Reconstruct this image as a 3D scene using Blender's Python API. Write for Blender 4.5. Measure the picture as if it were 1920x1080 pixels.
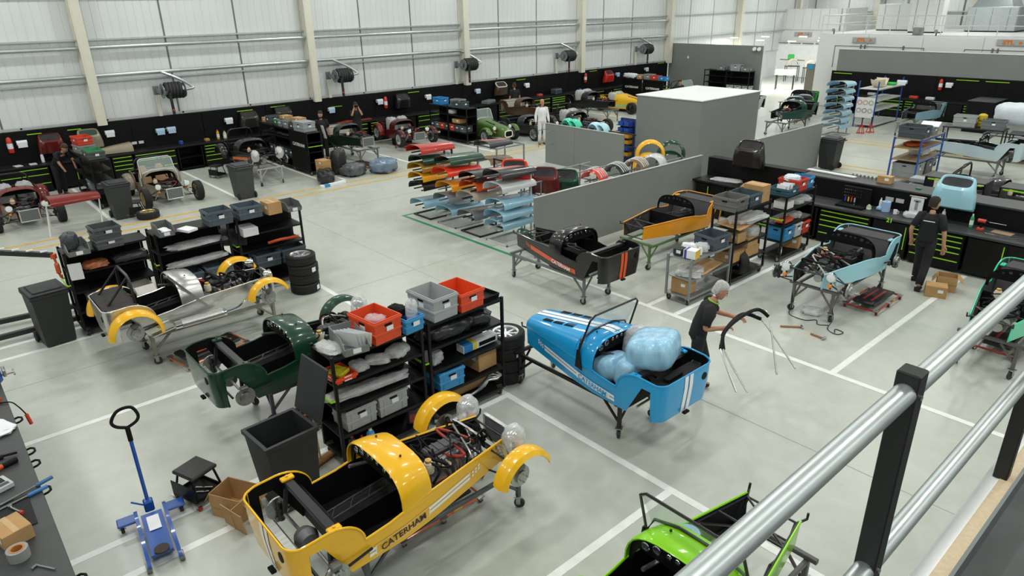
import bpy, math, random
from math import sin, cos, pi, radians as rad
from mathutils import Matrix, Vector
rnd = random.Random(7)
SC = bpy.context.scene
COL = SC.collection
for o in list(bpy.data.objects):
    bpy.data.objects.remove(o, do_unlink=True)

# ------------------------------------------------------------------ camera
cam_d = bpy.data.cameras.new('camera')
cam = bpy.data.objects.new('camera', cam_d); COL.objects.link(cam)
cam_d.sensor_width = 36.0
cam_d.lens = 1287.65 / 1920 * 36.0
cam_d.clip_start = 0.05; cam_d.clip_end = 200
_R = Matrix.Rotation(rad(48.8818), 3, 'Z') @ Matrix.Rotation(rad(67.5029), 3, 'X') @ Matrix.Rotation(rad(-1.1089), 3, 'Z')
cam.matrix_world = Matrix.Translation((0, 0, 5.3)) @ _R.to_4x4()
SC.camera = cam

# ------------------------------------------------------------------ world, exposure
w = bpy.data.worlds.new('hall_world'); SC.world = w
w.use_nodes = True
w.node_tree.nodes['Background'].inputs[0].default_value = (0.86, 0.93, 0.96, 1)
w.node_tree.nodes['Background'].inputs[1].default_value = 0.08
SC.view_settings.view_transform = 'Standard'
SC.view_settings.look = 'None'
SC.view_settings.exposure = 0.0
SC.view_settings.gamma = 1.0
SC.view_settings.use_curve_mapping = False

# high-bay lamps of the hall: one area lamp under each fitting (fittings are built further down)
LAMPS = [(x, y, 8.6) for y in (-4, 2, 8, 14, 20, 26, 32) for x in (-24, -18, -12, -6, 0, 6)]
LAMPS += [(x, y, 6.6) for y in (40, 46, 52) for x in (-24, -18, -12, -6)]
for _p in LAMPS:
    ld = bpy.data.lights.new('high_bay_light', 'AREA')
    ld.shape = 'RECTANGLE'; ld.size = 0.45; ld.size_y = 1.5
    ld.energy = 122 if _p[2] > 8 else 75
    ld.color = (1.0, 1.0, 0.965)
    lo = bpy.data.objects.new('high_bay_light', ld); COL.objects.link(lo)
    lo.location = _p

# ------------------------------------------------------------------ materials
MATS = {}
def srgb(c):
    if isinstance(c, str):
        c = [int(c[i:i + 2], 16) / 255 for i in (0, 2, 4)]
    return [x / 12.92 if x <= 0.04045 else ((x + 0.055) / 1.055) ** 2.4 for x in c]
def mat(name, col, rough=0.5, metal=0.0, var=0.06, scale=6.0, bump=0.0, bscale=60.0, coat=0.0, alpha=1.0, trans=0.0, stretch=None, spec=0.5):
    """procedural material: base colour broken up by noise, optional fine bump"""
    if name in MATS: return MATS[name]
    m = bpy.data.materials.new(name); m.use_nodes = True
    nt = m.node_tree; N = nt.nodes; L = nt.links
    b = N['Principled BSDF']
    c = srgb(col)
    tc = N.new('ShaderNodeTexCoord'); src = tc.outputs['Object']
    if stretch:
        mp = N.new('ShaderNodeMapping'); mp.inputs['Scale'].default_value = stretch
        L.new(src, mp.inputs['Vector']); src = mp.outputs['Vector']
    nz = N.new('ShaderNodeTexNoise'); nz.inputs['Scale'].default_value = scale; nz.inputs['Detail'].default_value = 4
    L.new(src, nz.inputs['Vector'])
    cr = N.new('ShaderNodeValToRGB')
    cr.color_ramp.elements[0].position = 0.3; cr.color_ramp.elements[1].position = 0.7
    cr.color_ramp.elements[0].color = [max(0, x * (1 - var)) for x in c] + [1]
    cr.color_ramp.elements[1].color = [min(1, x * (1 + var)) for x in c] + [1]
    L.new(nz.outputs['Fac'], cr.inputs['Fac']); L.new(cr.outputs['Color'], b.inputs['Base Color'])
    b.inputs['Roughness'].default_value = rough; b.inputs['Metallic'].default_value = metal
    b.inputs['Specular IOR Level'].default_value = spec
    if coat: b.inputs['Coat Weight'].default_value = coat; b.inputs['Coat Roughness'].default_value = 0.06
    if alpha < 1: b.inputs['Alpha'].default_value = alpha
    if trans: b.inputs['Transmission Weight'].default_value = trans
    if bump:
        n2 = N.new('ShaderNodeTexNoise'); n2.inputs['Scale'].default_value = bscale; n2.inputs['Detail'].default_value = 3
        L.new(src, n2.inputs['Vector'])
        bp = N.new('ShaderNodeBump'); bp.inputs['Strength'].default_value = bump; bp.inputs['Distance'].default_value = 0.02
        L.new(n2.outputs['Fac'], bp.inputs['Height']); L.new(bp.outputs['Normal'], b.inputs['Normal'])
    MATS[name] = m
    return m
def paint(hexcol):   # glossy car paint
    return mat('paint_' + hexcol, hexcol, rough=0.3, coat=0.5, var=0.02, scale=2, spec=0.35)
def plastic(hexcol, rough=0.45):
    return mat('plastic_%s_%d' % (hexcol, rough * 100), hexcol, rough=rough, var=0.05, scale=8)
def emis(name, hexcol, strength):
    if name in MATS: return MATS[name]
    m = bpy.data.materials.new(name); m.use_nodes = True
    b = m.node_tree.nodes['Principled BSDF']; c = srgb(hexcol)
    b.inputs['Base Color'].default_value = c + [1]
    b.inputs['Emission Color'].default_value = c + [1]; b.inputs['Emission Strength'].default_value = strength
    MATS[name] = m; return m
BLK = lambda: mat('black_powder_coat', '101112', 0.45, var=0.1, scale=9, bump=0.03, bscale=200, spec=0.3)
FRAME = lambda: mat('black_chassis_tube', '1b1c1e', 0.35, var=0.1)
STEEL = lambda: mat('bare_steel', 'a9aba8', 0.32, metal=0.9, var=0.15, scale=20)
CHROME = lambda: mat('chrome', 'd8dcdc', 0.12, metal=1.0, var=0.03)
GALV = lambda: mat('galvanised_steel', 'c3cbcb', 0.36, metal=0.85, var=0.1, scale=14, stretch=(1, .25, 1))
ALU = lambda: mat('brushed_aluminium', 'cfcfcb', 0.3, metal=0.95, var=0.12, scale=30, stretch=(.2, 1, 3))
RUB = lambda: mat('tyre_rubber', '191a1a', 0.75, var=0.15, scale=12, bump=0.15, bscale=80)
CARD = lambda: mat('corrugated_cardboard', 'b58f5f', 0.85, var=0.1, scale=5, bump=0.05, bscale=120)
LIME = lambda: mat('lime_green_trim', '97dd1f', 0.45, var=0.04)
DBLK = lambda: mat('matt_black_trim', '0a0b0b', 0.6, var=0.15, bump=0.06, bscale=150, spec=0.2)
PAPER = lambda: mat('white_paper', 'e9ecef', 0.8, var=0.03)
FILM = lambda: mat('clear_plastic_film', 'f0f4f6', 0.2, var=0.2, scale=11, alpha=0.5, bump=1.0, bscale=22)
BFILM = lambda: mat('blue_tinted_plastic_film', '9fd0ee', 0.22, var=0.22, scale=9, alpha=0.88, bump=1.0, bscale=9, stretch=(1, 1, .35))
GLASS = lambda: mat('clear_glass', 'cfe0dc', 0.03, var=0.02, alpha=0.2)
ALLOYS = lambda: mat('silver_alloy', 'c9ccce', 0.28, metal=0.8, var=0.05)
SKIN = lambda: mat('skin', 'c08d72', 0.55, var=0.06)

# ------------------------------------------------------------------ mesh helpers
class MB:
    def __init__(s): s.v = []; s.f = []
    def add(s, vs, fs, mtx=None):
        o = len(s.v)
        if mtx is not None: vs = [tuple(mtx @ Vector(p)) for p in vs]
        s.v += [tuple(p) for p in vs]; s.f += [tuple(i + o for i in f) for f in fs]; return s
    def box(s, c, d, b=0.0, mtx=None, rz=0.0):
        hx, hy, hz = d[0] / 2, d[1] / 2, d[2] / 2
        if rz:
            r = Matrix.Translation(c) @ Matrix.Rotation(rz, 4, 'Z'); c = (0, 0, 0)
            mtx = r if mtx is None else mtx @ r
        b = min(b, hx * .9, hy * .9, hz * .9)
        if b <= 0:
            vs = [(c[0] + x * hx, c[1] + y * hy, c[2] + z * hz) for z in (-1, 1) for y in (-1, 1) for x in (-1, 1)]
            return s.add(vs, [(0, 2, 3, 1), (4, 5, 7, 6), (0, 1, 5, 4), (2, 6, 7, 3), (0, 4, 6, 2), (1, 3, 7, 5)], mtx)
        vs = []; ix = {}
        for x in (-1, 1):
            for y in (-1, 1):
                for z in (-1, 1):
                    for a in range(3):
                        p = [x * (hx - b), y * (hy - b), z * (hz - b)]
                        p[a] = (x * hx, y * hy, z * hz)[a]
                        ix[(x, y, z, a)] = len(vs); vs.append((c[0] + p[0], c[1] + p[1], c[2] + p[2]))
        fs = []
        for a in range(3):
            o1, o2 = [k for k in range(3) if k != a]
            for sg in (-1, 1):
                q = []
                for (u, v) in ((-1, -1), (1, -1), (1, 1), (-1, 1)):
                    t = [0, 0, 0]; t[a] = sg; t[o1] = u; t[o2] = v; q.append(ix[(t[0], t[1], t[2], a)])
                fs.append(tuple(q if (sg > 0) == (a != 1) else q[::-1]))
            for u in (-1, 1):
                for v in (-1, 1):
                    t0 = [0, 0, 0]; t1 = [0, 0, 0]
                    t0[a] = -1; t1[a] = 1
                    for t in (t0, t1): t[o1] = u; t[o2] = v
                    fs.append((ix[(*t0, o1)], ix[(*t1, o1)], ix[(*t1, o2)], ix[(*t0, o2)]))
        for x in (-1, 1):
            for y in (-1, 1):
                for z in (-1, 1): fs.append(tuple(ix[(x, y, z, a)] for a in range(3)))
        return s.add(vs, fs, mtx)
    def tube(s, pts, r, n=8, closed=False, cap=True, mtx=None):
        """round tube along a polyline; r a number or a list"""
        P = [Vector(p) for p in pts]; m = len(P)
        vs = []; fs = []; nrm = None
        for i in range(m):
            if closed: t = P[(i + 1) % m] - P[i - 1]
            else: t = P[min(i + 1, m - 1)] - P[max(i - 1, 0)]
            if t.length < 1e-9: t = Vector((0, 0, 1))
            t.normalize()
            if nrm is None:
                nrm = t.orthogonal().normalized()
                if abs(t.z) < .9: nrm = (Vector((0, 0, 1)) - t * t.z).normalized()
            else:
                nrm = nrm - t * nrm.dot(t)
                nrm = nrm.normalized() if nrm.length > 1e-6 else t.orthogonal().normalized()
            bn = t.cross(nrm); rr = r[i] if isinstance(r, (list, tuple)) else r
            for k in range(n):
                a = 2 * pi * (k + .5) / n
                vs.append(P[i] + nrm * (cos(a) * rr) + bn * (sin(a) * rr))
        for i in range(m if closed else m - 1):
            j = (i + 1) % m
            for k in range(n):
                l = (k + 1) % n
                fs.append((i * n + k, i * n + l, j * n + l, j * n + k))
        if cap and not closed:
            fs.append(tuple(range(n - 1, -1, -1))); fs.append(tuple((m - 1) * n + k for k in range(n)))
        return s.add(vs, fs, mtx)
    def lathe(s, prof, n=20, mtx=None, closed=False):
        """profile of (r, z) turned about z"""
        vs = []; fs = []; m = len(prof)
        for r, z in prof:
            for k in range(n): vs.append((r * cos(2 * pi * k / n), r * sin(2 * pi * k / n), z))
        for i in range(m if closed else m - 1):
            j = (i + 1) % m
            for k in range(n):
                l = (k + 1) % n; fs.append((i * n + k, i * n + l, j * n + l, j * n + k))
        if not closed:
            if prof[0][0] > 1e-4: fs.append(tuple(range(n - 1, -1, -1)))
            if prof[-1][0] > 1e-4: fs.append(tuple((m - 1) * n + k for k in range(n)))
        return s.add(vs, fs, mtx)
    def loft(s, secs, close=False, caps=False, mtx=None):
        """sections: equally long lists of points"""
        n = len(secs[0]); vs = [p for q in secs for p in q]; fs = []
        for i in range(len(secs) - 1):
            for k in range(n if close else n - 1):
                l = (k + 1) % n; fs.append((i * n + k, i * n + l, (i + 1) * n + l, (i + 1) * n + k))
        if caps:
            fs.append(tuple(range(n - 1, -1, -1))); fs.append(tuple((len(secs) - 1) * n + k for k in range(n)))
        return s.add(vs, fs, mtx)
    def shell(s, grid, th, mtx=None):
        """open grid of points given a thickness along its normals"""
        R, Cn = len(grid), len(grid[0]); G = [[Vector(p) for p in r] for r in grid]
        vs = []; 
        inn = []
        for i in range(R):
            for j in range(Cn):
                du = G[min(i + 1, R - 1)][j] - G[max(i - 1, 0)][j]; dv = G[i][min(j + 1, Cn - 1)] - G[i][max(j - 1, 0)]
                nn = du.cross(dv); nn = nn.normalized() if nn.length > 1e-9 else Vector((0, 0, 1))
                inn.append(G[i][j] - nn * th)
        vs = [p for r in G for p in r] + inn; o = R * Cn; fs = []
        for i in range(R - 1):
            for j in range(Cn - 1):
                a, b_, c, d = i * Cn + j, i * Cn + j + 1, (i + 1) * Cn + j + 1, (i + 1) * Cn + j
                fs.append((a, d, c, b_)); fs.append((a + o, b_ + o, c + o, d + o))
        edge = [j for j in range(Cn)] + [i * Cn + Cn - 1 for i in range(1, R)] + [(R - 1) * Cn + j for j in range(Cn - 2, -1, -1)] + [i * Cn for i in range(R - 2, 0, -1)]
        for k in range(len(edge)):
            a, b_ = edge[k], edge[(k + 1) % len(edge)]; fs.append((a, b_, b_ + o, a + o))
        return s.add(vs, fs, mtx)
    def prism(s, poly, z0, z1, mtx=None):
        n = len(poly); vs = [(x, y, z0) for x, y in poly] + [(x, y, z1) for x, y in poly]
        fs = [tuple(range(n - 1, -1, -1)), tuple(range(n, 2 * n))] + [(k, (k + 1) % n, n + (k + 1) % n, n + k) for k in range(n)]
        return s.add(vs, fs, mtx)
    def mesh(s, name, smooth=35):
        me = bpy.data.meshes.new(name); me.from_pydata(s.v, [], s.f); me.validate()
        import bmesh
        bm = bmesh.new(); bm.from_mesh(me); bmesh.ops.recalc_face_normals(bm, faces=bm.faces); bm.to_mesh(me); bm.free()
        if smooth:
            me.polygons.foreach_set('use_smooth', [True] * len(me.polygons)); me.set_sharp_from_angle(angle=rad(smooth))
        me.update(); return me
CACHE = {}
def put(name, me, material, parent=None, loc=(0, 0, 0), rot=(0, 0, 0), scale=(1, 1, 1), label=None):
    """link one mesh object; the material sits on the object so that alike pieces share a mesh"""
    if isinstance(me, MB): me = me.mesh(name)
    o = bpy.data.objects.new(name, me); COL.objects.link(o)
    if not me.materials: me.materials.append(None)
    o.material_slots[0].link = 'OBJECT'; o.material_slots[0].material = material
    o.location = loc; o.rotation_euler = rot; o.scale = scale
    if parent is not None: o.parent = parent
    if label: o['label'] = label
    return o
def cput(key, build, name, material, parent=None, **kw):
    """put() with the mesh built once for each key"""
    if key not in CACHE:
        b = MB(); build(b); CACHE[key] = b.mesh(name)
    return put(name, CACHE[key], material, parent, **kw)
def thing(name, label, cat, loc=(0, 0, 0), rz=0.0, group=None, rot=None):
    o = bpy.data.objects.new(name, None); COL.objects.link(o); o.empty_display_size = .2
    o.location = loc; o.rotation_euler = rot if rot else (0, 0, rz)
    tag(o, label, cat, group); return o
def tag(o, label, cat, group=None):
    o['label'] = label; o['category'] = cat
    if group: o['group'] = group
    return o
def struct(o): o['kind'] = 'structure'; return o
def text_mesh(txt, size, depth=0.002, key=None, xs=1.0, bold=0.0):
    """lettering as a flat mesh centred on the origin, reading along +x, facing +z"""
    k = ('text', txt, size, xs, bold)
    if k in CACHE: return CACHE[k]
    cu = bpy.data.curves.new('lettering', 'FONT'); cu.body = txt; cu.size = size; cu.extrude = depth; cu.offset = bold
    cu.align_x = 'CENTER'; cu.align_y = 'CENTER'; cu.resolution_u = 3
    o = bpy.data.objects.new('lettering', cu); COL.objects.link(o)
    dg = bpy.context.evaluated_depsgraph_get(); me = bpy.data.meshes.new_from_object(o.evaluated_get(dg))
    bpy.data.objects.remove(o, do_unlink=True)
    for v in me.vertices: v.co.x *= xs
    me.materials.clear(); CACHE[k] = me; return me
def lerp(a, b, t): return a + (b - a) * t
def interp(tab, x):
    if x <= tab[0][0]: return tab[0][1]
    for (a, va), (b, vb) in zip(tab, tab[1:]):
        if x <= b: return va + (vb - va) * (x - a) / (b - a)
    return tab[-1][1]
def arc(cx, cy, r, a0, a1, n): return [(cx + r * cos(rad(lerp(a0, a1, i / n))), cy + r * sin(rad(lerp(a0, a1, i / n)))) for i in range(n + 1)]
# ================================================================== THE HALL
WX = -26.7   # inner face of the long left wall
def floor_material():
    m = bpy.data.materials.new('sealed_concrete'); m.use_nodes = True
    N = m.node_tree.nodes; L = m.node_tree.links; b = N['Principled BSDF']
    tc = N.new('ShaderNodeTexCoord')
    n1 = N.new('ShaderNodeTexNoise'); n1.inputs['Scale'].default_value = 0.35; n1.inputs['Detail'].default_value = 6
    n2 = N.new('ShaderNodeTexNoise'); n2.inputs['Scale'].default_value = 2.2; n2.inputs['Detail'].default_value = 8; n2.inputs['Distortion'].default_value = 1.5
    for n in (n1, n2): L.new(tc.outputs['Object'], n.inputs['Vector'])
    mx = N.new('ShaderNodeMath'); mx.operation = 'ADD'; L.new(n1.outputs['Fac'], mx.inputs[0]); L.new(n2.outputs['Fac'], mx.inputs[1])
    dv = N.new('ShaderNodeMath'); dv.operation = 'MULTIPLY'; dv.inputs[1].default_value = .5; L.new(mx.outputs[0], dv.inputs[0])
    cr = N.new('ShaderNodeValToRGB'); e = cr.color_ramp.elements
    e[0].position = .36; e[1].position = .64
    e[0].color = srgb('b4b8ae') + [1]; e[1].color = srgb('c3c7be') + [1]
    L.new(dv.outputs[0], cr.inputs['Fac']); L.new(cr.outputs['Color'], b.inputs['Base Color'])
    r = N.new('ShaderNodeMapRange'); r.inputs['To Min'].default_value = .22; r.inputs['To Max'].default_value = .42
    L.new(n2.outputs['Fac'], r.inputs['Value']); L.new(r.outputs['Result'], b.inputs['Roughness'])
    bp = N.new('ShaderNodeBump'); bp.inputs['Strength'].default_value = .04; L.new(n2.outputs['Fac'], bp.inputs['Height']); L.new(bp.outputs['Normal'], b.inputs['Normal'])
    return m
floor = struct(put('floor', MB().box((-10, 26, -.1), (38, 72, .2)), floor_material()))
WHITE_LINE = mat('white_floor_paint', 'eceeea', .5, var=.05, scale=9)
YEL_LINE = mat('yellow_floor_paint', 'd9a93a', .5, var=.12, scale=7)
GRN_LINE = mat('green_floor_paint', '2f8f60', .5, var=.08, scale=7)
def line(x0, y0, x1, y1, m, z=.002):
    put('floor_marking', MB().box(((x0 + x1) / 2, (y0 + y1) / 2, z), (abs(x1 - x0), abs(y1 - y0), .003)), m, floor)
h = .05
# bays in front: cross lines (along y) and the two long aisle lines (along x)
for x in (-.75, -1.35, -3.71, -6.62, -7.22, -10.06, -13.15, -13.7): line(x - h, .05, x + h, 5.6, WHITE_LINE)
line(-16.5, 5.6, 4, 5.7, WHITE_LINE, .0025)
line(-10.38, 9.62, 4, 9.72, WHITE_LINE, .0025)
for x in (-.75, -3.7, -6.62, -7.22): line(x - h, 9.72, x + h, 15.5, WHITE_LINE)
for x in (-20.12, -19.57): line(x - h, -6, x + h, 35.5, YEL_LINE)
for y in (.35, 3.72, 4.35, 7.16, 10.05, 10.65, 13.68, 17.1, 17.75, 20.6, 23.6, 27.0, 30.4): line(-25.9, y - h, -20.5, y + h, WHITE_LINE)
line(-15.6, 9.66, -10.6, 9.75, GRN_LINE); line(-15.6, 9.75, -15.51, 15, GRN_LINE)
for y in (23.3, 23.85, 28.0, 28.6): line(-13.4, y - h, 6, y + h, YEL_LINE)
# fine saw-cut joints of the slab
JOINT = mat('slab_joint', 'a9ada4', .6)
for x in (-17.5, -11.9, -2.6): put('saw_cut_joint', MB().box((x, 20, .0012), (.012, 56, .002)), JOINT, floor)
for y in (7.6, 17.5, 25.5): put('saw_cut_joint', MB().box((-9, y, .0014), (35, .012, .002)), JOINT, floor)

CLAD = mat('off_white_cladding', 'd9ddde', .5, var=.03, scale=2, stretch=(1, 1, .2))
JNT = mat('cladding_joint', '6d7374', .6)
COLM = mat('cream_column_paint', 'dcdacb', .5, var=.03)
wall_left = struct(put('wall_left', MB().box((WX - .3, 26, 4.75), (.2, 72, 9.5)), CLAD))
def ribbed(b, L, H):   # cladding sheet in the yz plane with small trapezoid ribs, facing +x
    n = int(L / .25); d = L / n; y = 0.0; pr = []
    for i in range(n):
        pr += [(0.0, y), (0.0, y + d * .86), (-.012, y + d * .9), (-.012, y + d * .96)]
        y += d
    pr.append((0, L))
    b.loft([[(p[0], p[1], 0) for p in pr], [(p[0], p[1], H) for p in pr]])
joints = [-1.9, .05, 2.43, 5.1, 7.73, 10.24, 12.9, 15.35, 17.85, 20.6, 22.85, 25.35, 28.4, 30.38, 32.85, 36.1, 38.4, 40.9, 43.7, 46.2, 48.7, 51.4]
for a, b in zip(joints, joints[1:]):
    L_ = b - a - .06
    cput(('clad', round(L_, 2)), lambda q: ribbed(q, L_, 7.6), 'cladding_panel', CLAD, wall_left, loc=(WX - .1, a + .03, 1.85))
    put('joint_strip', MB().box((WX - .12, b, 5.65), (.03, .055, 7.6)), JNT, wall_left)
for i, y in enumerate((-2.7, 5.13, 12.92, 20.58, 28.4, 36.1, 43.7, 51.4)):
    b = MB().box((WX + .12, y, 4.75 + .9), (.42, .035, 7.7)).box((WX + .32, y, 5.65), (.025, .3, 7.7), .004).box((WX - .06, y, 5.65), (.025, .3, 7.7), .004)
    b.box((WX + .14, y, 5.65), (.4, .2, 7.7))
    put('column', b, COLM, wall_left)
def rail_y(name, x, z, r, m, y0, y1, box=None):
    b = MB()
    if box: b.box((x, (y0 + y1) / 2, z), (box[0], y1 - y0, box[1]))
    else: b.tube([(x, y0, z), (x, y1, z)], r, 12)
    return put(name, b, m, wall_left)
for z in (4.22, 3.35):
    y = -4.0
    while y < 35.8:
        rail_y('duct_pipe', WX + .08, z, .065, GALV(), y, min(y + 3.0, 36.0)); 
        put('pipe_coupling', MB().tube([(WX + .08, y - .03, z), (WX + .08, y + .03, z)], .071, 12), GALV(), wall_left); y += 3.0
for z in (4.46, 3.16, 5.75, 7.0):
    rail_y('girt', WX - .04, z, 0, GALV(), -6, 53, (.1, .05)); 
rail_y('sill_rail', WX + .02, 1.92, 0, mat('sill_grey', 'aeb2b0', .45, var=.05), -6, 36.2, (.1, .07))
for i in range(14): put('rail_bolt', MB().tube([(WX + .06, 2.9 + i * 2.45, 1.93), (WX + .085, 2.9 + i * 2.45, 1.93)], .03, 8), DBLK(), wall_left)
# black back boards along the left wall, in panels
BPAN = mat('black_back_board', '090a0b', .55, var=.12, scale=3, spec=.2)
y = -6.0
while y < 36.0:
    L_ = min(2.4, 36.2 - y)
    cput(('bb', round(L_, 2)), lambda q: q.box((0, L_ / 2, .93), (.05, L_ - .012, 1.86), .006), 'back_board', BPAN, wall_left, loc=(WX + .05, y, 0)); y += 2.4
# far end wall, right wall, near wall, ceiling
wall_back = struct(put('wall_back', MB().box((-10, 54.2, 4.75), (38, .2, 9.5)), CLAD))
x = -26.6
while x < 6:
    b = MB(); 
    n = 10
    pr = []
    for i in range(n): pr += [(x + i * .244, 54.05), (x + i * .244 + .21, 54.05), (x + i * .244 + .22, 54.062), (x + i * .244 + .235, 54.062)]
    b.loft([[(p[0], p[1], .2) for p in pr], [(p[0], p[1], 9.3) for p in pr]]); put('cladding_panel', b, CLAD, wall_back)
    put('joint_strip', MB().box((x, 54.04, 4.7), (.05, .03, 9)), JNT, wall_back); x += 2.5
for z in (4.3, 5.4, 6.6): put('girt', MB().box((-10, 53.95, z), (36, .1, .07)), GALV(), wall_back)
for x in (-22, -16, -9.2, -2): put('column', MB().box((x, 53.85, 4.7), (.32, .3, 9.3), .01), COLM, wall_back)
struct(put('wall_right', MB().box((9, 26, 4.75), (.2, 72, 9.5)), CLAD))
struct(put('wall_near', MB().box((-9, -9.9, 4.75), (36, .2, 9.5)), CLAD))
struct(put('ceiling', MB().box((-9, 22, 9.6), (36, 64.4, .2)), mat('white_roof_liner', 'dfe2e2', .6, var=.02)))
# lamp fittings above the frame
for i, p in enumerate(LAMPS):
    t = thing('high_bay_lamp', 'long white high-bay lamp hung from the roof', 'lamp', (p[0], p[1], p[2] + .02), group='high-bay roof lamps')
    cput('lampbody', lambda q: q.box((0, 0, .06), (.5, 1.6, .1), .02), 'housing', mat('lamp_white', 'e8e8e6', .5), t)
    if p[2] > 8: [cput('lampwire', lambda q: q.tube([(0, 0, .11), (0, 0, .9)], .006, 6), 'hanger', STEEL(), t, loc=(0, sy, 0)) for sy in (-.6, .6)]

# ---------------------------------------------------------------- back of the hall
GREYB = mat('grey_partition_board', '7f8480', .55, var=.025, scale=1.5)
WHT = mat('white_booth_panel', 'e6e7e5', .5, var=.02, scale=1)
GEDGE = mat('aluminium_edge_trim', 'b9bcba', .4, metal=.6, var=.05)
wg = struct(put('wall_grey_back', MB().box((-23.6, 36.45, 1.46), (6.2, .14, 2.92), .005), GREYB))
put('edge_trim', MB().box((-20.48, 36.45, 1.47), (.03, .16, 2.94)), WHT, wg)
put('switch_box', MB().box((-25.3, 36.36, 2.15), (.1, .04, .16), .01), WHT, wg)
t = thing('floodlight_pair', 'pair of white round floodlights on the grey back wall', 'light', (-20.85, 36.36, 2.72))
for sx in (-.14, .14):
    put('lamp_head', MB().lathe([(.02, 0), (.1, .02), (.12, .09), (.1, .12)], 14, Matrix.Rotation(rad(65), 4, 'X')), WHT, t, loc=(sx, 0, 0))
# paint booth with its own front wall, x -18 .. 8
booth = struct(put('wall_booth_front', MB().box((-4.9, 37.2, 1.78), (25.8, .3, 3.56)), WHT))
for i in range(10): put('booth_panel', MB().box((-16.55 + i * 2.5, 37.03, 1.77), (2.47, .03, 3.5), .006), WHT, booth)
struct(put('wall_booth_side', MB().box((-17.75, 43.5, 1.78), (.16, 12.6, 3.56)), WHT))
struct(put('booth_roof', MB().box((-4.9, 43.6, 3.5), (25.6, 12.8, .12)), mat('booth_roof_white', 'dcdedd', .6)))
put('door_head_trim', MB().box((-14.8, 37.0, 3.02), (4.2, .03, .02)).box((-16.9, 37.0, 2.5), (.02, .03, 1.05)).box((-12.7, 37.0, 2.5), (.02, .03, 1.05)), JNT, booth)
put('door_head_trim', MB().box((-8.9, 37.0, 3.02), (4.2, .03, .02)).box((-11, 37.0, 2.5), (.02, .03, 1.05)), JNT, booth)
for x in (-15.6, -15.4, -13.6, -9.9, -9.7, -7.9): put('door_hinge', MB().box((x, 36.98, 3.0), (.06, .06, .2), .01), JNT, booth)
SIGN = mat('sign_grey', 'a9adad', .5); SORG = mat('sign_orange', 'e0761c', .5)
def stl_sign(label, loc, w_=1.1, h_=.26):
    t = thing('sign_board', label, 'sign', loc)
    put('board', MB().box((0, 0, 0), (w_, .04, h_), .01), SIGN, t)
    put('lettering', text_mesh('STL', h_ * .85, .004, xs=1.25, bold=.012), SORG, t, loc=(-w_ * .1, -.025, 0), rot=(pi / 2, 0, 0))
    put('arrow', MB().prism([(0, -h_ * .3), (h_ * .55, 0), (0, h_ * .3)], 0, .008), SORG, t, loc=(w_ * .26, -.025, 0), rot=(pi / 2, 0, 0))
stl_sign('grey sign with orange letters and arrow nearest the open white doorway', (-15.5, 36.96, 3.31))
stl_sign('grey sign with orange letters and arrow at the right edge of the white booth', (-9.25, 36.96, 3.35))
# second white booth, far back beyond the opening
b2 = struct(put('wall_white_far', MB().box((-25.4, 50.2, 2.3), (5.2, .3, 4.6)), WHT))
for i in range(8): put('booth_panel', MB().box((-27.6 + i * .62, 50.03, 3.9), (.6, .03, 1.35), .005), WHT, b2)
put('booth_lintel', MB().box((-25.2, 49.98, 2.7), (5.6, .1, .9)), WHT, b2)
struct(put('wall_white_side', MB().box((-22.6, 51.8, 2.3), (.2, 3.4, 4.6)), WHT))
stl_sign('small grey sign with orange letters above the far white room', (-25.2, 49.9, 2.9), 1.3, .3)
struct(put('wall_far_room', MB().box((-23.2, 49.7, 1.2), (7.5, .1, 2.35)), mat('bright_white_wall', 'f4f5f6', .6)))
for i in range(7): put('strip_curtain_track', MB().box((-26.5 + i * .95, 49.6, 2.32), (.8, .05, .06)), JNT, b2)
# hanging strip lamps in the opening
for i, (x, y, z) in enumerate(((-27.0 + 1.2, 42, 3.0), (-24.2, 43, 3.05), (-23.4, 41, 2.95), (-22.2, 44, 3.05), (-21.6, 41.5, 2.9), (-20.9, 44, 3.0), (-20.0, 42, 2.95), (-19.4, 43.5, 2.98))):
    t = thing('tube_lamp', 'short glowing strip lamp hanging before the far white room', 'lamp', (x, y, z), group='strip lamps over the white room')
    cput('tubel', lambda q: q.box((0, 0, 0), (.5, .1, .04), .01), 'diffuser', emis('lamp_glow', 'ffffff', 3.0), t)
    ld = bpy.data.lights.new('strip_light', 'AREA'); ld.shape = 'RECTANGLE'; ld.size = .48; ld.size_y = .1; ld.energy = 60; ld.color = (1, .98, .94)
    lo = bpy.data.objects.new('strip_light', ld); COL.objects.link(lo); lo.parent = t; lo.location = (0, 0, -.03)
    cput('tubeh', lambda q: q.box((0, 0, .04), (.5, .08, .04)).tube([(0, 0, .06), (0, 0, 6.5)], .006, 6), 'housing', WHT, t)
bx_ = struct(put('door_post_grey', MB().box((-18.15, 37.4, 1.0), (.5, .2, 2.1), .01), mat('taupe_door', '8b8378', .5)))
put('blue_sign', MB().box((-18.15, 37.28, 1.9), (.3, .02, .24)), plastic('2a9fd0'), bx_)
# grey panel above the black boards on the right
gp = struct(put('wall_grey_right', MB().box((-6.2, 36.3, 2.39), (20.2, .12, 1.02), .004), GREYB))
put('edge_trim', MB().box((-6.2, 36.3, 2.92), (20.3, .16, .035)), WHT, gp); put('edge_trim', MB().box((-16.32, 36.3, 2.4), (.03, .16, 1.05)), WHT, gp)
wb = struct(put('wall_black_right', MB().box((-6.2, 36.25, .94), (20.6, .1, 1.88), .004), BPAN))
for i in range(8): put('back_board', MB().box((-15.2 + i * 2.4, 36.17, .94), (2.39, .04, 1.86), .005), BPAN, wb)

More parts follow.
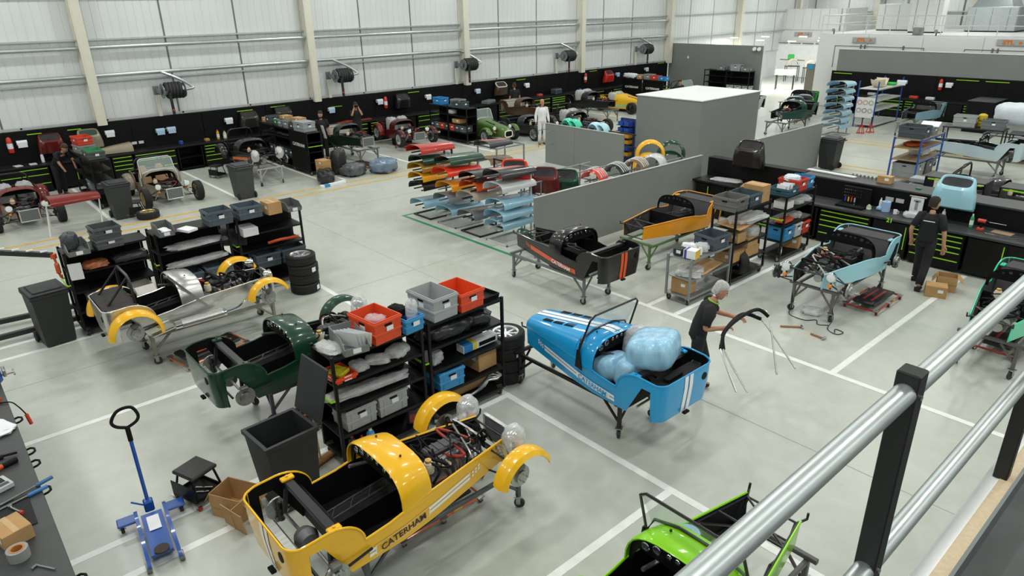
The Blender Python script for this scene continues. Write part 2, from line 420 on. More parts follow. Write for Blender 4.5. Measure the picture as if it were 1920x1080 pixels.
# partitions of grey board in the middle of the hall
def partition(name, c, d, trimaxis):
    o = struct(put(name, MB().box(c, d, .004), GREYB))
    put('edge_trim', MB().box((c[0], c[1], c[2] + d[2] / 2 + .008), (d[0] + .015, d[1] + .015, .018)), GEDGE, o)
    put('foot_trim', MB().box((c[0], c[1], .04), (d[0] + .03, d[1] + .02, .08)), mat('white_skirting', 'd4d6d3', .5), o); return o
partition('wall_partition_front', (-10.43, 12.87, .72), (.06, 6.18, 1.44), 'y')
p_ = partition('wall_partition_back', (-15.65, 16.9, .72), (3.5, .06, 1.44), 'x')
put('panel_joint', MB().box((-16.0, 16.868, .72), (.01, .004, 1.4)), JNT, p_)
partition('wall_partition_right', (-10.41, 20.7, .75), (.06, 4.05, 1.5), 'y')
gb = struct(put('wall_grey_box_room', MB().box((-13.28, 19.85, 1.24), (2.45, 3.3, 2.48), .004), GREYB))
put('roof_sheet', MB().box((-13.28, 19.85, 2.5), (2.52, 3.36, .03), .004), mat('pale_roof_sheet', 'e1e3e3', .5), gb)
# ================================================================== THE CARS
# local frame of a car: +x to its front, +y to its left, z = 0 at the underside of the chassis, x = 0 at the rear panel
W_TAB = [(0, .50), (.15, .53), (.7, .53), (1.12, .52), (1.45, .475), (2.6, .27)]
def hw(x): return interp(W_TAB, x)
def ztop(x):
    if x < .35: return .55 + .02 * x / .35
    if x < .69: return .30 + .27 * math.sqrt(max(0, 1 - ((x - .35) / .34) ** 2))
    if x < 1.12: return lerp(.30, .34, (x - .69) / .43)
    return interp([(1.12, .36), (1.45, .385), (2.6, .37)], x)
def zbot(x): return interp([(0, .03), (.165, .02), (.166, .44), (.30, .44), (.54, 0), (1.6, .03), (2.6, .10)], x)
def side_xs(): return [2.6, 2.4, 2.2, 2.0, 1.8, 1.6, 1.45, 1.3, 1.12, .95, .8, .69, .685, .675, .66, .64, .61, .57, .54, .48, .42, .35, .30, .25, .2, .167, .164, .14]
def plan_path():
    P = [(x, -hw(x), ztop(x), zbot(x)) for x in side_xs()]
    for i in range(1, 6):
        a = rad(90 * i / 6); P.append((.14 - .14 * sin(a), -.385 - .142 * cos(a), .55, .03))
    P += [(0, y, .55, .03) for y in (-.385, -.13, .13, .385)]
    for i in range(5, 0, -1):
        a = rad(90 * i / 6); P.append((.14 - .14 * sin(a), .385 + .142 * cos(a), .55, .03))
    P += [(x, hw(x), ztop(x), zbot(x)) for x in reversed(side_xs())]
    return P
def tub_grid(off=0.0, n=5):
    g = []
    for x, y, zt, zb in plan_path():
        row = []
        for k in range(n):
            z = lerp(zb, zt, k / (n - 1)); q = 1 - .05 * max(0, (.3 - z)) / .3
            xx = x + (.04 * max(0, (.35 - z)) / .35 if x < .15 else 0)
            s_ = 1 if y > 0 else -1
            row.append((xx + (off if x < .1 else 0), (abs(y) * q - off) * s_ if x > .05 else y * q, z))
        g.append(row)
    return g
def scut(w_, zb, zt, n=14):
    P = []
    for i in range(n + 1):
        a = pi * i / n; c, s_ = cos(a), sin(a)
        P.append((-w_ * (1 if c > 0 else -1) * abs(c) ** .62, zb + (zt - zb) * abs(s_) ** .72))
    return P
def bon_sec(x, n=14):
    t = (x - 1.45) / 1.15
    return scut(lerp(.478, .285, t), .37, lerp(.70, .52, t), n)
def arch_strip(b, cx, cz, r, y0, y1, a0, a1, crown=.03, th=.012, n=14):
    """crowned mudguard strip round an axle at (cx, cz), angles from +x, between y0 and y1"""
    g = []
    for i in range(n + 1):
        a = rad(lerp(a0, a1, i / n)); row = []
        for k in range(7):
            u = k / 6; rr = r + crown * (1 - (2 * u - 1) ** 2) - (.03 if k in (0, 6) else 0)
            row.append((cx + rr * cos(a), lerp(y0, y1, u), cz + rr * sin(a)))
        g.append(row)
    b.shell(g, th)
def tyre_build(b, r=.29, w_=.2):
    b.lathe([(r * .68, -w_ * .42), (r * .8, -w_ * .5), (r * .93, -w_ * .47), (r, -w_ * .36), (r, -w_ * .2), (r * .985, -w_ * .19), (r * .985, -w_ * .17), (r, -w_ * .16), (r, 0), (r, w_ * .16), (r * .985, w_ * .17), (r * .985, w_ * .19), (r, w_ * .2), (r, w_ * .36), (r * .93, w_ * .47), (r * .8, w_ * .5), (r * .68, w_ * .42)], 32, closed=True)
def rim_build(b, r=.2, w_=.18, spokes=8):
    b.lathe([(r * .98, -w_ * .5), (r, -w_ * .45), (r * .9, -w_ * .3), (r * .9, w_ * .3), (r, w_ * .45), (r * .98, w_ * .5), (r * .86, w_ * .42), (r * .86, -w_ * .42)], 28, closed=True)
    b.lathe([(0, w_ * .3), (r * .28, w_ * .3), (r * .3, w_ * .18), (0, w_ * .1)], 16)
    for k in range(spokes):
        m = Matrix.Rotation(2 * pi * k / spokes, 4, 'Z'); b.box((r * .57, 0, w_ * .25), (r * .66, r * .17, .022), .006, m)
def wheel(parent, loc, out, rim='c9ccce', turn=0.0, spokes=8, r=.29):
    """wheel as a part: tyre with its rim below it; out = +1/-1 side the face looks to"""
    ty = cput(('tyre', r), lambda b: tyre_build(b, r), 'tyre', RUB(), parent, loc=loc, rot=(-out * pi / 2, 0, turn))
    cput(('rim', spokes, r), lambda b: rim_build(b, r * .7, .18, spokes), 'rim', mat('rim_' + rim, rim, .28, metal=.7, var=.05), ty)
    return ty
def disc_build(b):
    b.lathe([(.02, -.01), (.125, -.01), (.125, .01), (.075, .01), (.07, .04), (.02, .045)], 24)
    for k in range(4):
        m = Matrix.Rotation(pi / 2 * k, 4, 'Z'); b.tube([(.048, 0, .04), (.048, 0, .075)], .006, 6, mtx=m)
def caliper_build(b): b.box((0, .115, 0), (.1, .06, .08), .012)
def hub(car, x, s, z=.14, y=.6, up=True):
    d = cput('disc', disc_build, 'brake_disc', STEEL(), car, loc=(x, s * y, z), rot=(-s * pi / 2, 0, 0))
    cput('caliper', caliper_build, 'brake_caliper', mat('cast_grey', '6b6d6c', .5, metal=.5), d)
    cput('upright', lambda b: b.box((0, 0, 0), (.05, .05, .24), .012).tube([(0, -.05, 0), (0, .05, 0)], .035, 10), 'upright', FRAME(), car, loc=(x, s * (y - .06), z))
def lamp_build(b): b.lathe([(.0, -.13), (.035, -.125), (.07, -.08), (.085, -.01), (.088, 0), (.08, .008)], 18)
def headlight(car, x, y, z, wrapped=False, body=None):
    t = cput('lampbowl', lamp_build, 'headlight', body or CHROME(), car, loc=(x, y, z), rot=(0, pi / 2, 0))
    cput('lamplens', lambda b: b.lathe([(.0, .02), (.05, .014), (.08, .004)], 18), 'lens', mat('lamp_glass', 'e6ecef', .08, var=.04), t)
    cput('lampstalk', lambda b: b.tube([(0, 0, -.08), (0, 0, -.22)], .014, 8), 'headlight_stalk', FRAME(), car, loc=(x - .04, y, z))
    cput('indic', lambda b: b.lathe([(0, -.05), (.03, -.04), (.032, 0), (.02, .025), (0, .03)], 10), 'indicator', mat('amber_lens', 'ef8a1d', .3), car, loc=(x + .02, y, z - .15), rot=(0, pi / 2, 0))
    if wrapped: cput('lampbag', lambda b: bag(b, .13, .36, 3), 'plastic_bag', FILM(), car, loc=(x - .03, y, z - .24))
def bag(b, r, hgt, seed, n=12, m=8, sq=.35):
    """crumpled bag or wrapped bundle standing on z = 0"""
    q = random.Random(seed); vs = []
    for i in range(m + 1):
        t = i / m; row = []
        pr = math.sin(pi * min(1, max(.02, t * .93 + .05))) ** sq
        for k in range(n):
            a = 2 * pi * k / n; j = 1 + q.uniform(-.13, .13)
            row.append((r * pr * j * cos(a), r * pr * j * sin(a), hgt * t + q.uniform(-.02, .02) * hgt))
        vs.append(row)
    b.loft(vs, close=True, caps=True)
def cloth_blob(b, d, seed, n=14, m=7, amp=.1, e=.5):
    """crumpled pillow of size d with base at z = 0"""
    q = random.Random(seed); secs = []
    for i in range(m + 1):
        ph = -pi / 2 + pi * i / m; row = []
        cz = (1 if sin(ph) > 0 else -1) * abs(sin(ph)) ** e; cr = max(.02, cos(ph)) ** e
        for k in range(n):
            a = 2 * pi * k / n; j = 1 + q.uniform(-amp, amp)
            cx = (1 if cos(a) > 0 else -1) * abs(cos(a)) ** e; sy = (1 if sin(a) > 0 else -1) * abs(sin(a)) ** e
            row.append((d[0] / 2 * cr * cx * j, d[1] / 2 * cr * sy * j, d[2] / 2 * (1 + cz * j)))
        secs.append(row)
    b.loft(secs, close=True, caps=True)
def seat_build(b):
    secs = []
    for (x, z, w_, t_) in ((.30, .06, .18, .07), (.12, .03, .2, .09), (-.05, .05, .2, .12), (-.13, .2, .19, .1), (-.19, .4, .17, .09), (-.23, .52, .12, .07), (-.25, .6, .11, .06), (-.26, .68, .08, .04)):
        secs.append([(x + (t_ * sin(a) * .5 if z > .12 else 0), w_ * (1 if cos(a) > 0 else -1) * abs(cos(a)) ** .6, z + (0 if z > .12 else t_ * .6 * sin(a)) + .03) for a in [2 * pi * k / 14 for k in range(14)]])
    b.loft(secs, close=True, caps=True)
def castor(parent, x, y, r=.06, rz=0.0, tyre='2a2c2e'):
    f = cput(('fork', r), lambda b: b.box((0, 0, 2 * r + .035), (.09, .09, .012)).box((.0, .028, r + .045), (.05, .006, r * 1.7), 0).box((0, -.028, r + .045), (.05, .006, r * 1.7), 0).tube([(0, -.035, r), (0, .035, r)], .01, 6), 'castor', STEEL(), parent, loc=(x, y, 0), rot=(0, 0, rz))
    cput(('cwheel', r), lambda b: b.lathe([(r * .35, -.014), (r * .9, -.018), (r, -.012), (r, .012), (r * .9, .018), (r * .35, .014)], 16, Matrix.Rotation(pi / 2, 4, 'X')), 'wheel', plastic(tyre, .6), f, loc=(.012, 0, r))
    return f
def trestle(label, loc, rz, color='2c2d2f', group='wheeled car trestles', h=.57, x0=.75, x1=2.68):
    t = thing('car_trestle', label, 'trestle', (loc[0], loc[1], 0), rz, group)
    m = mat('trestle_' + color, color, .45, metal=.2, var=.12, scale=10)
    for s in (-1, 1):
        put('side_rail', MB().box(((x0 + x1) / 2, s * .355, h - .07), (x1 - x0, .04, .05), .005), m, t)
        for x in (x0, x1):
            cput(('tleg', h), lambda b: b.box((0, 0, (h - .04 + .155) / 2 + .0), (.05, .05, h - .04 - .155), .006), 'leg', m, t, loc=(x, s * .355, 0))
            i = 1 if x == x0 else -1
            cput(('tbr', h, i), lambda b: b.tube([(0, 0, .23), (i * .27, 0, h - .09)], .02, 6), 'brace', m, t, loc=(x, s * .355, 0))
            cput(('tbr2', h, s), lambda b: b.tube([(0, 0, .25), (0, -s * .22, h - .06)], .018, 6), 'cross_brace', m, t, loc=(x, s * .355, 0))
            castor(t, x, s * .355, .062, rnd.uniform(-1.2, 1.2))
    for x in (x0, x1): put('cross_beam', MB().box((x, 0, h - .025), (.05, .9, .05), .005), m, t)
    return t
def engine(car, lod=0, seed=1, cover='26282a', red=None):
    q = random.Random(seed)
    E = mat('engine_alloy', '85878a', .42, metal=.6, var=.3, scale=16); D = mat('engine_black', '202225', .45, var=.2)
    cput('eblock', lambda b: b.box((0, 0, 0), (.5, .2, .3), .03).box((.0, -.1, .05), (.44, .06, .2), .02).box((-.32, 0, -.06), (.2, .24, .22), .05), 'engine_block', E, car, loc=(1.95, .02, .22))
    cput('ecover', lambda b: [b.box((0, 0, 0), (.46, .17, .07), .02)] + [b.box((-.17 + .085 * k, 0, .037), (.03, .15, .012), .004) for k in range(5)], 'valve_cover', mat('cover_' + cover, cover, .35, var=.1), car, loc=(1.95, .02, .405))
    def man(b):
        for k in range(4): b.tube([(-.15 + .1 * k, -.1, .12), (-.13 + .09 * k, -.19, .1), (-.1 + .06 * k, -.23, .0), (-.02 + .02 * k, -.26, -.1)], .024, 8)
    cput('eman', man, 'exhaust_manifold', mat('header_steel', 'a2937b', .35, metal=.9, var=.25), car, loc=(1.95, 0, .2))
    def pul(b):
        for (y, z, r) in ((0, -.08, .075), (.1, .03, .05), (-.1, .02, .05), (0, .1, .045)): b.lathe([(.01, 0), (r, 0), (r, .015), (r * .85, .02), (r, .025), (r, .04), (.01, .04)], 14, Matrix.Translation((.26, y, z)) @ Matrix.Rotation(pi / 2, 4, 'Y'))
    cput('epul', pul, 'belt_pulley', STEEL(), car, loc=(1.95, .02, .22))
    cput('ealt', lambda b: b.lathe([(.02, -.09), (.06, -.08), (.07, -.02), (.07, .06), (.05, .09), (.015, .1)], 14, Matrix.Rotation(pi / 2, 4, 'Y')), 'alternator', STEEL(), car, loc=(2.22, -.19, .25))
    cput('ebat', lambda b: b.box((0, 0, 0), (.2, .17, .18), .015).box((.05, .05, .1), (.03, .03, .03)).box((-.05, .05, .1), (.03, .03, .03)), 'battery', D, car, loc=(1.56, .24, .34))
    rs = cput('eres', lambda b: b.lathe([(.02, 0), (.055, .01), (.06, .08), (.045, .12), (.03, .125)], 12), 'fluid_reservoir', plastic('d8cdb5', .4), car, loc=(1.62, -.2, .36))
    cput('erescap', lambda b: b.lathe([(.032, 0), (.034, .03), (.0, .034)], 12), 'cap', plastic(red or 'c6a24e'), rs, loc=(0, 0, .125))
    n = 5 if lod else 14
    for k in range(n):
        x0 = q.uniform(1.5, 2.5); x1 = q.uniform(1.5, 2.5); lim = lambda x: interp([(1.45, .4), (2.6, .22)], x)
        p = [(x0, q.uniform(-1, 1) * lim(x0), q.uniform(.26, .36))]
        for j in range(1, 4): x = lerp(x0, x1, j / 4) + q.uniform(-.06, .06); p.append((x, q.uniform(-1, 1) * lim(x), q.uniform(.38, .50)))
        p.append((x1, q.uniform(-1, 1) * lim(x1), q.uniform(.26, .36)))
        put('hose', MB().tube(smooth(p, 5), q.choice((.007, .009, .014, .018)), 6), (mat('red_hose', '9c3324', .45) if k == 2 else STEEL() if k % 6 == 5 else DBLK()) , car)
def smooth(p, n=5):
    P = [Vector(a) for a in p]; out = []
    for i in range(len(P) - 1):
        a, b, c, d = P[max(i - 1, 0)], P[i], P[i + 1], P[min(i + 2, len(P) - 1)]
        for k in range(n):
            t = k / n
            out.append(.5 * ((2 * b) + (c - a) * t + (2 * a - 5 * b + 4 * c - d) * t * t + (3 * b - a - 3 * c + d) * t ** 3))
    out.append(P[-1]); return [tuple(v) for v in out]
def side_patch(b, s, x0, x1, zc, hh, off=.006, n=8):
    """strip lying on the body side between x0 and x1, centre line zc(x), half height hh"""
    g = []
    for i in range(n + 1):
        x = lerp(x0, x1, i / n); g.append([(x, s * (hw(x) * (1 - .05 * max(0, .3 - (zc(x) + k)) / .3) + off), zc(x) + k) for k in (-hh, hh)])
    b.loft(g)
def car(name, label, loc, rz, col, z=.58, inner=None, scuttle=True, bonnet=None, nose=None, fwing=None, rwing=None, wheels=None, hubs=True, eng=1, seed=1, lights=None, screen=None, seats=None, bar=False, stripe=None, word=None, cover=False, rad_=True, tailpipe=False, bstripe=None, tops=True, wz=None, rearstripe=None, spokes=8, tub=True, beam=True, frame=True, dash=True, lod=0, wheel_turn=0.0, lightbody=None, group=None, fw_rim=None):
    c = thing(name, label, 'car', (loc[0], loc[1], z), rz, group)
    P = paint(col) if isinstance(col, str) else col
    cput('tub', lambda b: b.shell(tub_grid(), -.012), 'body_shell', P, c)
    cput('rimtube', lambda b: b.tube([(p[0], p[1], p[2]) for p in plan_path()], .012, 6), 'body_rim', P, c)
    inn = inner or DBLK()
    cput('lining', lambda b: b.loft([[r for r in row] for row in tub_grid(.016)]), 'inner_lining', inn, c)
    FL = [(.02, -.36), (.16, -.49), (.7, -.5), (1.12, -.49), (1.45, -.45), (2.58, -.25)]
    cput('pan', lambda b: b.prism([(.6, -.49), (1.12, -.49), (1.45, -.45), (1.5, -.44), (1.5, .44), (1.45, .45), (1.12, .49), (.6, .49)], .005, .02), 'floor_pan', DBLK(), c)
    cput('bulk', lambda b: b.box((.58, 0, .2), (.02, .98, .4)).box((1.48, 0, .2), (.02, .9, .36)), 'bulkhead', DBLK(), c) if False else None
    put_c = lambda key, fn, nm, m: cput(key, fn, nm, m, c)
    if inner: put_c('bulkr2', lambda b: b.loft([[(.66, -.48, .03), (.66, .48, .03)], [(.5, -.47, .5), (.5, .47, .5)], [(.46, -.46, .53), (.46, .46, .53)], [(.1, -.42, .53), (.1, .42, .53)]]), 'rear_bulkhead', inn)
    else: put_c('bulkr', lambda b: b.box((.56, 0, .2), (.015, .98, .38)), 'rear_bulkhead', DBLK())
    put_c('bulkf', lambda b: b.box((1.47, 0, .2), (.015, .88, .36)), 'front_bulkhead', DBLK())
    put_c('tunnel', lambda b: b.loft([[(.56, y, z_) for y, z_ in ((-.12, .02), (-.1, .22), (.1, .22), (.12, .02))], [(1.47, y, z_) for y, z_ in ((-.14, .02), (-.12, .3), (.12, .3), (.14, .02))]], caps=True), 'transmission_tunnel', DBLK())
    if beam:
        put_c('beam', lambda b: b.box((.44, 0, .5), (.09, .96, .05), .006), 'cross_beam', FRAME())
        for s in (-1, 1): cput('bracket', lambda b: b.box((0, 0, 0), (.13, .07, .03), .008).tube([(0, 0, .01), (0, 0, .03)], .014, 8), 'beam_bracket', P, c, loc=(.44, s * .47, .535))
        for y in (-.06, .06): cput('tuntube', lambda b: b.tube([(.5, 0, .26), (1.4, 0, .36)], .012, 6), 'tunnel_tube', FRAME(), c, loc=(0, y, 0))
        for k in range(4): cput(('ladder', k), lambda b: b.tube([(.6 + .2 * k, -.06, .275 + .022 * k), (.7 + .2 * k, .06, .285 + .022 * k)], .009, 6), 'tunnel_lattice', FRAME(), c)
    if not cover:
        put_c('tank', lambda b: b.box((.12, .0, .2), (.16, .62, .2), .02), 'fuel_tank', ALU())
        put_c('diff', lambda b: b.lathe([(.02, -.1), (.09, -.08), (.12, 0), (.09, .08), (.02, .1)], 14, Matrix.Translation((.36, 0, .16)) @ Matrix.Rotation(pi / 2, 4, 'X')), 'differential', mat('cast_grey', '6b6d6c', .5, metal=.5))
        for s in (-1, 1): cput('drvsh', lambda b: b.tube([(.36, s * .1, .16), (.36, s * .52, .15)], .018, 8), 'drive_shaft', STEEL(), c, scale=(1, 1, 1)) if s > 0 else put('drive_shaft', MB().tube([(.36, -.1, .16), (.36, -.52, .15)], .018, 8), STEEL(), c)
        put_c('boottube', lambda b: b.tube([(.24, -.44, .1), (.24, .44, .1)], .016, 6), 'boot_tube', FRAME())
    else:
        put_c('tonneau', lambda b: b.loft([[(x, -w_, .55 + d), (x, -w_ * .5, .565 + d), (x, w_ * .5, .565 + d), (x, w_, .55 + d)] for x, w_, d in ((.02, .38, 0), (.06, .46, .012), (.2, .52, .02), (.46, .52, .02), (.5, .5, -.02))]), 'boot_cover', mat('boot_fabric', '2e2b2a', .8, var=.1, bump=.1))
    if frame:
        for s in (-1, 1):
            for i_, (a, b2) in enumerate((((1.45, .455, .355), (2.6, .25, .345)), ((1.45, .42, .03), (2.6, .23, .1)), ((1.5, .4, .06), (1.95, .34, .34)), ((1.95, .34, .34), (2.4, .25, .1)), ((2.4, .25, .1), (2.58, .235, .34)))):
                cput(('ft', i_, s), lambda b: b.tube([(a[0], s * a[1], a[2]), (b2[0], s * b2[1], b2[2])], .0125, 6), 'frame_tube', FRAME(), c)
        put_c('fhoop', lambda b: b.tube([(2.58, -.25, .1), (2.58, -.25, .345), (2.58, .25, .345), (2.58, .25, .1)], .0125, 6, closed=True), 'front_hoop', FRAME())
        put_c('fx1', lambda b: b.tube([(2.2, -.33, .35), (2.58, .25, .345)], .0125, 6), 'frame_tube', FRAME()); put_c('fx2', lambda b: b.tube([(2.2, .33, .35), (2.2, -.33, .35)], .0125, 6), 'frame_tube', FRAME())
        for s in (-1, 1): cput(('horn', s), lambda b: b.tube([(2.58, s * .25, .345), (2.68, s * .29, .36), (2.69, s * .29, .42)], .013, 6), 'lamp_bracket', FRAME(), c)
    if scuttle:
        def sc(b):
            g = []
            for x, w_, zt in ((1.10, .527, .72), (1.13, .53, .735), (1.28, .508, .735), (1.44, .482, .705), (1.465, .476, .695)):
                g.append([(x, y, z_) for y, z_ in scut(w_, .33, zt)])
            b.shell(g, .014)
        put_c('scuttle', sc, 'scuttle', P)
        for s in (-1, 1): cput('stud', lambda b: b.lathe([(.0, 0), (.012, .0), (.012, .014), (0, .02)], 8), 'stud', FRAME(), c, loc=(1.3, s * .22, .728))
    if dash:
        def dsh(b):
            o = scut(.505, .36, .715, 16); i = scut(.46, .36, .60, 16)
            b.loft([[(1.14, y, z_) for y, z_ in o], [(1.135, y, z_) for y, z_ in i]]); b.loft([[(1.14, y, z_) for y, z_ in i], [(1.17, y, z_) for y, z_ in i]])
            b.box((1.16, 0, .56), (.02, .86, .1))
        put_c('dash', dsh, 'dashboard', DBLK())
        for k, (y, z_, r) in enumerate(((.33, .6, .042), (.22, .635, .042), (.1, .65, .024), (.02, .655, .024), (-.07, .655, .024), (-.2, .64, .03), (-.3, .62, .018))):
            g_ = cput(('gauge', r), lambda b: b.lathe([(r * .8, .0), (r, .0), (r, -.012), (r * .85, -.016), (r * .8, -.006)], 16, Matrix.Rotation(pi / 2, 4, 'Y'), closed=True), 'gauge', CHROME(), c, loc=(1.135, y, z_))
            cput(('dial', r), lambda b: b.lathe([(0, -.004), (r * .84, -.004), (r * .84, .004), (0, .004)], 14, Matrix.Rotation(pi / 2, 4, 'Y')), 'dial', mat('dial_face', '3a3f43', .25, var=.5, scale=60), g_)
        put_c('stcol', lambda b: b.tube([(1.3, .24, .45), (.98, .24, .52)], .02, 8), 'steering_column', STEEL())
    if bonnet:
        B = paint(bonnet) if isinstance(bonnet, str) else bonnet
        put_c('bonnet', lambda b: b.shell([[(x, y, z_) for y, z_ in bon_sec(x)] for x in (1.46, 1.7, 2.0, 2.3, 2.6)], .01), 'bonnet', B)
        for s in (-1, 1):
            for k in range(3):
                def lv(b):
                    for j in range(7):
                        x = 1.75 + .21 * k + .025 * j; zz_ = lerp(.70, .52, (x - 1.45) / 1.15) - .008; b.box((x, s * .165, zz_ + .001), (.012, .11, .008))
                cput(('louv', k, s), lv, 'louvre', DBLK(), c)
        if bstripe:
            for y0, y1 in ((-.085, -.012), (.012, .085)):
                def bs(b): b.loft([[(x, y0, lerp(.70, .52, (x - 1.45) / 1.15) + .004), (x, y1, lerp(.70, .52, (x - 1.45) / 1.15) + .004)] for x in (1.46, 1.7, 2.0, 2.3, 2.6)])
                cput(('bstr', y0), bs, 'bonnet_stripe', paint(bstripe), c)
                def ss(b): b.loft([[(x, y0, z_ + .004), (x, y1, z_ + .004)] for x, z_ in ((1.11, .726), (1.2, .735), (1.3, .733), (1.44, .706))])
                cput(('sstr', y0), ss, 'scuttle_stripe', paint(bstripe), c)
    if nose:
        ncol, ring = nose
        def ns(b):
            g = []
            for x, w_, zb_, zt_ in ((2.6, .285, .08, .525), (2.75, .27, .08, .50), (2.9, .235, .085, .45), (3.0, .2, .1, .40), (3.03, .17, .13, .365)):
                g.append([(x, w_ * (1 if cos(a) > 0 else -1) * abs(cos(a)) ** .55, (zb_ + zt_) / 2 + (zt_ - zb_) / 2 * (1 if sin(a) > 0 else -1) * abs(sin(a)) ** .6) for a in [2 * pi * k / 24 for k in range(24)]])
            b.loft(g, close=True)
        put_c('nosec', ns, 'nose_cone', paint(ncol))
        put_c('ngrill', lambda b: b.loft([[(3.0, .17 * (1 if cos(a) > 0 else -1) * abs(cos(a)) ** .55, .25 + .11 * (1 if sin(a) > 0 else -1) * abs(sin(a)) ** .6) for a in [2 * pi * k / 24 for k in range(24)]], [(3.0, 0, .25)] * 24], close=True), 'grille', DBLK())
        if ring: put_c('nring', lambda b: b.tube([(3.035, .19 * (1 if cos(a) > 0 else -1) * abs(cos(a)) ** .55, .25 + .125 * (1 if sin(a) > 0 else -1) * abs(sin(a)) ** .6) for a in [2 * pi * k / 24 for k in range(24)]], .022, 8, closed=True), 'nose_band', paint(ring))
    FY = .66
    if hubs:
        for s in (-1, 1):
            if frame:
                for i_, (a, b2) in enumerate((((2.3, .3, .1), (2.44, .58, .06)), ((2.56, .27, .1), (2.44, .58, .06)), ((2.34, .3, .34), (2.43, .57, .24)), ((2.54, .27, .34), (2.43, .57, .24)))):
                    cput(('wb', i_, s), lambda b: b.tube([(a[0], s * a[1], a[2]), (b2[0], s * b2[1], b2[2])], .011, 6), 'wishbone', FRAME(), c)
                cput(('damper', s), lambda b: [b.tube([(2.43, s * .3, .36), (2.44, s * .5, .09)], .016, 8)] + [b.tube([(2.43, s * lerp(.32, .42, k / 5) - s * 0, lerp(.335, .2, k / 5)), (2.431, s * (lerp(.32, .42, k / 5) + .012), lerp(.335, .2, k / 5) - .016)], .03, 10) for k in range(6)], 'damper', STEEL(), c)
            hub(c, 2.44, s, .15, FY)
            hub(c, .35, s, .15, .6)
            cput(('radarm', s), lambda b: b.tube([(.74, s * .545, .18), (.36, s * .56, .12)], .014, 6), 'radius_arm', FRAME(), c)
            cput(('rdamp', s), lambda b: b.tube([(.4, s * .42, .46), (.36, s * .48, .12)], .024, 8), 'damper', FRAME(), c)
    if wheels:
        for s in (-1, 1):
            wheel(c, (2.44, s * (FY + .07), .15), s, fw_rim or wheels, wheel_turn, spokes)
            wheel(c, (.35, s * .67, .15), s, wheels, 0, spokes)
    if fwing:
        a_ = fwing if isinstance(fwing, tuple) else (fwing, (-1, 1))
        for s in a_[1]: cput(('fw', s), lambda b: arch_strip(b, 2.44, .15, .335, s * (FY - .06), s * (FY + .16), 20, 172), 'front_wing', paint(a_[0]), c)
    if rwing:
        for s in (-1, 1): cput(('rw', s), lambda b: arch_strip(b, .35, .15, .36, s * .52, s * .79, -8, 178, .035), 'rear_wing', paint(rwing), c)
    if eng: engine(c, lod, seed)
    if rad_:
        r_ = put_c('radframe', lambda b: [b.box((2.7, 0, .23 + s * .15), (.045, .46, .025), .004) for s in (-1, 1)] + [b.box((2.7, s * .22, .23), (.045, .03, .3), .004) for s in (-1, 1)], 'radiator_frame', ALU())
        put_c('radcore', lambda b: b.box((2.7, 0, .23), (.03, .42, .28)), 'radiator_core', mat('radiator_fins', '6f7476', .5, metal=.4, var=.2, scale=120))
    if lights:
        for s in (-1, 1): headlight(c, 2.62, s * .4, .46 if lights != 'low' else .36, lights == 'wrapped', lightbody)
    if screen:
        SF = mat('screen_' + screen, screen, .3, metal=.3)
        base = [(1.36, -.5, .52), (1.38, -.44, .66), (1.385, -.2, .725), (1.385, .2, .725), (1.38, .44, .66), (1.36, .5, .52)]
        put_c('scrframe', lambda b: b.tube(base + [(1.2, .47, 1.0), (1.18, .4, 1.06), (1.18, -.4, 1.06), (1.2, -.47, 1.0)], .014, 6, closed=True), 'windscreen_frame', SF)
        put_c('scrglass', lambda b: b.shell([[(p[0], p[1], p[2]) for p in ((1.37, -.46, .62), (1.385, -.2, .725), (1.385, .2, .725), (1.37, .46, .62))], [(1.19, -.46, 1.04), (1.19, -.2, 1.05), (1.19, .2, 1.05), (1.19, .46, 1.04)]], .012), 'windscreen_glass', GLASS())
        for s in (-1, 1): cput(('scrpost', s), lambda b: b.prism([(1.28, .28), (1.4, .30), (1.37, .56), (1.33, .56)], 0, .014, Matrix.Translation((0, s * .525, 0)) @ Matrix.Rotation(pi / 2, 4, 'X')), 'windscreen_post', SF, c)
    if bar:
        put_c('rollbar', lambda b: b.tube([(.47, -.43, .52), (.47, -.42, .8), (.47, -.36, .93), (.47, -.26, .98), (.47, .26, .98), (.47, .36, .93), (.47, .42, .8), (.47, .43, .52)], .023, 8), 'roll_bar', FRAME())
        for s in (-1, 1): cput(('rbstay', s), lambda b: b.tube([(.47, s * .3, .96), (.12, s * .3, .57)], .018, 8), 'roll_bar_stay', FRAME(), c)
    if seats:
        sc_, wrap = seats
        for s in (-1, 1):
            st = cput('seat', seat_build, 'seat', mat('seat_' + sc_, sc_, .7, var=.12, bump=.05), c, loc=(.84, s * .24, .04))
            if wrap: cput(('seatfilm', s), lambda b: cloth_blob(b, (.5, .43, .75), 5 + s, amp=.07, e=.6), 'plastic_cover', FILM(), st, loc=(-.04, 0, 0))
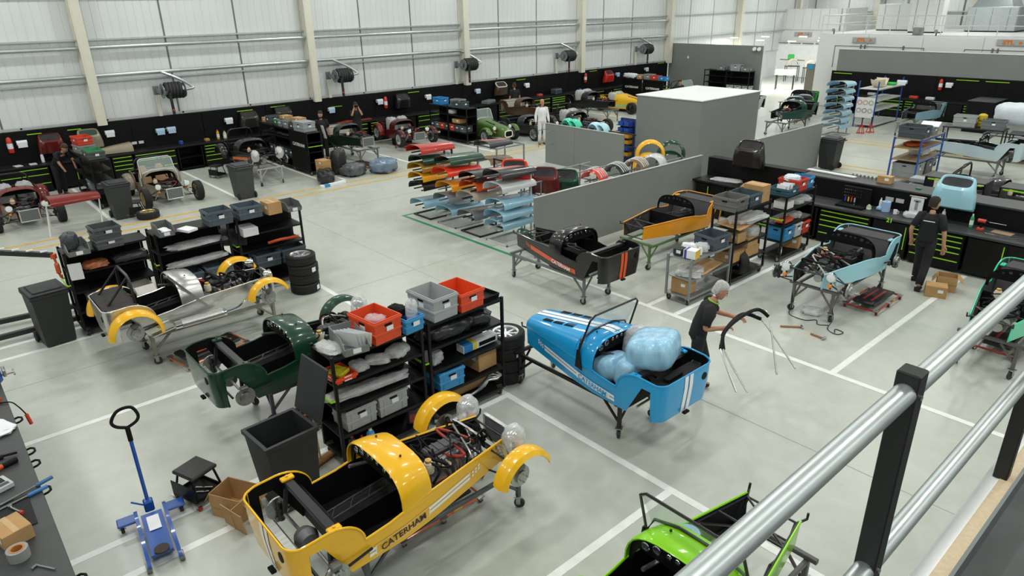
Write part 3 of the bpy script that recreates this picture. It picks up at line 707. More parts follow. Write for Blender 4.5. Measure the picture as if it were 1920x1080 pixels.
    if stripe:
        scol, x0, x1, two = stripe
        zc = lambda x: .10 + (x - .7) * .09
        for s in (-1, 1):
            if two:
                for dz in (-.026, .026): cput(('str2', s, dz, x0, x1), lambda b: side_patch(b, s, x0, x1, lambda x: zc(x) + dz, .019), 'side_stripe', paint(scol), c)
            else: cput(('str1', s, x0, x1), lambda b: side_patch(b, s, x0, x1, zc, .045), 'side_stripe', paint(scol), c)
            for k in range(6):
                x = x1 + .03 + .045 * (k // 2); cput(('chk', s, k, x1), lambda b: side_patch(b, s, x, x + .03, lambda q: zc(q) + (.02 if k % 2 else -.02) + .012 * (k // 2), .014), 'stripe_check', paint(scol), c)
            if word:
                wcol, bg, tcol = word if len(word) == 3 else (word[0], word[1], None)
                xm = 1.10
                if bg:
                    if bg != scol: cput(('wbo', s), lambda b: side_patch(b, s, .785, 1.425, zc, .056, .008), 'name_plate_border', paint(scol), c)
                    cput(('wbg', s), lambda b: side_patch(b, s, .795, 1.415, zc, .05, .0095), 'name_plate', paint(bg), c)
                w_ = hw(xm) * (1 - .05 * max(0, .3 - zc(xm)) / .3) + .012
                yaw = -math.atan((hw(.8) - hw(1.42)) / .62)
                mt = Matrix.Translation((xm, s * w_, zc(xm))) @ (Matrix.Rotation(-yaw if s < 0 else yaw, 4, 'Z')) @ Matrix.Rotation(-.09, 4, 'Y') @ (Matrix.Rotation(pi / 2, 4, 'X') if s < 0 else Matrix.Rotation(pi, 4, 'Z') @ Matrix.Rotation(pi / 2, 4, 'X'))
                o = put('lettering', text_mesh('CATERHAM', .1, .0012, xs=1.02, bold=.0015), paint(wcol), c)
                o.matrix_local = mt
    if rearstripe:
        for y0 in (-.085, .015):
            cput(('rs', y0), lambda b: b.loft([[(tub_x(z_) - .005, y0, z_), (tub_x(z_) - .005, y0 + .07, z_)] for z_ in (.03, .2, .38, .56)]), 'rear_stripe', paint(rearstripe), c)
    put_c('tlbar', lambda b: b.box((.005, -.0, .02), (.05, .1, .03), .006), 'number_plate_lamp', DBLK())
    for s in (-1, 1): cput('rearhole', lambda b: b.lathe([(.0, 0), (.05, 0), (.05, -.01), (.0, -.012)], 16, Matrix.Rotation(pi / 2, 4, 'Y')), 'filler_cap', DBLK(), c, loc=(.004, s * .33, .40)) if s < 0 else None
    return c
def tub_x(z_): return .04 * max(0, (.35 - z_)) / .35
# ------------------------------------------------------------------ cars in the front bays (nose to +y)
UP = pi / 2      # nose towards +y
def at_bay(cx, ry): return (cx, ry)
G1 = 'car bodies on trestles in the bays'
trestle('grey wheeled trestle under the yellow car body', (-5.07, 1.47), UP, '54585c')
yel = car('sports_car', 'bright yellow open sports car body with black lettering and no wheels', (-5.07, 1.47), UP, 'f0b81a', fwing='f0b81a', lights='wrapped', stripe=('f4f5f3', .72, 2.0, True), word=('141414', 'f0b81a'), rearstripe='f4f5f3', seed=3, group=G1)
trestle('black wheeled trestle under the bright blue car', (-4.06, 6.36), pi, '1d1e20')
blu = car('sports_car', 'bright blue car body with white stripes, bonnet and windscreen fitted', (-4.06, 6.36), pi, '1a9bd8', bonnet='1a9bd8', bstripe='f4f6f7', screen='1b1c1e', stripe=('f4f6f7', .72, 2.15, True), word=('1a9bd8', 'f4f6f7'), rearstripe='f4f6f7', hubs=False, eng=0, rad_=False, seed=4, group=G1)
trestle('grey-purple wheeled trestle under the dark green car', (-8.57, 2.06), UP, '5b5867')
car('sports_car', 'dark green open car body with engine wiring beside the orange crate', (-8.57, 2.06), UP, '0f3a26', fwing='0f3a26', lights='wrapped', seed=5, group=G1)
trestle('grey wheeled trestle under the bare aluminium car', (-11.57, 1.55), UP, '8a8a80', x0=.6, x1=2.6)
ALUCAR = car('sports_car', 'bare aluminium car with yellow wings, black boot cover and roll bar', (-11.57, 1.55), UP, ALU(), fwing='f2b81c', rwing='f2b81c', lights='chrome', bar=True, cover=True, seed=6, group=G1)
trestle('grey wheeled trestle under the black and orange car', (-7.44, 9.2), pi, '77797a', x0=.64, x1=2.62)
car('sports_car', 'black car body with orange stripes and white lettering by the aisle', (-7.44, 9.2), pi, '0c0c0d', stripe=('e2571f', .72, 2.1, False), word=('f4f4f2', None), rearstripe='e2571f', hubs=False, eng=0, rad_=False, seed=7, group=G1)
trestle('green wheeled trestle under the orange car body', (-8.73, 13.65), -UP, '5c7d4c', x0=.5, x1=2.47)
car('sports_car', 'orange open car body without scuttle beside the grey partition', (-8.73, 13.65), -UP, 'f0a01e', scuttle=False, hubs=False, eng=0, rad_=False, seed=8, inner=mat('grey_carpet', '3c3c3d', .8, var=.1), group=G1)
trestle('grey wheeled trestle under the pale blue car', (-4.93, 13.7), -UP, '6d6a66', x0=.14, x1=2.28)
car('sports_car', 'pale blue open car body with chrome headlights and engine hoses', (-4.93, 13.7), -UP, '9fd6e6', scuttle=False, lights='low', seed=9, inner=mat('grey_carpet', '3c3c3d', .8, var=.1), rad_=False, group=G1)
trestle('grey wheeled trestle under the mint green car', (-2.19, 13.7), -UP, '5f5d5b', x0=.14, x1=2.3)
car('sports_car', 'mint green open car body at the right edge behind the railing', (-2.19, 13.7), -UP, '36d2a4', scuttle=False, hubs=False, eng=1, lod=1, seed=10, inner=mat('grey_carpet', '3c3c3d', .8, var=.1), rad_=False, group=G1)
trestle('grey wheeled trestle under the lime green car', (-2.27, 2.54), UP, '5f5d5b')
car('sports_car', 'lime green car body with black windscreen frame at the bottom edge', (-2.27, 2.54), UP, '8fdc17', screen='1b1c1e', hubs=False, eng=0, rad_=False, seed=11, group=G1)
# ================================================================== RACKS, CRATES, BOXES
def hollow(b, d, th=.012, taper=.96):
    X, Y, H = d[0] / 2, d[1] / 2, d[2]
    o0 = [(-X * taper, -Y * taper, 0), (X * taper, -Y * taper, 0), (X * taper, Y * taper, 0), (-X * taper, Y * taper, 0)]
    o1 = [(-X, -Y, H), (X, -Y, H), (X, Y, H), (-X, Y, H)]
    i1 = [(x - th * (1 if x > 0 else -1), y - th * (1 if y > 0 else -1), H) for x, y, _ in o1]
    i0 = [(x - th * (1 if x > 0 else -1), y - th * (1 if y > 0 else -1), th) for x, y, _ in o0]
    b.loft([o0, o1, i1, i0], close=True, caps=True)
def crate_body(b, d):
    hollow(b, d)
def crate_rim(b, d, z=None):
    X, Y, H = d[0] / 2 + .006, d[1] / 2 + .006, d[2]
    z = H - .03 if z is None else z
    for s in (-1, 1):
        b.box((0, s * Y, z), (2 * X + .012, .014, .03), .003); b.box((s * X, 0, z), (.014, 2 * Y - .013, .03), .003)
def crate(label, loc, rz, col, d=(.6, .4, .3), group='plastic parts crates', lab=True, lid=False, ribs=True):
    t = thing('storage_crate', label, 'crate', loc, rz, group)
    m = plastic(col)
    cput(('crb', d), lambda b: crate_body(b, d), 'body', m, t)
    cput(('crr', d), lambda b: crate_rim(b, d), 'rim', m, t)
    if ribs:
        cput(('crl', d), lambda b: crate_rim(b, (d[0] * .97, d[1] * .97, d[2]), d[2] * .42), 'band', m, t)
        for sx in (-1, 1):
            for sy in (-1, 1): cput(('crv', d), lambda b: b.box((0, 0, d[2] / 2), (.03, .012, d[2] * .95), .003), 'rib', m, t, loc=(sx * d[0] * .33, sy * d[1] * .49, 0))
    for s in (-1, 1):
        cput('slot', lambda b: b.box((0, 0, 0), (.006, .11, .03), .002), 'handle_slot', DBLK(), t, loc=(s * (d[0] / 2 + .001), 0, d[2] - .075))
    cput('slot', lambda b: 0, 'handle_slot', DBLK(), t, loc=(0, -d[1] / 2 - .001, d[2] - .075), rot=(0, 0, pi / 2))
    if lab:
        cput('clab', lambda b: b.box((0, 0, 0), (.1, .003, .06)), 'label_card', PAPER(), t, loc=(.02, -d[1] / 2 * .985 - .008, d[2] * .58))
        cput('clab', lambda b: 0, 'label_card', PAPER(), t, loc=(d[0] / 2 * .985 + .008, .02, d[2] * .58), rot=(0, 0, pi / 2))
    if lid: cput(('crlid', d), lambda b: b.box((0, 0, d[2] + .012), (d[0] + .02, d[1] + .02, .02), .005), 'lid', m, t)
    return t
def bin_box(label, loc, rz, col='7d807f', d=(.5, .3, .2), group='open-fronted parts bins'):
    """slant-fronted picking bin"""
    t = thing('picking_bin', label, 'bin', loc, rz, group)
    X, Y, H = d[0] / 2, d[1] / 2, d[2]
    b = MB(); th = .01
    for s in (-1, 1): b.prism([(-X, 0), (X, 0), (X + .03, H * .45), (X * .6, H), (-X, H)], -th / 2, th / 2, Matrix.Translation((0, s * Y, 0)) @ Matrix.Rotation(pi / 2, 4, 'X'))
    b.box((0, 0, th / 2), (2 * X, 2 * Y, th)).box((-X, 0, H / 2), (th, 2 * Y, H)).box((X + .01, 0, H * .22), (th, 2 * Y, H * .44))
    o = put('body', b, plastic(col), t); o['kind'] = 'stuff' if False else 'part'
    del o['kind']
    cput('clab', lambda b: 0, 'label_card', PAPER(), t, loc=(X + .02, 0, H * .25), rot=(0, 0, pi / 2))
    return t
def carton(label, loc, rz, d=(.4, .3, .25), group=None, opened=False, col=None, tape=True):
    t = thing('cardboard_box', label, 'box', loc, rz, group)
    m = CARD() if not col else mat('carton_' + col, col, .8, var=.06)
    if opened:
        cput(('cob', d), lambda b: hollow(b, d, .006, 1), 'body', m, t)
        for a, (dx, dy) in enumerate(((1, 0), (-1, 0), (0, 1), (0, -1))):
            L_ = d[1] if dx else d[0]; w_ = min(d[0], d[1]) * .48
            cput(('flap', L_, w_), lambda b: b.box((w_ / 2, 0, 0), (w_, L_ * .98, .006)), 'flap', m, t, loc=(dx * d[0] / 2, dy * d[1] / 2, d[2]), rot=(0, .75 + .25 * a, math.atan2(dy, dx)))
    else:
        cput(('cb', d), lambda b: b.box((0, 0, d[2] / 2), d, .004), 'body', m, t)
        if tape: cput(('ctape', d), lambda b: b.box((0, 0, d[2] + .0005), (d[0] * 1.002, .05, .002)), 'tape', mat('parcel_tape', 'c3a273', .35), t)
        cput('cardlab', lambda b: b.box((0, 0, 0), (.09, .002, .06)), 'label_card', PAPER(), t, loc=(d[0] * .2, -d[1] / 2 - .001, d[2] * .6))
    return t
def bundle(label, loc, rz, d, m=None, seed=1, name='plastic_bag', cat='bag', group='plastic bags of parts', e=.6, amp=.14, rot=None):
    b = MB(); cloth_blob(b, d, seed, n=22, m=11, amp=amp, e=e)
    return tag(put(name, b.mesh(name, 70), m or FILM(), None, loc=loc, rot=rot or (0, 0, rz)), label, cat, group)
SHELF = (.14, .47, .84, 1.18, 1.53)
def rack(label, loc, rz, L_=1.28, D=.55, levels=SHELF, group='black shelf trolleys', panel=None, handle=(1,), word_side=-1, col=None, H=None, back=0):
    """wheeled shelf trolley, length along its x"""
    t = thing('shelf_trolley', label, 'trolley', (loc[0], loc[1], 0), rz, group)
    m = col or BLK(); H = H or levels[-1] + .03
    for sx in (-1, 1):
        for sy in (-1, 1):
            cput(('post', H), lambda b: b.box((0, 0, (H + .12) / 2), (.04, .04, H - .12), .004), 'post', m, t, loc=(sx * (L_ / 2 - .02), sy * (D / 2 - .02), 0))
            castor(t, sx * (L_ / 2 - .06), sy * (D / 2 - .06), .05, rnd.uniform(-2, 2))
    for z in levels:
        cput(('shelf', L_, D), lambda b: b.box((0, 0, -.008), (L_ - .01, D - .01, .016), .003), 'shelf', m, t, loc=(0, 0, z))
        for s in (-1, 1): cput(('lip', L_), lambda b: b.box((0, 0, 0), (L_ - .08, .012, .035), .002), 'shelf_lip', m, t, loc=(0, s * (D / 2 - .008), z - .016))
    for s in handle:
        cput(('rhand', D), lambda b: b.tube([(0, -D / 2 + .03, 0), (.05, -D / 2 + .03, 0), (.05, D / 2 - .03, 0), (0, D / 2 - .03, 0)], .014, 6), 'push_handle', LIME(), t, loc=(s * L_ / 2, 0, .98), rot=(0, 0, 0 if s > 0 else pi))
    if back: cput(('rback', L_, H), lambda b: b.box((0, 0, H / 2 + .04), (L_ - .09, .008, H - .2)), 'back_panel', DBLK(), t, loc=(0, back * (D / 2 - .02), 0))
    if panel:
        for s in panel:
            p = cput(('rpan', L_, H), lambda b: b.box((0, 0, H / 2 + .06), (L_ - .02, .012, H - .14), .003), 'side_panel', BPAN, t, loc=(0, s * (D / 2 + .005), 0))
            put('lettering', text_mesh('CATERHAM', .15, .001, xs=1.15, bold=.003), paint('f3f4f3'), p, loc=(0, s * .008, H * .68), rot=(pi / 2, 0, 0 if s < 0 else pi))
    return t
# ---- the two trolleys in the middle of the foreground (length along y)
rack('black shelf trolley between the dark green and yellow cars', (-6.93, 3.66), UP, handle=(-1,), back=1)
rack('black shelf trolley beside the blue car and the white-rimmed tyre stack', (-6.93, 5.01), UP, handle=(-1,), back=1)
T = 1.535
crate('large orange crate on the trolley beside the dark green car', (-6.88, 3.76, T), .12, 'dc4f24', (.52, .40, .3))
crate('large orange crate at the far end of the trolley by the blue car', (-6.93, 5.1, T), .06, 'dc4f24', (.55, .40, .26))
crate('tall pale grey open crate on the trolley by the blue car', (-6.93, 4.66, T), .06, 'a7abac', (.55, .40, .32))
crate('small bright blue crate tucked beside the orange crate', (-6.85, 4.14, T), .1, '3a8fc4', (.48, .28, .2))
bin_box('grey slanted bin full of papers before the orange crate', (-6.85, 3.37, T), -.15, '7b7f7e', (.5, .3, .2))
for k in range(5): tag(put('paper_sheet', MB().box((0, 0, .11), (.3, .002, .22)), PAPER(), None, loc=(-6.8 + .012 * k, 3.33 + .03 * k, T + .03), rot=(.25, .05 * k, .5 + .06 * k)), 'white sheets of paper standing in the grey slanted bin', 'paper', 'papers in the slanted bin')
bundle('clear plastic bag of fittings at the near end of the trolley', (-6.88, 3.13, T), .3, (.36, .22, .1), seed=2)
bundle('pink-tinted plastic bag lying in the large orange crate', (-6.9, 3.78, T + .12), .7, (.26, .2, .13), mat('pink_film', 'd9b9be', .3, alpha=.6), seed=3)
bundle('black padded mirror pod resting on the small blue crate', (-6.95, 4.12, T + .12), .4, (.22, .16, .15), DBLK(), seed=4, name='black_pod', cat='pod', group=None)
bundle('white bottle wrapped in a plastic bag by the grey crate', (-6.76, 4.22, T + .08), .4, (.13, .12, .3), seed=5)
tag(put('black_tray', (lambda b: (hollow(b, (.42, .3, .06)), b)[1])(MB()), DBLK(), None, loc=(-6.93, 5.48, T), rot=(0, 0, .1)), 'black plastic tray at the far end of the trolley top', 'tray')
z = 1.2
crate('flat orange tray with yellow and black pack under the trolley top', (-6.84, 3.18, z - .01), .05, 'd9481f', (.36, .28, .08), ribs=False)
tag(put('safety_pack', MB().box((0, 0, .03), (.22, .18, .05), .01), mat('pack_yellow', 'b9b01e', .4, var=.4, scale=18), None, loc=(-6.84, 3.18, z + .03), rot=(.1, 0, .4)), 'yellow and black pack lying in the flat orange tray', 'pack')
for k, (y, d) in enumerate(((3.45, (.25, .2, .1)), (3.72, (.3, .22, .09)), (4.0, (.3, .25, .12)))): bundle('clear bag of small parts on the second shelf by the orange tray, number %s along' % ('one', 'two', 'three')[k], (-6.83, y, z - .01), k, d, seed=8 + k)
bundle('large black film bundle on the second shelf by the blue car', (-6.9, 4.8, z - .01), 1.5, (.8, .4, .22), mat('black_film', '2b2d2e', .25, var=.3, bump=.6, bscale=10), seed=12)
bundle('dark film bundle at the far end of the second shelf', (-6.9, 5.35, z - .01), 1.2, (.4, .4, .2), mat('black_film', '2b2d2e', .25, var=.3, bump=.6, bscale=10), seed=13)
z = .86
bundle('long film-wrapped trim strip on the third shelf beside the yellow car', (-6.85, 3.55, z), 1.5, (1.1, .22, .1), seed=14)
bundle('black hose coil on the third shelf beside the yellow car', (-6.98, 3.7, z), 1.4, (.8, .2, .12), DBLK(), seed=15, name='hose_coil', cat='hose', group=None)
t = thing('long_parts_box', 'long white, blue and yellow printed box on the third shelf by the blue car', 'box', (-6.84, 5.3, z), UP + .02)
put('body', MB().box((0, 0, .055), (.62, .16, .11), .003), mat('box_print', 'd9dcdc', .5, var=.1), t); put('printed_band', MB().box((-.22, 0, .056), (.16, .164, .112), .003), plastic('2d7fc0'), t); put('yellow_band', MB().box((-.1, 0, .057), (.06, .166, .113), .003), plastic('e6c93c'), t); put('dark_panel', MB().box((.12, -.083, .055), (.3, .003, .06)), DBLK(), t)
bundle('clear plastic bag at the near end of the third shelf by the blue car', (-6.85, 4.55, z), .2, (.25, .22, .18), seed=16)
z = .485
crate('pale grey crate on the low shelf nearest the wheelie bin', (-6.87, 3.34, z), UP + .03, 'a3a6a6', (.42, .36, .28))
crate('pale grey crate on the low shelf second from the wheelie bin', (-6.87, 3.80, z), UP + .03, 'a3a6a6', (.42, .36, .3))
crate('bright blue crate on the low shelf under the printed box', (-6.85, 4.72, z), UP - .03, '3a8fc4', (.4, .38, .28))
carton('brown cardboard box on the low shelf nearest the tyre stack', (-6.93, 5.4, z), .05, (.36, .34, .3))
def bottle(label, loc, col, cap, h_=.24, r=.045, cat='bottle', name='bottle', group=None):
    t = thing(name, label, cat, loc, 0, group)
    cput(('bot', h_, r), lambda b: b.lathe([(.01, 0), (r, .005), (r, h_ * .68), (r * .75, h_ * .82), (r * .35, h_ * .86)], 14), 'body', plastic(col, .3), t)
    cput(('botc', h_, r), lambda b: b.lathe([(r * .42, h_ * .86), (r * .42, h_), (.0, h_ + .002)], 12), 'cap', plastic(cap, .4), t)
    cput(('botl', h_, r), lambda b: b.lathe([(r + .001, h_ * .2), (r + .001, h_ * .55)], 14), 'label_wrap', PAPER(), t) if cat == 'bottle' and col != '2f6fae' else None
    return t
z = .145
bottle('red-topped bottle on the bottom shelf nearest the yellow car', (-6.75, 3.2, z), '3a3f45', 'c23324')
bottle('small dark bottle with white label on the bottom shelf', (-6.72, 3.32, z), '2b2f36', 'b5301f', .2, .04)
bottle('translucent blue bottle on the bottom shelf beside red caps', (-6.71, 3.44, z), '4f9fd8', 'e8ecee', .26, .055)
t = thing('oil_can', 'large black oil can with red cap on the bottom shelf', 'can', (-6.76, 4.12, z), 1.2)
put('body', MB().box((0, 0, .13), (.2, .1, .26), .03), plastic('25272a', .35), t); put('cap', MB().lathe([(.03, .26), (.03, .3), (0, .302)], 12), plastic('c8342a'), t, loc=(-.05, 0, 0)); put('handle', MB().tube([(.0, 0, .25), (.03, 0, .31), (.09, 0, .29), (.1, 0, .2)], .014, 8), plastic('25272a', .35), t); put('label_wrap', MB().box((0, -.051, .11), (.12, .002, .12)), mat('oil_label', '8f3430', .5, var=.3), t)
t = thing('exhaust_headers', 'polished steel exhaust pipes lying on the bottom shelf by the blue car', 'exhaust', (-6.8, 5.3, z), .2)
for k in range(4): put('pipe', MB().tube(smooth([(0, -.3 + .02 * k, .04), (.03, -.1 + .05 * k, .06), (.0, .1 + .06 * k, .1 + .03 * k), (.12, .25 + .03 * k, .12)], 4), .022, 8), STEEL(), t)
put('cardboard_roll', (lambda b: b.lathe([(.1, 0), (.1, 1.1), (.095, 1.1), (.095, 0)], 18, Matrix.Rotation(pi / 2, 4, 'X'), closed=True))(MB()), CARD(), None, loc=(-6.93, 5.62, .25)) and tag(bpy.context.scene.collection.objects[-1], 'wide roll of brown cardboard on the bottom shelf by the blue car', 'cardboard roll')

# ---- three trolleys beside the aluminium car
for k, (y, lb) in enumerate(((2.17, 'nearest the wheelie bin'), (3.6, 'in the middle'), (5.08, 'next to the tall tyre stack'))):
    rack('black shelf trolley behind the aluminium car, ' + lb, (-13.42, y), UP, L_=1.34, handle=(-1,), back=1)
crate('dark grey crate in the middle of the trolley nearest the bin', (-13.2, 2.2, T), UP + .05, '55595b', (.42, .42, .17))
crate('dark grey lower crate under another on the trolley nearest the bin', (-13.2, 2.2, T + .17), UP + .05, '4e5254', (.42, .42, .2))
bin_box('grey slanted bin holding a dark bag at the trolley end', (-13.2, 1.72, T), 0, '6f7370', (.5, .32, .18))
bundle('dark printed bag standing in the grey slanted bin', (-13.25, 1.66, T + .04), .3, (.14, .26, .3), mat('dark_bag', '4a4d50', .3, var=.5, scale=25), seed=21)
bin_box('grey slanted bin holding white papers, middle trolley', (-13.2, 3.12, T), 0, '6a6d6c', (.42, .26, .2))
for k in range(3): tag(put('paper_sheet', MB().box((0, 0, 0), (.2, .14, .004)), PAPER(), None, loc=(-13.1, 3.12, T + .09 + .006 * k), rot=(0, .15, .2 * k)), 'white papers lying in the grey bin of the middle trolley', 'paper', 'papers in the middle bin')
tag(put('folder', MB().box((0, 0, .025), (.3, .22, .05), .006), PAPER(), None, loc=(-13.08, 3.5, T), rot=(0, 0, .4)), 'white folder lying beside the grey paper bin', 'folder')
crate('blue-grey crate at the far end of the middle trolley', (-13.2, 4.1, T), UP, '4d5a63', (.46, .42, .27))
crate('blue-grey crate on the trolley next to the tyre stack', (-13.2, 4.68, T), UP, '4d5a63', (.46, .42, .25))
carton('brown taped box on the trolley next to the tyre stack', (-13.12, 5.14, T), .05, (.34, .28, .24))
bin_box('dark slanted bin with papers at the far trolley end', (-13.12, 5.52, T), 0, '5f6363', (.46, .28, .17))
z = 1.2
bundle('orange and silver bagged parts on the second shelf nearest the bin', (-13.25, 1.95, z - .01), 0, (.3, .4, .12), mat('orange_bag', 'a8643d', .4, var=.6, scale=14), seed=22)
bundle('black bagged parts on the second shelf nearest the bin', (-13.25, 2.5, z - .01), 0, (.3, .6, .14), mat('black_film', '2b2d2e', .25), seed=23)
bundle('flat film-wrapped panel on the second shelf of the middle trolley', (-13.25, 3.6, z - .01), .1, (.4, 1.0, .07), seed=24)
carton('white parcel boxes on the second shelf by the tyre stack', (-13.2, 4.62, z - .01), 0, (.4, .3, .16), col='dadcdc', tape=False)
t = tag(put('seat_belt_harness', MB().tube(smooth([(0, -.3, .05), (.1, -.1, .1), (.0, .1, .06), (.12, .3, .09)], 5), .03, 6), mat('orange_webbing', 'd4552a', .6), None, loc=(-13.2, 5.3, .86)), 'orange webbing harness on the third shelf by the tyre stack', 'harness')
bundle('long film-wrapped tube on the third shelf of the middle trolley', (-13.2, 3.6, .85), .05, (.25, 1.1, .1), seed=25)
crate('blue-grey crate on the low shelf left of the engine', (-13.2, 3.35, .485), UP, '4d5a63', (.5, .44, .26)); crate('blue-grey crate on the low shelf right behind the engine', (-13.2, 3.92, .485), UP, '59656d', (.5, .44, .28))
crate('blue-grey crate on the low shelf nearest the tyre stack', (-13.2, 5.42, .485), UP, '465058', (.5, .44, .28)); crate('blue-grey crate on the low shelf second from the tyre stack', (-13.2, 4.88, .485), UP, '465058', (.5, .44, .28))
crate('pale grey crate on the low shelf behind the boot cover', (-13.2, 1.95, .485), UP, '969a9b', (.5, .44, .26))
carton('white cardboard tray on the low shelf behind the roll bar', (-13.2, 2.55, .485), .1, (.36, .34, .24), opened=True, col='d5d2cb')
tag(put('assembly_sheet', MB().box((0, 0, 0), (.004, .2, .3)), mat('printed_sheet', 'e4e6e6', .6, var=.06, scale=40), None, loc=(-13.12, 1.62, 1.22), rot=(0, .06, -.2)), 'printed white sheet clipped to the trolley end by the bin', 'sheet')

# ---- right-hand trolleys by the pale blue car
rack('black shelf trolley with cardboard boxes between orange and pale blue cars', (-6.93, 12.18), UP, handle=(1,))
rack('black shelf trolley with red and blue crates beside the workbench', (-6.93, 14.1), UP, handle=(-1,), levels=(.14, .47, .84, 1.16, 1.47))
crate('taupe crate at the near end of the trolley by the orange car', (-6.92, 11.72, T), UP, '6c6a68', (.46, .5, .26), lab=False)
crate('dark teal crate in the middle of the trolley by the orange car', (-6.92, 12.22, T), UP, '44545d', (.42, .5, .25))
carton('brown box on top of the trolley by the orange car', (-6.9, 12.62, T), 0, (.42, .3, .34))
bundle('large clear film sheet hanging off the second shelf by the orange car', (-6.85, 12.3, 1.19), 1.5, (1.0, .45, .12), seed=31)
tag(put('cardboard_sheet', MB().box((0, 0, 0), (.5, .7, .01)), CARD(), None, loc=(-6.88, 11.95, 1.2), rot=(.0, .1, .1)), 'flat brown cardboard sheet on the second shelf by the orange car', 'cardboard')
bundle('clear bag of castings on the third shelf by the orange car', (-6.85, 12.4, .85), .1, (.35, .4, .2), seed=32); carton('small brown box on the third shelf by the orange car', (-6.85, 11.9, .85), 0, (.3, .3, .2))
carton('brown box on the low shelf, upper of two', (-6.88, 12.3, .48 + .2), .05, (.4, .42, .2)); carton('brown box on the low shelf, lower of two', (-6.88, 12.3, .48), 0, (.42, .5, .2)); carton('long brown box on the low shelf nearest the grey trolley', (-6.88, 11.8, .48), .03, (.4, .44, .2))
w_ = thing('spare_wheel', 'black-rimmed wheel standing on the bottom shelf by the orange car', 'wheel', (-6.78, 12.0, .14)); wheel(w_, (0, 0, .25), 1, '2a2b2d', UP * 0 - .3, r=.25)
T2 = 1.475
crate('red crate on the trolley beside the workbench', (-6.92, 14.15, T2), UP, 'c8402c', (.42, .46, .26)); crate('dark teal tray full of white cards', (-6.86, 13.66, T2), UP, '2f5663', (.44, .44, .16)); crate('small blue crate at the far end of that trolley top', (-6.92, 14.54, T2), UP, '2f86be', (.28, .42, .24))
for k in range(9): tag(put('white_card', MB().box((0, 0, .1), (.2, .004, .2)), PAPER(), None, loc=(-6.86, 13.5 + .045 * k, T2 + .015), rot=(.15 * (k % 3 - 1), .06, .06 * k)), 'white cards standing in the dark teal tray', 'card', 'cards in the teal tray')
bundle('white rag on the red crate beside the workbench', (-6.92, 14.1, T2 + .2), .3, (.32, .34, .12), mat('white_rag', 'd5dfe6', .8), seed=33, name='rag', cat='cloth', group=None)
carton('white box on the second shelf beside the workbench', (-6.85, 13.72, 1.17), 0, (.3, .3, .16), col='dfdfdc'); bundle('orange padded strip under the white box', (-6.82, 13.8, .85), 0, (.25, .5, .07), mat('orange_pad', 'c9562a', .6), seed=34, name='padded_strip', cat='strip', group=None)
for k, (y, zz) in enumerate(((14.2, 1.165), (14.5, 1.165), (14.25, .845))): bundle('bag of metal parts on the trolley beside the workbench, ' + ('upper near', 'upper far', 'lower')[k], (-6.85, y, zz), k, (.36, .32, .12), seed=35 + k)
crate('blue crate on the low shelf below the lime handle', (-6.86, 13.72, .48), UP, '2f86be', (.36, .44, .3)); crate('pale grey crate on the low shelf between blue and red', (-6.86, 14.13, .48), UP, 'b4bac0', (.3, .44, .3)); crate('red crate on the low shelf beside the workbench', (-6.86, 14.48, .48), UP, 'bf3f2d', (.3, .44, .28))
carton('brown box on the bottom shelf beside the workbench', (-6.85, 14.35, .145), .3, (.34, .3, .27)); bottle('grey spray can on the bottom shelf beside the workbench', (-6.75, 13.65, .145), '8d9496', 'd05a2a', .22, .035)
# grey trolley in front of them
gt = rack('low grey steel trolley with a blue-grey crate on top', (-6.93, 10.83), UP, L_=1.34, levels=(.16, .52, .9), handle=(), col=mat('grey_trolley_steel', '8f9494', .4, metal=.5, var=.1), group=None)
crate('blue-grey crate on the low grey trolley', (-6.9, 11.15, .915), UP - .05, '4a545c', (.5, .46, .26))
t = thing('parts_box', 'small white, purple and yellow box on the grey trolley', 'box', (-6.78, 10.32, .915), .2); put('body', MB().box((0, 0, .08), (.24, .2, .16), .004), PAPER(), t); put('purple_band', MB().box((-.08, 0, .081), (.05, .204, .162), .003), plastic('5a3f9e'), t); put('yellow_band', MB().box((.12, 0, .08), (.01, .2, .16)), plastic('e0b834'), t)
bundle('white plastic canister lying on the grey trolley', (-7.0, 10.55, .915), .5, (.28, .2, .17), plastic('e6e8e8'), seed=41, name='canister', cat='canister', group=None); bundle('clear bag of parts beside the white canister', (-6.85, 10.75, .915), .5, (.26, .24, .16), seed=42); carton('small dark green box on the grey trolley', (-7.05, 10.33, .915), .1, (.16, .2, .12), col='24392f', tape=False)
bottle('white bottle lying by the purple box', (-6.75, 10.55, .915), 'e4e6e6', 'd9d9d9', .18, .04)
bundle('clear film sheet hanging from the middle shelf of the grey trolley', (-6.86, 10.45, .53), .4, (.5, .5, .14), seed=43); tag(put('cardboard_sheet', MB().box((0, 0, 0), (.42, .7, .012)), CARD(), None, loc=(-6.86, 10.9, .58), rot=(.06, .05, .1)), 'flat brown cardboard on the middle shelf of the grey trolley', 'cardboard'); carton('brown box on the bottom shelf of the grey trolley', (-6.95, 10.4, .165), .1, (.36, .3, .3))

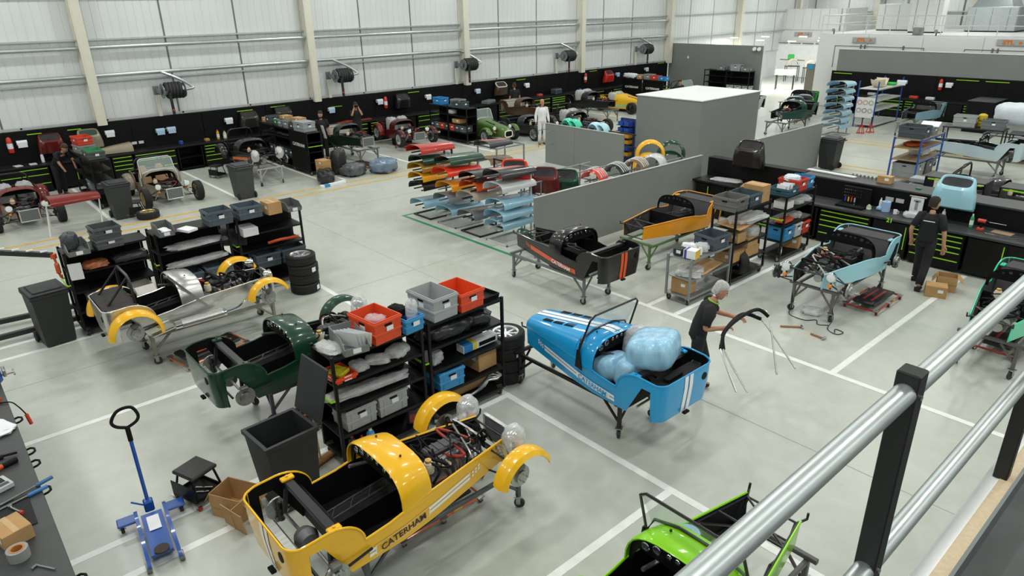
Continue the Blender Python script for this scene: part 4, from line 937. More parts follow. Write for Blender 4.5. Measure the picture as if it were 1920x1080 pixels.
# ---- trolleys along the left-hand bays (length along x)
for k in range(3): rack('black shelf trolley in the row by the black car, ' + ('nearest the wall', 'in the middle', 'with the lettered panel')[k], (-25.05 + 1.3 * k, 10.36), 0, back=1, levels=(.14, .45, .78, 1.1, 1.42), panel=(-1,) if k == 2 else None, handle=(1,) if k == 2 else ())
T3 = 1.425
for k, (x, d, c_, lb) in enumerate(((-25.0, (.34, .4, .26), '4a5256', 'dark grey crate with rounded lid'), (-24.35, (.26, .4, .2), '2f7d3e', 'green crate'), (-24.0, (.3, .4, .24), '8f9496', 'grey crate second along'), (-23.5, (.36, .42, .26), '8b9092', 'grey crate third along'), (-23.05, (.3, .42, .2), '3c434b', 'slate crate'), (-22.45, (.66, .46, .3), '9aa0a2', 'large grey lidded crate'))):
    crate(lb + ' on the lettered trolley row', (x, 10.36, T3), .02 * k, c_, d, lid=(k == 5))
carton('brown box at the wall end of the lettered trolley row', (-25.45, 10.36, T3), 0, (.3, .34, .16)); carton('brown box stacked on the grey crate, left', (-23.9, 10.4, T3 + .25), .1, (.4, .3, .12)); carton('brown box stacked on the slate crate', (-23.0, 10.45, T3 + .22), .1, (.5, .3, .16))
for k, x in enumerate((-24.85, -24.5, -24.0, -23.65, -23.25)): crate('slate grey crate on the lower shelf of the lettered row, %s from the wall' % ('first', 'second', 'third', 'fourth', 'fifth')[k], (x, 10.33, .46), 0, ('3c434b', '6e7476', '9da2a4', '454d54', '454d54')[k], (.3, .44, .26))
for k, x in enumerate((-24.9, -24.3, -23.7)): bundle('dark bagged tube on the upper shelf of the lettered row, %s' % ('left', 'middle', 'right')[k], (x, 10.25, 1.11), .2, (.5, .2, .1), mat('black_film', '2b2d2e', .25), seed=50 + k)
for k in range(2): rack('black shelf trolley by the finished green car, ' + ('wall side', 'aisle side')[k], (-24.25 + 1.3 * k, 17.5), 0, back=1, levels=(.14, .45, .78, 1.1, 1.42), handle=())
crate('bright blue crate on the trolley by the finished green car', (-24.4, 17.5, T3), 0, '2f8fcf', (.6, .4, .28)); crate('grey crate behind the slate crate by the green car', (-23.45, 17.7, T3), .2, '8d9294', (.56, .36, .26)); crate('slate crate on the trolley end by the green car', (-22.95, 17.42, T3), .1, '464e57', (.62, .42, .24))
for k, c_ in enumerate(('3f474e', '6a7072', 'c4452c', '4a525a', 'c4452c', '464e56', '5a6268')): crate('lower-shelf crate by the finished green car, %s from the wall side' % ('first', 'second', 'third', 'fourth', 'fifth', 'sixth', 'seventh')[k], (-24.75 + .345 * k, 17.47, .46), 0, c_, (.31, .44, .27))
carton('brown box on the shelf above the crates by the green car', (-23.1, 17.45, .79), 0, (.5, .36, .16)); bundle('silver bagged parts on the upper shelf by the green car', (-23.5, 17.4, 1.11), 0, (.4, .3, .18), seed=55)
# trolley by the left-hand worker
for k in range(2): rack('black shelf trolley beside the beige car, ' + ('wall side', 'aisle side')[k], (-24.3 + 1.32 * k, 4.05), 0, levels=(.14, .45, .78, 1.1, 1.38), handle=())
crate('orange crate stacked above a grey one by the leaning worker', (-24.2, 4.05, 1.62), .1, 'd1452a', (.6, .42, .24)); crate('grey crate under the orange one by the leaning worker', (-24.15, 4.05, 1.385), .1, '8e9293', (.62, .44, .235)); crate('dark green-rimmed tray on the trolley beside the beige car', (-22.95, 4.05, 1.385), 0, '4d5551', (.72, .46, .22)); crate('green tray nested in the dark tray beside the beige car', (-22.95, 4.05, 1.45), 0, '3f8f63', (.66, .4, .19), ribs=False, lab=False)
crate('grey crate on the low shelf beside the beige car', (-23.2, 4.0, .46), 0, '7d8587', (.5, .44, .28))
# lettered trolleys far along the left wall
for k in range(2): rack('black lettered trolley near the grey back wall, ' + ('wall side', 'aisle side')[k], (-24.9 + 1.42 * k, 31.0), 0, levels=(.14, .45, .78, 1.1, 1.38), panel=(-1,), handle=(1,), L_=1.36)
bundle('white cloth bundle on the far lettered trolley', (-25.2, 31.0, 1.385), 0, (.9, .4, .26), mat('white_rag', 'd5dfe6', .8), seed=61, name='cloth_bundle', cat='cloth', group=None)
carton('brown box on the far lettered trolley', (-24.5, 31.0, 1.385), 0, (.3, .36, .22)); crate('grey crate on the far lettered trolleys', (-24.0, 31.1, 1.385), 0, '8f9496', (.5, .4, .28)); crate('red crate on the far lettered trolleys', (-23.5, 31.0, 1.385), 0, 'c4432c', (.5, .4, .24)); crate('blue crate on the far lettered trolleys', (-23.0, 31.0, 1.385), 0, '2f86c4', (.46, .4, .2))
# trolleys against the grey back wall
for k in range(2): rack('black shelf trolley against the grey back wall, ' + ('left', 'right')[k], (-22.9 + 1.45 * k, 35.9), 0, back=1, levels=(.14, .55, .95, 1.3, 1.6), handle=(), L_=1.42)
crate('grey crate on the left trolley by the grey back wall', (-22.6, 35.9, 1.61), 0, '7f8586', (.5, .4, .2)); crate('large grey crate on the right trolley by the grey back wall', (-21.7, 35.9, 1.61), 0, '9ba0a1', (.6, .4, .34)); crate('flat grey crate on the right trolley by the grey back wall', (-21.1, 35.9, 1.61), 0, '84898a', (.5, .4, .18))
for k in range(3): crate('white-labelled grey crate on the low shelf by the grey back wall, ' + ('left', 'middle', 'right')[k], (-21.9 + .5 * k, 35.85, .56), 0, 'a3a8a9', (.42, .4, .3))
# ================================================================== WORKBENCHES, WALL FITTINGS
WTOP = mat('grey_worktop', '3b3d3e', .45, var=.12, scale=5)
CABM = mat('black_cabinet', '0b0c0d', .45, var=.1, scale=4, spec=.25)
ORD = ('first', 'second', 'third', 'fourth', 'fifth', 'sixth', 'seventh', 'eighth', 'ninth', 'tenth', 'eleventh', 'twelfth', 'thirteenth', 'fourteenth', 'fifteenth', 'sixteenth', 'seventeenth', 'eighteenth', 'nineteenth', 'twentieth', 'twenty-first', 'twenty-second', 'twenty-third', 'twenty-fourth', 'twenty-fifth', 'twenty-sixth', 'twenty-seventh', 'twenty-eighth', 'twenty-ninth', 'thirtieth', 'thirty-first', 'thirty-second', 'thirty-third', 'thirty-fourth')
def cabinet(label, loc, rz, L_, kind, group, depth=.68, H=.82):
    """cabinet with its front at local y = 0 looking to -y, length along x from 0"""
    t = thing('tool_cabinet', label, 'cabinet', loc, rz, group)
    if kind == 'open':
        cput(('cabo', L_), lambda b: b.box((L_ / 2, depth / 2, .08), (L_, depth, .04)).box((L_ / 2, depth - .02, H / 2), (L_, .03, H - .06)).box((.02, depth / 2, H / 2), (.04, depth, H - .06)).box((L_ - .02, depth / 2, H / 2), (.04, depth, H - .06)).box((L_ / 2, depth / 2, .45), (L_ - .06, depth, .02)), 'body', CABM, t); return t
    cput(('cab', L_, H), lambda b: b.box((L_ / 2, depth / 2 + .01, H / 2 + .03), (L_ - .006, depth - .02, H - .06)), 'body', CABM, t)
    if kind == 'door':
        n = 2 if L_ > .8 else 1
        for k in range(n):
            w_ = L_ / n
            d = cput(('cdoor', w_, H), lambda b: b.box((w_ / 2, .008, H / 2 + .03), (w_ - .02, .02, H - .1), .004), 'door', CABM, t, loc=(k * w_, 0, 0))
            cput('dhan', lambda b: b.box((0, -.012, .5), (.018, .016, .5), .004), 'handle', LIME(), d, loc=((w_ - .06) if k == 0 else .06, 0, 0)) if k == 0 else None
    else:
        hs = {'d4': (.12, .13, .13, .36), 'd5': (.1, .11, .12, .17, .24), 'wide': (.18, .27, .29), 'd5b': (.1, .11, .12, .17, .24)}[kind]
        z = H - .02
        for h_ in hs:
            z -= h_ + .004
            d = cput(('cdr', L_, h_), lambda b: b.box((L_ / 2, .008, h_ / 2), (L_ - .02, .02, h_ - .012), .004), 'drawer', CABM, t, loc=(0, 0, z))
            cput(('chan', L_), lambda b: b.box((L_ / 2, -.012, 0), (L_ - .08, .016, .02), .004), 'handle', LIME(), d, loc=(0, 0, h_ - .04))
    return t
wb_units = [(-.9, .9, 'door'), (.05, .9, 'd5'), (1.0, .85, 'door'), (1.9, 1.35, 'wide'), (3.3, .75, 'door'), (4.1, .9, 'door'), (5.05, .65, 'd4'), (5.75, 1.35, 'wide'), (7.15, .85, 'open'), (8.05, .9, 'd5'), (9.0, 1.0, 'door'), (10.05, 1.0, 'door'), (11.1, 1.3, 'wide'), (12.5, .9, 'open'), (13.5, 1.3, 'wide'), (14.9, .9, 'd5'), (15.9, 1.3, 'door'), (17.3, 1.35, 'wide'), (18.7, .9, 'door'), (19.7, 1.0, 'd5'), (20.8, 1.1, 'door'), (22.0, .85, 'd5'), (22.95, 1.3, 'door'), (24.3, 1.2, 'wide'), (25.6, 1.0, 'd5'), (26.7, 1.0, 'door'), (27.8, .6, 'd4'), (28.45, 1.2, 'wide'), (29.7, .6, 'door'), (30.4, .8, 'd5'), (31.3, 1.3, 'door'), (32.7, 1.2, 'wide')]
for k, (y, L_, kind) in enumerate(wb_units):
    cabinet('black %s under the left wall bench, %s from the near end' % ({'door': 'cupboard', 'wide': 'wide drawer unit', 'open': 'open bay', 'd4': 'narrow drawer unit', 'd5': 'five-drawer unit'}[kind], ORD[k]), (-25.92, y, 0), UP, L_, kind, 'cabinets along the left wall')
tag(put('worktop', MB().box((-26.255, 16.5, .85), (.7, 35.2, .05), .006), mat('black_worktop', '151617', .5, var=.1, spec=.3), None), 'long black worktop running along the left wall', 'worktop')
# wall-hung things on the left boards
XW = WX + .085
def rail(y, z, L_, where): tag(put('tool_rail', MB().box((XW + .01, y, z), (.03, L_, .025), .006), LIME(), None), 'lime green tool rail on the left wall ' + where, 'rail', 'lime rails on the boards')
for y, z, wh in ((3.2, 1.74, 'beside the maroon nose cone'), (4.32, 1.74, 'above the beige nose cone'), (7.05, 1.42, 'between two blue paper rolls'), (10.0, 1.74, 'above the dark grey nose cone'), (11.3, 1.76, 'behind the lettered trolley row'), (13.75, 1.5, 'behind the bearded worker'), (17.63, 1.73, 'above the trolley with the blue crate'), (24.1, 1.76, 'right of the white-banded nose cone'), (29.46, 1.79, 'left of the bright red nose cone'), (35.5, 1.82, 'next to the grey back wall')): rail(y, z, .4 if y < 8 else .6, wh)
def extinguisher(label, loc, out):
    t = thing('fire_extinguisher', label, 'extinguisher', loc, 0, 'fire extinguishers on the boards')
    m = mat('extinguisher_red', 'c8301f', .3, coat=.4)
    cput('extb', lambda b: b.lathe([(.02, 0), (.075, .01), (.08, .03), (.08, .4), (.06, .46), (.03, .49)], 14), 'cylinder', m, t)
    cput('exth', lambda b: b.box((0, 0, .52), (.04, .13, .05), .01).tube([(0, .05, .5), (.05, .1, .4), (.05, .1, .15)], .012, 6), 'valve_and_hose', DBLK(), t, rot=(0, 0, out))
    cput('extl', lambda b: b.lathe([(.081, .14), (.081, .3)], 14), 'label_wrap', PAPER(), t)
extinguisher('red fire extinguisher at the left end of the wall', (XW + .09, 2.48, 1.25), 0); extinguisher('red fire extinguisher behind the maroon car with seats', (XW + .09, 16.1, 1.2), 0); extinguisher('red fire extinguisher far along the left wall', (XW + .09, 28.75, 1.25), 0); extinguisher('red fire extinguisher on the right back boards', (-11.36, 36.05, 1.3), UP)
def towel(label, loc, rz, col='cfdff0', L_=.28, r=.075, hang=.14):
    t = thing('paper_towel_roll', label, 'paper roll', loc, rz, 'paper rolls on the boards')
    cput(('tow', L_, r), lambda b: b.lathe([(.02, -L_ / 2), (r, -L_ / 2), (r, L_ / 2), (.02, L_ / 2)], 16, Matrix.Rotation(pi / 2, 4, 'X')), 'roll', mat('towel_' + col, col, .85, var=.04), t)
    cput(('tows', hang, L_), lambda b: b.box((r, 0, -hang / 2), (.004, L_ * .9, hang)), 'loose_sheet', mat('towel_' + col, col, .85, var=.04), t)
    cput(('towh', L_), lambda b: b.tube([(-.09, -L_ / 2 - .02, 0), (0, -L_ / 2 - .02, 0), (0, L_ / 2 + .02, 0), (-.09, L_ / 2 + .02, 0)], .008, 6), 'holder', DBLK(), t)
for k, (y, z, c_) in enumerate(((2.8, 1.53, 'e4e8ec'), (5.3, 1.53, 'dfe3e6'), (6.88, 1.4, 'a9c8e6'), (7.25, 1.41, 'b9d0e6'), (9.3, 1.49, 'dde4ea'), (13.5, 1.43, 'b3c9e2'), (15.8, 1.54, 'd4dde6'), (18.33, 1.5, 'e2e6ea'), (21.2, 1.5, 'c5d5e8'), (24.4, 1.5, 'e2e6e8'), (31.4, 1.5, '8fb6dc'), (34.0, 1.6, 'cfdbe8'))): towel('paper roll hanging on the left boards, %s from the near end' % ORD[k], (XW + .1, y, z), 0, c_)
towel('paper roll hanging on the right back boards by the extinguisher', (-11.0, 36.02, 1.58), -UP, 'dfe3e6')
towel('paper roll on the blue shelf rack at the back right', (-12.35, 34.2, 1.75), -UP, 'dfe6f0', .4)
SQ = lambda v, e: (1 if v > 0 else -1) * abs(v) ** e
def nose_ring(w_, d, z, slant, n=32, x0=0.0): return [(x0 + d * (1 + SQ(cos(a), .5)) / 2, w_ * SQ(sin(a), .5), z - slant * ((1 + SQ(cos(a), .5)) / 2)) for a in [2 * pi * k / n for k in range(n)]]
def nose_panel(b):
    """moulded nose shell hung on its tail: flared skirt below, slanted mouth with a thick lip on top"""
    b.loft([nose_ring(.37, .24, 0, -.06), nose_ring(.385, .30, .1, 0), nose_ring(.37, .31, .3, 0), nose_ring(.335, .3, .48, .03), nose_ring(.32, .29, .62, .16), nose_ring(.295, .26, .665, .17), nose_ring(.262, .2, .665, .165, x0=.035), nose_ring(.255, .19, .63, .16, x0=.04)], close=True)
def nose(label, loc, rz, col, tilt=.15, sc=1.0, mouth='101112', group='nose cones and shells'):
    t = thing('nose_cone', label, 'nose cone', loc, 0, group, rot=(0, tilt, rz)); t.scale = (sc, sc, sc)
    cput('nosepanel', nose_panel, 'shell', paint(col), t)
    cput('nosemouth', lambda b: b.loft([nose_ring(.256, .19, .632, .16, x0=.04), [(.13, 0, .5)] * 32], close=True), 'mouth', plastic(mouth, .6), t)
    return t
nose('maroon nose cone hung on the left boards', (XW, 3.55, 1.08), 0, '5c1712'); nose('beige nose cone with green mouth hung on the left boards', (XW, 4.65, 1.08), 0, '8d8473', mouth='1d3a2c'); nose('dark grey nose cone hung behind the black car', (XW, 10.05, 1.08), 0, '2a2929'); nose('black nose cone hung near the lettered trolleys', (XW, 11.4, 1.12), 0, '151617'); nose('black nose cone hung beyond the red extinguisher', (XW, 16.9, 1.1), 0, '151617'); put('white_band', MB().tube(nose_ring(.31, .275, .655, .17), .022, 6, closed=True), paint('eceae4'), nose('brown nose cone with white band far along the left wall', (XW, 22.6, 1.12), 0, '4a3a26')); nose('bright red nose cone far along the left wall', (XW, 30.55, 1.1), 0, 'b52318')
t = thing('loose_bonnet', 'beige bonnet panel lying on the left wall bench', 'bonnet', (-26.3, 5.2, .9), UP); put('panel', MB().shell([[(x, y * s, z * s) for y, z in scut(.3, 0, .28, 12)] for x, s in ((-.6, .5), (0, .8), (.6, 1.0))], .008), paint('9b8f7c'), t)
for k, (y, c_) in enumerate(((6.0, 'd8d8d4'), (6.22, 'd8d8d4'))): tag(put('socket_plate', MB().box((XW + .01, y, 1.07), (.02, .16, .09), .004), plastic(c_), None), 'grey double socket on the left boards above the beige bonnet', 'socket', 'wall sockets')
small = [(2.9, 'c9ced2', 'paper pad', (.3, .2, .02)), (2.5, 'd7dadc', 'white note pad', (.28, .2, .02)), (7.4, '2f4fa0', 'blue clamp', (.14, .1, .14)), (8.3, 'a8824a', 'small wooden box', (.2, .16, .1)), (10.9, '8d2420', 'red tool case', (.4, .3, .14)), (13.9, '9a2d22', 'red tool tray', (.3, .7, .05)), (14.8, '7d2a22', 'dark red tool tray', (.25, .6, .05)), (19.9, '5a5d5f', 'steel tray', (.4, .7, .14)), (21.6, '6d7274', 'steel sink tray', (.4, .8, .16)), (25.0, 'a03828', 'red parts box', (.2, .3, .14)), (26.2, '33414a', 'slate box', (.4, .6, .3)), (28.0, '2f4fa0', 'blue spool', (.16, .16, .14)), (31.9, 'b03026', 'red jar', (.1, .1, .2)), (33.4, 'd3d6d8', 'white folded cloth', (.3, .6, .12))]
for k, (y, c_, nm, d) in enumerate(small): tag(put(nm.replace(' ', '_'), MB().box((0, 0, d[2] / 2), d, min(d) * .2), plastic(c_), None, loc=(-26.2, y, .877), rot=(0, 0, .2 * (k % 3))), nm + ' on the left wall bench', nm.split()[-1])
bottle('white spray bottle on the bench at the left end', (-26.3, 3.2, .877), 'd9d4df', '5a4f9c', .3, .045); bottle('yellow spray gun standing on the bench', (-26.3, 8.75, .877), 'd8a02a', 'c98f1f', .34, .05); bottle('cream bottle beside the yellow spray gun', (-26.25, 8.98, .877), 'c9bfa0', 'b8ad8c', .28, .06)

# hose reels
for k, y in enumerate((7.49, 14.03, 20.52, 27.08, 33.55)):
    t = thing('hose_reel', 'black exhaust hose reel on the left wall, %s from the near end' % ORD[k], 'hose reel', (WX + .5, y, 2.74), 0, 'exhaust hose reels')
    def coil(b):
        pts = []
        for i in range(5 * 20 + 1):
            a = 2 * pi * i / 20; pts.append((.22 * cos(a), -.27 + .11 * i / 20 + .02, .22 * sin(a)))
        b.tube(pts, .068, 8)
    cput('reelcoil', coil, 'hose_coil', mat('hose_black', '232425', .6, var=.2, bump=.3, bscale=60), t)
    cput('reeldrum', lambda b: b.lathe([(.15, -.34), (.15, .34)], 20, Matrix.Rotation(pi / 2, 4, 'X')), 'drum', GALV(), t)
    for yy in (-.36, .36): cput('reeldisc', lambda b: b.lathe([(.02, -.01), (.25, -.01), (.25, .01), (.02, .01)], 24, Matrix.Rotation(pi / 2, 4, 'X')), 'end_disc', mat('reel_grey', '7d8486', .4, metal=.5), t, loc=(0, yy, 0))
    cput('reelbrk', lambda b: b.box((-.2, -.44, 0), (.5, .06, .16), .01).box((-.42, -.44, 0), (.05, .2, .3), .01).box((0, -.42, -.02), (.12, .06, .2), .02), 'wall_bracket', mat('reel_grey', '7d8486', .4, metal=.5), t)
    cput('reelpost', lambda b: b.box((-.44, -.44, -.5), (.08, .12, .75), .01), 'support_post', COLM, t)
    cput('reelhose', lambda b: b.tube(smooth([(.24, -.2, -.05), (.23, -.19, -.3), (.22, -.18, -.62), (.22, -.18, -.78)], 4), .05, 10), 'hanging_hose', mat('hose_black', '232425', .6), t)
    cput('reelring', lambda b: b.tube([(.22, -.18, -.6), (.22, -.18, -.65)], .056, 10), 'red_ring', mat('ring_red', 'b8452e', .5), t)
    cput('reelpipe', lambda b: b.tube(smooth([(.0, .36, 0), (0, .62, .02), (-.04, .66, .08), (-.2, .3, .35), (-.42, -.2, .61)], 6), .05, 10), 'suction_pipe', GALV(), t)

# ---- bench 21 (front towards -y)
for k, (x, L_, kind) in enumerate(((-7.65, .75, 'open'), (-6.85, 1.15, 'd5'), (-5.65, .75, 'door'), (-4.85, 1.0, 'd5b'), (-3.8, 1.4, 'door'), (-2.35, 1.3, 'door'), (-1.0, 1.2, 'd5'), (.25, 1.2, 'door'))):
    cabinet('black %s below the numbered workbench, %s from its left end' % ('drawer unit' if kind[0] == 'd' and kind != 'door' else 'cupboard', ORD[k]), (x, 15.5, 0), 0, L_, kind, 'cabinets below the numbered workbench', depth=.66)
bt = tag(put('worktop', MB().box((-3.1, 15.83, .86), (9.2, .76, .05), .005), WTOP, None), 'long dark worktop of the numbered workbench', 'worktop')
put('bench_number', text_mesh('21', .13, .001, bold=.004), LIME(), bt, loc=(-5.3, 15.448, .84), rot=(pi / 2, 0, 0))
ub = thing('bench_upstand', 'black upstand with a grey ledge behind the numbered workbench', 'upstand', (-3.1, 16.25, 0))
put('panel', MB().box((0, 0, .66), (9.2, .06, 1.32)), BPAN, ub); put('ledge', MB().box((0, .3, 1.335), (9.3, .7, .04), .005), WTOP, ub); put('rear_panel', MB().box((0, .62, .66), (9.2, .04, 1.32)), BPAN, ub)
for k, x in enumerate((-5.65, -5.43)): tag(put('socket_plate', MB().box((x, 16.21, 1.1), (.17, .02, .09), .004), plastic('b9bab4'), None), 'double socket on the upstand above the blue roll, ' + ('left', 'right')[k], 'socket')
t = thing('socket_tool_case', 'open black case of sockets and screwdrivers on the workbench', 'tool case', (-6.28, 15.8, .886), 0)
put('tray', MB().box((0, 0, .025), (.62, .34, .05), .01), DBLK(), t); put('lid', MB().box((0, .2, .22), (.62, .05, .38), .01), DBLK(), t)
for i in range(9):
    for j in range(3): cput('socket', lambda b: b.tube([(0, 0, 0), (0, -.03, 0)], .014, 8), 'socket', CHROME(), t, loc=(-.25 + .045 * i, .172, .2 + .07 * j))
for i in range(6): cput('spanner', lambda b: b.box((0, 0, 0), (.018, .2, .008), .002), 'spanner', CHROME(), t, loc=(.0 + .045 * i, 0, .056), rot=(0, 0, .1))
for i, c_ in enumerate(('2b56c0', 'd8c230', 'cf4b22', '9fc0d8')): cput('sdriver', lambda b: b.tube([(0, 0, 0), (0, 0, .1)], .016, 8), 'screwdriver', plastic(c_), t, loc=(-.22 + .07 * i, .14, .07))
t = thing('blue_paper_roll', 'blue paper roll standing on the workbench', 'paper roll', (-5.6, 15.95, .886)); put('roll', MB().lathe([(.03, 0), (.09, 0), (.09, .22), (.03, .22)], 18, closed=True), mat('blue_paper', '9dbbe0', .85), t); put('loose_sheet', MB().box((-.12, -.03, .05), (.12, .1, .08), .02), mat('blue_paper', '9dbbe0', .85), t)
bottle('white glue tube beside the blue paper roll', (-5.75, 16.02, .886), 'e8eaea', 'dfe2e2', .26, .03); bottle('small green pot beside the tool case', (-5.9, 15.8, .886), '8fc27a', 'd8dcd8', .12, .05)
t = thing('mug', 'white mug on the workbench above the number', 'mug', (-5.36, 15.86, .886)); put('cup', MB().lathe([(.0, .004), (.04, .004), (.042, .1), (.038, .1), (.036, .01), (0, .01)], 16), plastic('eceeee', .3), t); put('handle', MB().tube([(.04, 0, .08), (.07, 0, .07), (.07, 0, .03), (.04, 0, .02)], .007, 6), plastic('eceeee', .3), t)
t = thing('build_sheet_board', 'white printed board standing against the upstand', 'sign', (-5.05, 16.12, .89)); put('board', MB().box((0, 0, .2), (.26, .02, .4), .004), mat('printed_sheet', 'e4e6e6', .6, var=.06, scale=40), t); put('frame', MB().box((0, -.004, .39), (.34, .03, .025), .004).box((0, -.004, .01), (.34, .03, .025), .004), ALU(), t); put('print', MB().box((0, -.012, .2), (.06, .004, .2)).box((0, -.012, .3), (.14, .004, .05)), plastic('8f9698'), t)
bundle('pile of wrapped metal parts on the workbench', (-5.0, 15.85, .886), .3, (.36, .26, .12), seed=71); bottle('lime pot with a stick on the workbench', (-4.72, 15.8, .886), 'a8c95a', 'e4d8a0', .12, .05); bottle('silver spray can before the walking worker', (-4.45, 15.95, .886), 'cfd2d3', 'b5b9ba', .28, .036)
tag(put('white_dish', MB().lathe([(.0, .0), (.09, .005), (.12, .04), (.11, .04), (0, .015)], 18), plastic('e6e8e8'), None, loc=(-4.6, 15.75, .886)), 'white dish beside the silver spray can', 'dish')
bottle('green spray can with red base on the workbench', (-3.92, 15.95, .886), '3fa36a', 'e2e4e4', .28, .036)
t = thing('cordless_drill', 'red and black cordless drill standing on the workbench', 'drill', (-3.72, 15.85, .886)); put('battery', MB().box((0, 0, .03), (.12, .08, .06), .01), plastic('c3402a'), t); put('grip', MB().tube([(0, 0, .06), (.01, 0, .17)], .024, 10), DBLK(), t); put('motor', MB().tube([(-.07, 0, .2), (.07, 0, .2)], .038, 12), plastic('c3402a'), t); put('chuck', MB().tube([(.07, 0, .2), (.13, 0, .2)], [.032, .016], 10), DBLK(), t); put('drill_bit', MB().tube([(.13, 0, .2), (.42, 0, .2)], .006, 6), STEEL(), t)
tag(put('wood_board', MB().box((0, 0, .008), (.36, .22, .016), .002), mat('plywood', '9d8468', .7), None, loc=(-3.35, 15.95, .886), rot=(0, 0, -.1)), 'flat plywood board on the workbench', 'board')
for k in range(4): tag(put('spanner', MB().box((0, 0, .006), (.2, .02, .01), .003), CHROME(), None, loc=(-3.5 + .13 * k, 15.72 - .01 * k, .886), rot=(0, 0, .3 * k)), 'steel spanner lying beside the plywood board', 'spanner', 'spanners by the plywood')
for k, (x, y, r) in enumerate(((-2.68, 15.9, .3), (-2.5, 15.78, -.5), (-2.62, 15.68, .9))): tag(put('paper_sheet', MB().box((0, 0, .002 + .003 * k), (.3, .21, .002)), PAPER(), None, loc=(x, y, .886), rot=(.04, .03, r)), 'white paper sheets scattered on the workbench right end', 'paper', 'papers on the workbench')
nose('pale blue nose cone hung over the numbered workbench', (-4.36, 16.2, 1.15), -UP, '9fd0df', .05, 1.06, mouth='20262a')
carton('brown box on the grey ledge', (-5.95, 16.6, 1.356), 0, (.3, .2, .16)); tag(put('white_strip', MB().box((0, 0, .02), (1.2, .12, .03), .003), plastic('e4e6e6'), None, loc=(-7.2, 16.6, 1.356), rot=(0, 0, -.06)), 'long white trim strip on the grey ledge', 'strip')
for k in range(7): tag(put('spanner_end', MB().tube([(0, 0, 0), (0, 0, .06)], .02, 8), STEEL(), None, loc=(-6.75 + .09 * k, 16.75, 1.356)), 'small steel parts lined up on the grey ledge', 'part', 'steel parts on the ledge')
tag(put('green_sponge', MB().box((0, 0, .015), (.12, .06, .03), .006), plastic('2f7d4f'), None, loc=(-5.2, 16.5, 1.356)), 'green sponge on the grey ledge', 'sponge'); tag(put('blue_cloth', MB().box((0, 0, .01), (.3, .2, .02), .006), mat('blue_cloth', '9fc0de', .8), None, loc=(-4.7, 16.55, 1.356), rot=(0, 0, .4)), 'pale blue cloth on the grey ledge by the nose cone', 'cloth')
# low corner bench left of it
for k in range(3): cabinet('black cupboard of the corner bench by the grey partition, %s' % ('left', 'middle', 'right')[k], (-10.3 + .9 * k, 15.6, 0), 0, .88, 'door', 'corner bench cupboards', depth=.66)
tag(put('worktop', MB().box((-9.05, 15.93, .86), (2.7, .74, .05), .005), mat('black_worktop', '151617', .5, var=.1, spec=.3), None), 'black worktop of the corner bench by the partition', 'worktop')
tag(put('bench_upstand', MB().box((-9.05, 16.27, .68), (2.7, .06, 1.36), .004).box((-9.05, 16.4, 1.35), (2.7, .3, .04)), BPAN, None), 'black upstand behind the corner bench', 'upstand')
nose('black and dark red nose cone hung over the corner bench', (-9.1, 16.235, 1.26), -UP, '1c1413', .05, 1.1)
bundle('mirror-like film sheet lying on the corner bench', (-9.6, 15.95, .886), .2, (.8, .4, .05), seed=72); tag(put('cardboard_sheet', MB().box((0, 0, .005), (.4, .4, .008)), CARD(), None, loc=(-8.9, 15.9, .886), rot=(0, 0, .3)), 'cardboard sheet on the corner bench', 'cardboard')
# ---- benches along the right back boards
for k in range(11):
    kind = ('door', 'open', 'd4', 'd5', 'door', 'd5', 'door', 'door', 'd5', 'door', 'door')[k]
    cabinet('black cabinet under the right back boards, %s from the left' % ORD[k], (-16.2 + 1.22 * k, 35.42, 0), 0, 1.2, kind, 'cabinets under the right back boards')
tag(put('worktop', MB().box((-9.4, 35.76, .85), (13.6, .72, .05), .005), mat('black_worktop', '151617', .5, var=.1, spec=.3), None), 'long black worktop under the right back boards', 'worktop')
for x in (-15.9, -10.35, -9.2): tag(put('tool_rail', MB().box((x, 36.13, 1.78), (.9, .03, .03), .006), LIME(), None), 'lime green tool rail on the right back boards near %s' % {-15.9: 'the booth corner', -10.35: 'the extinguisher', -9.2: 'the white car'}[x], 'rail', 'lime rails on the boards')
for k, (x, c_, nm) in enumerate(((-14.2, 'b9bcbd', 'grey tool tray'), (-13.6, '2c5fb8', 'blue spool'), (-12.3, 'c0452c', 'red tool box'), (-11.6, 'd8dada', 'white tray'))): tag(put(nm.replace(' ', '_'), MB().box((0, 0, .06), (.36, .2, .12), .02), plastic(c_), None, loc=(x, 35.8, .877)), nm + ' on the right back bench', nm.split()[-1])
# ---- near-left bench with tools (front towards +y)
for k in range(5):
    cabinet('black drawer cabinet of the near-left bench, %s from the far end' % ORD[k], (-9.55 + 1.3 * k, .1, 0), pi, 1.28, 'door', 'cabinets of the near-left bench', depth=.8)
tag(put('worktop', MB().box((-7.5, -.3, .85), (6.7, .84, .05), .006), WTOP, None), 'dark grey worktop with tools at the lower left edge', 'worktop')
for k, x in enumerate((-9.3, -8.45, -8.15, -7.55, -5.95)): tag(put('case_handle', MB().tube([(x, .1, .78), (x, .16, .79), (x + .03, .19, .79), (x + .1, .19, .79), (x + .13, .16, .79), (x + .13, .1, .78)], .012, 6), DBLK(), None), 'black loop handle on the near-left bench edge, %s from the far end' % ORD[k], 'handle', 'loop handles of the near-left bench')
ZB = .877
t = thing('bench_vise', 'blue bench vise at the far end of the near-left bench', 'vise', (-10.3, .05, ZB)); put('body', MB().box((0, 0, .08), (.16, .22, .16), .03), paint('2a57a8'), t); put('jaw', MB().box((0, .14, .12), (.16, .04, .1), .01), STEEL(), t); put('screw_handle', MB().tube([(-.1, .24, .08), (.1, .24, .08)], .01, 6).tube([(0, .1, .08), (0, .25, .08)], .016, 8), STEEL(), t)
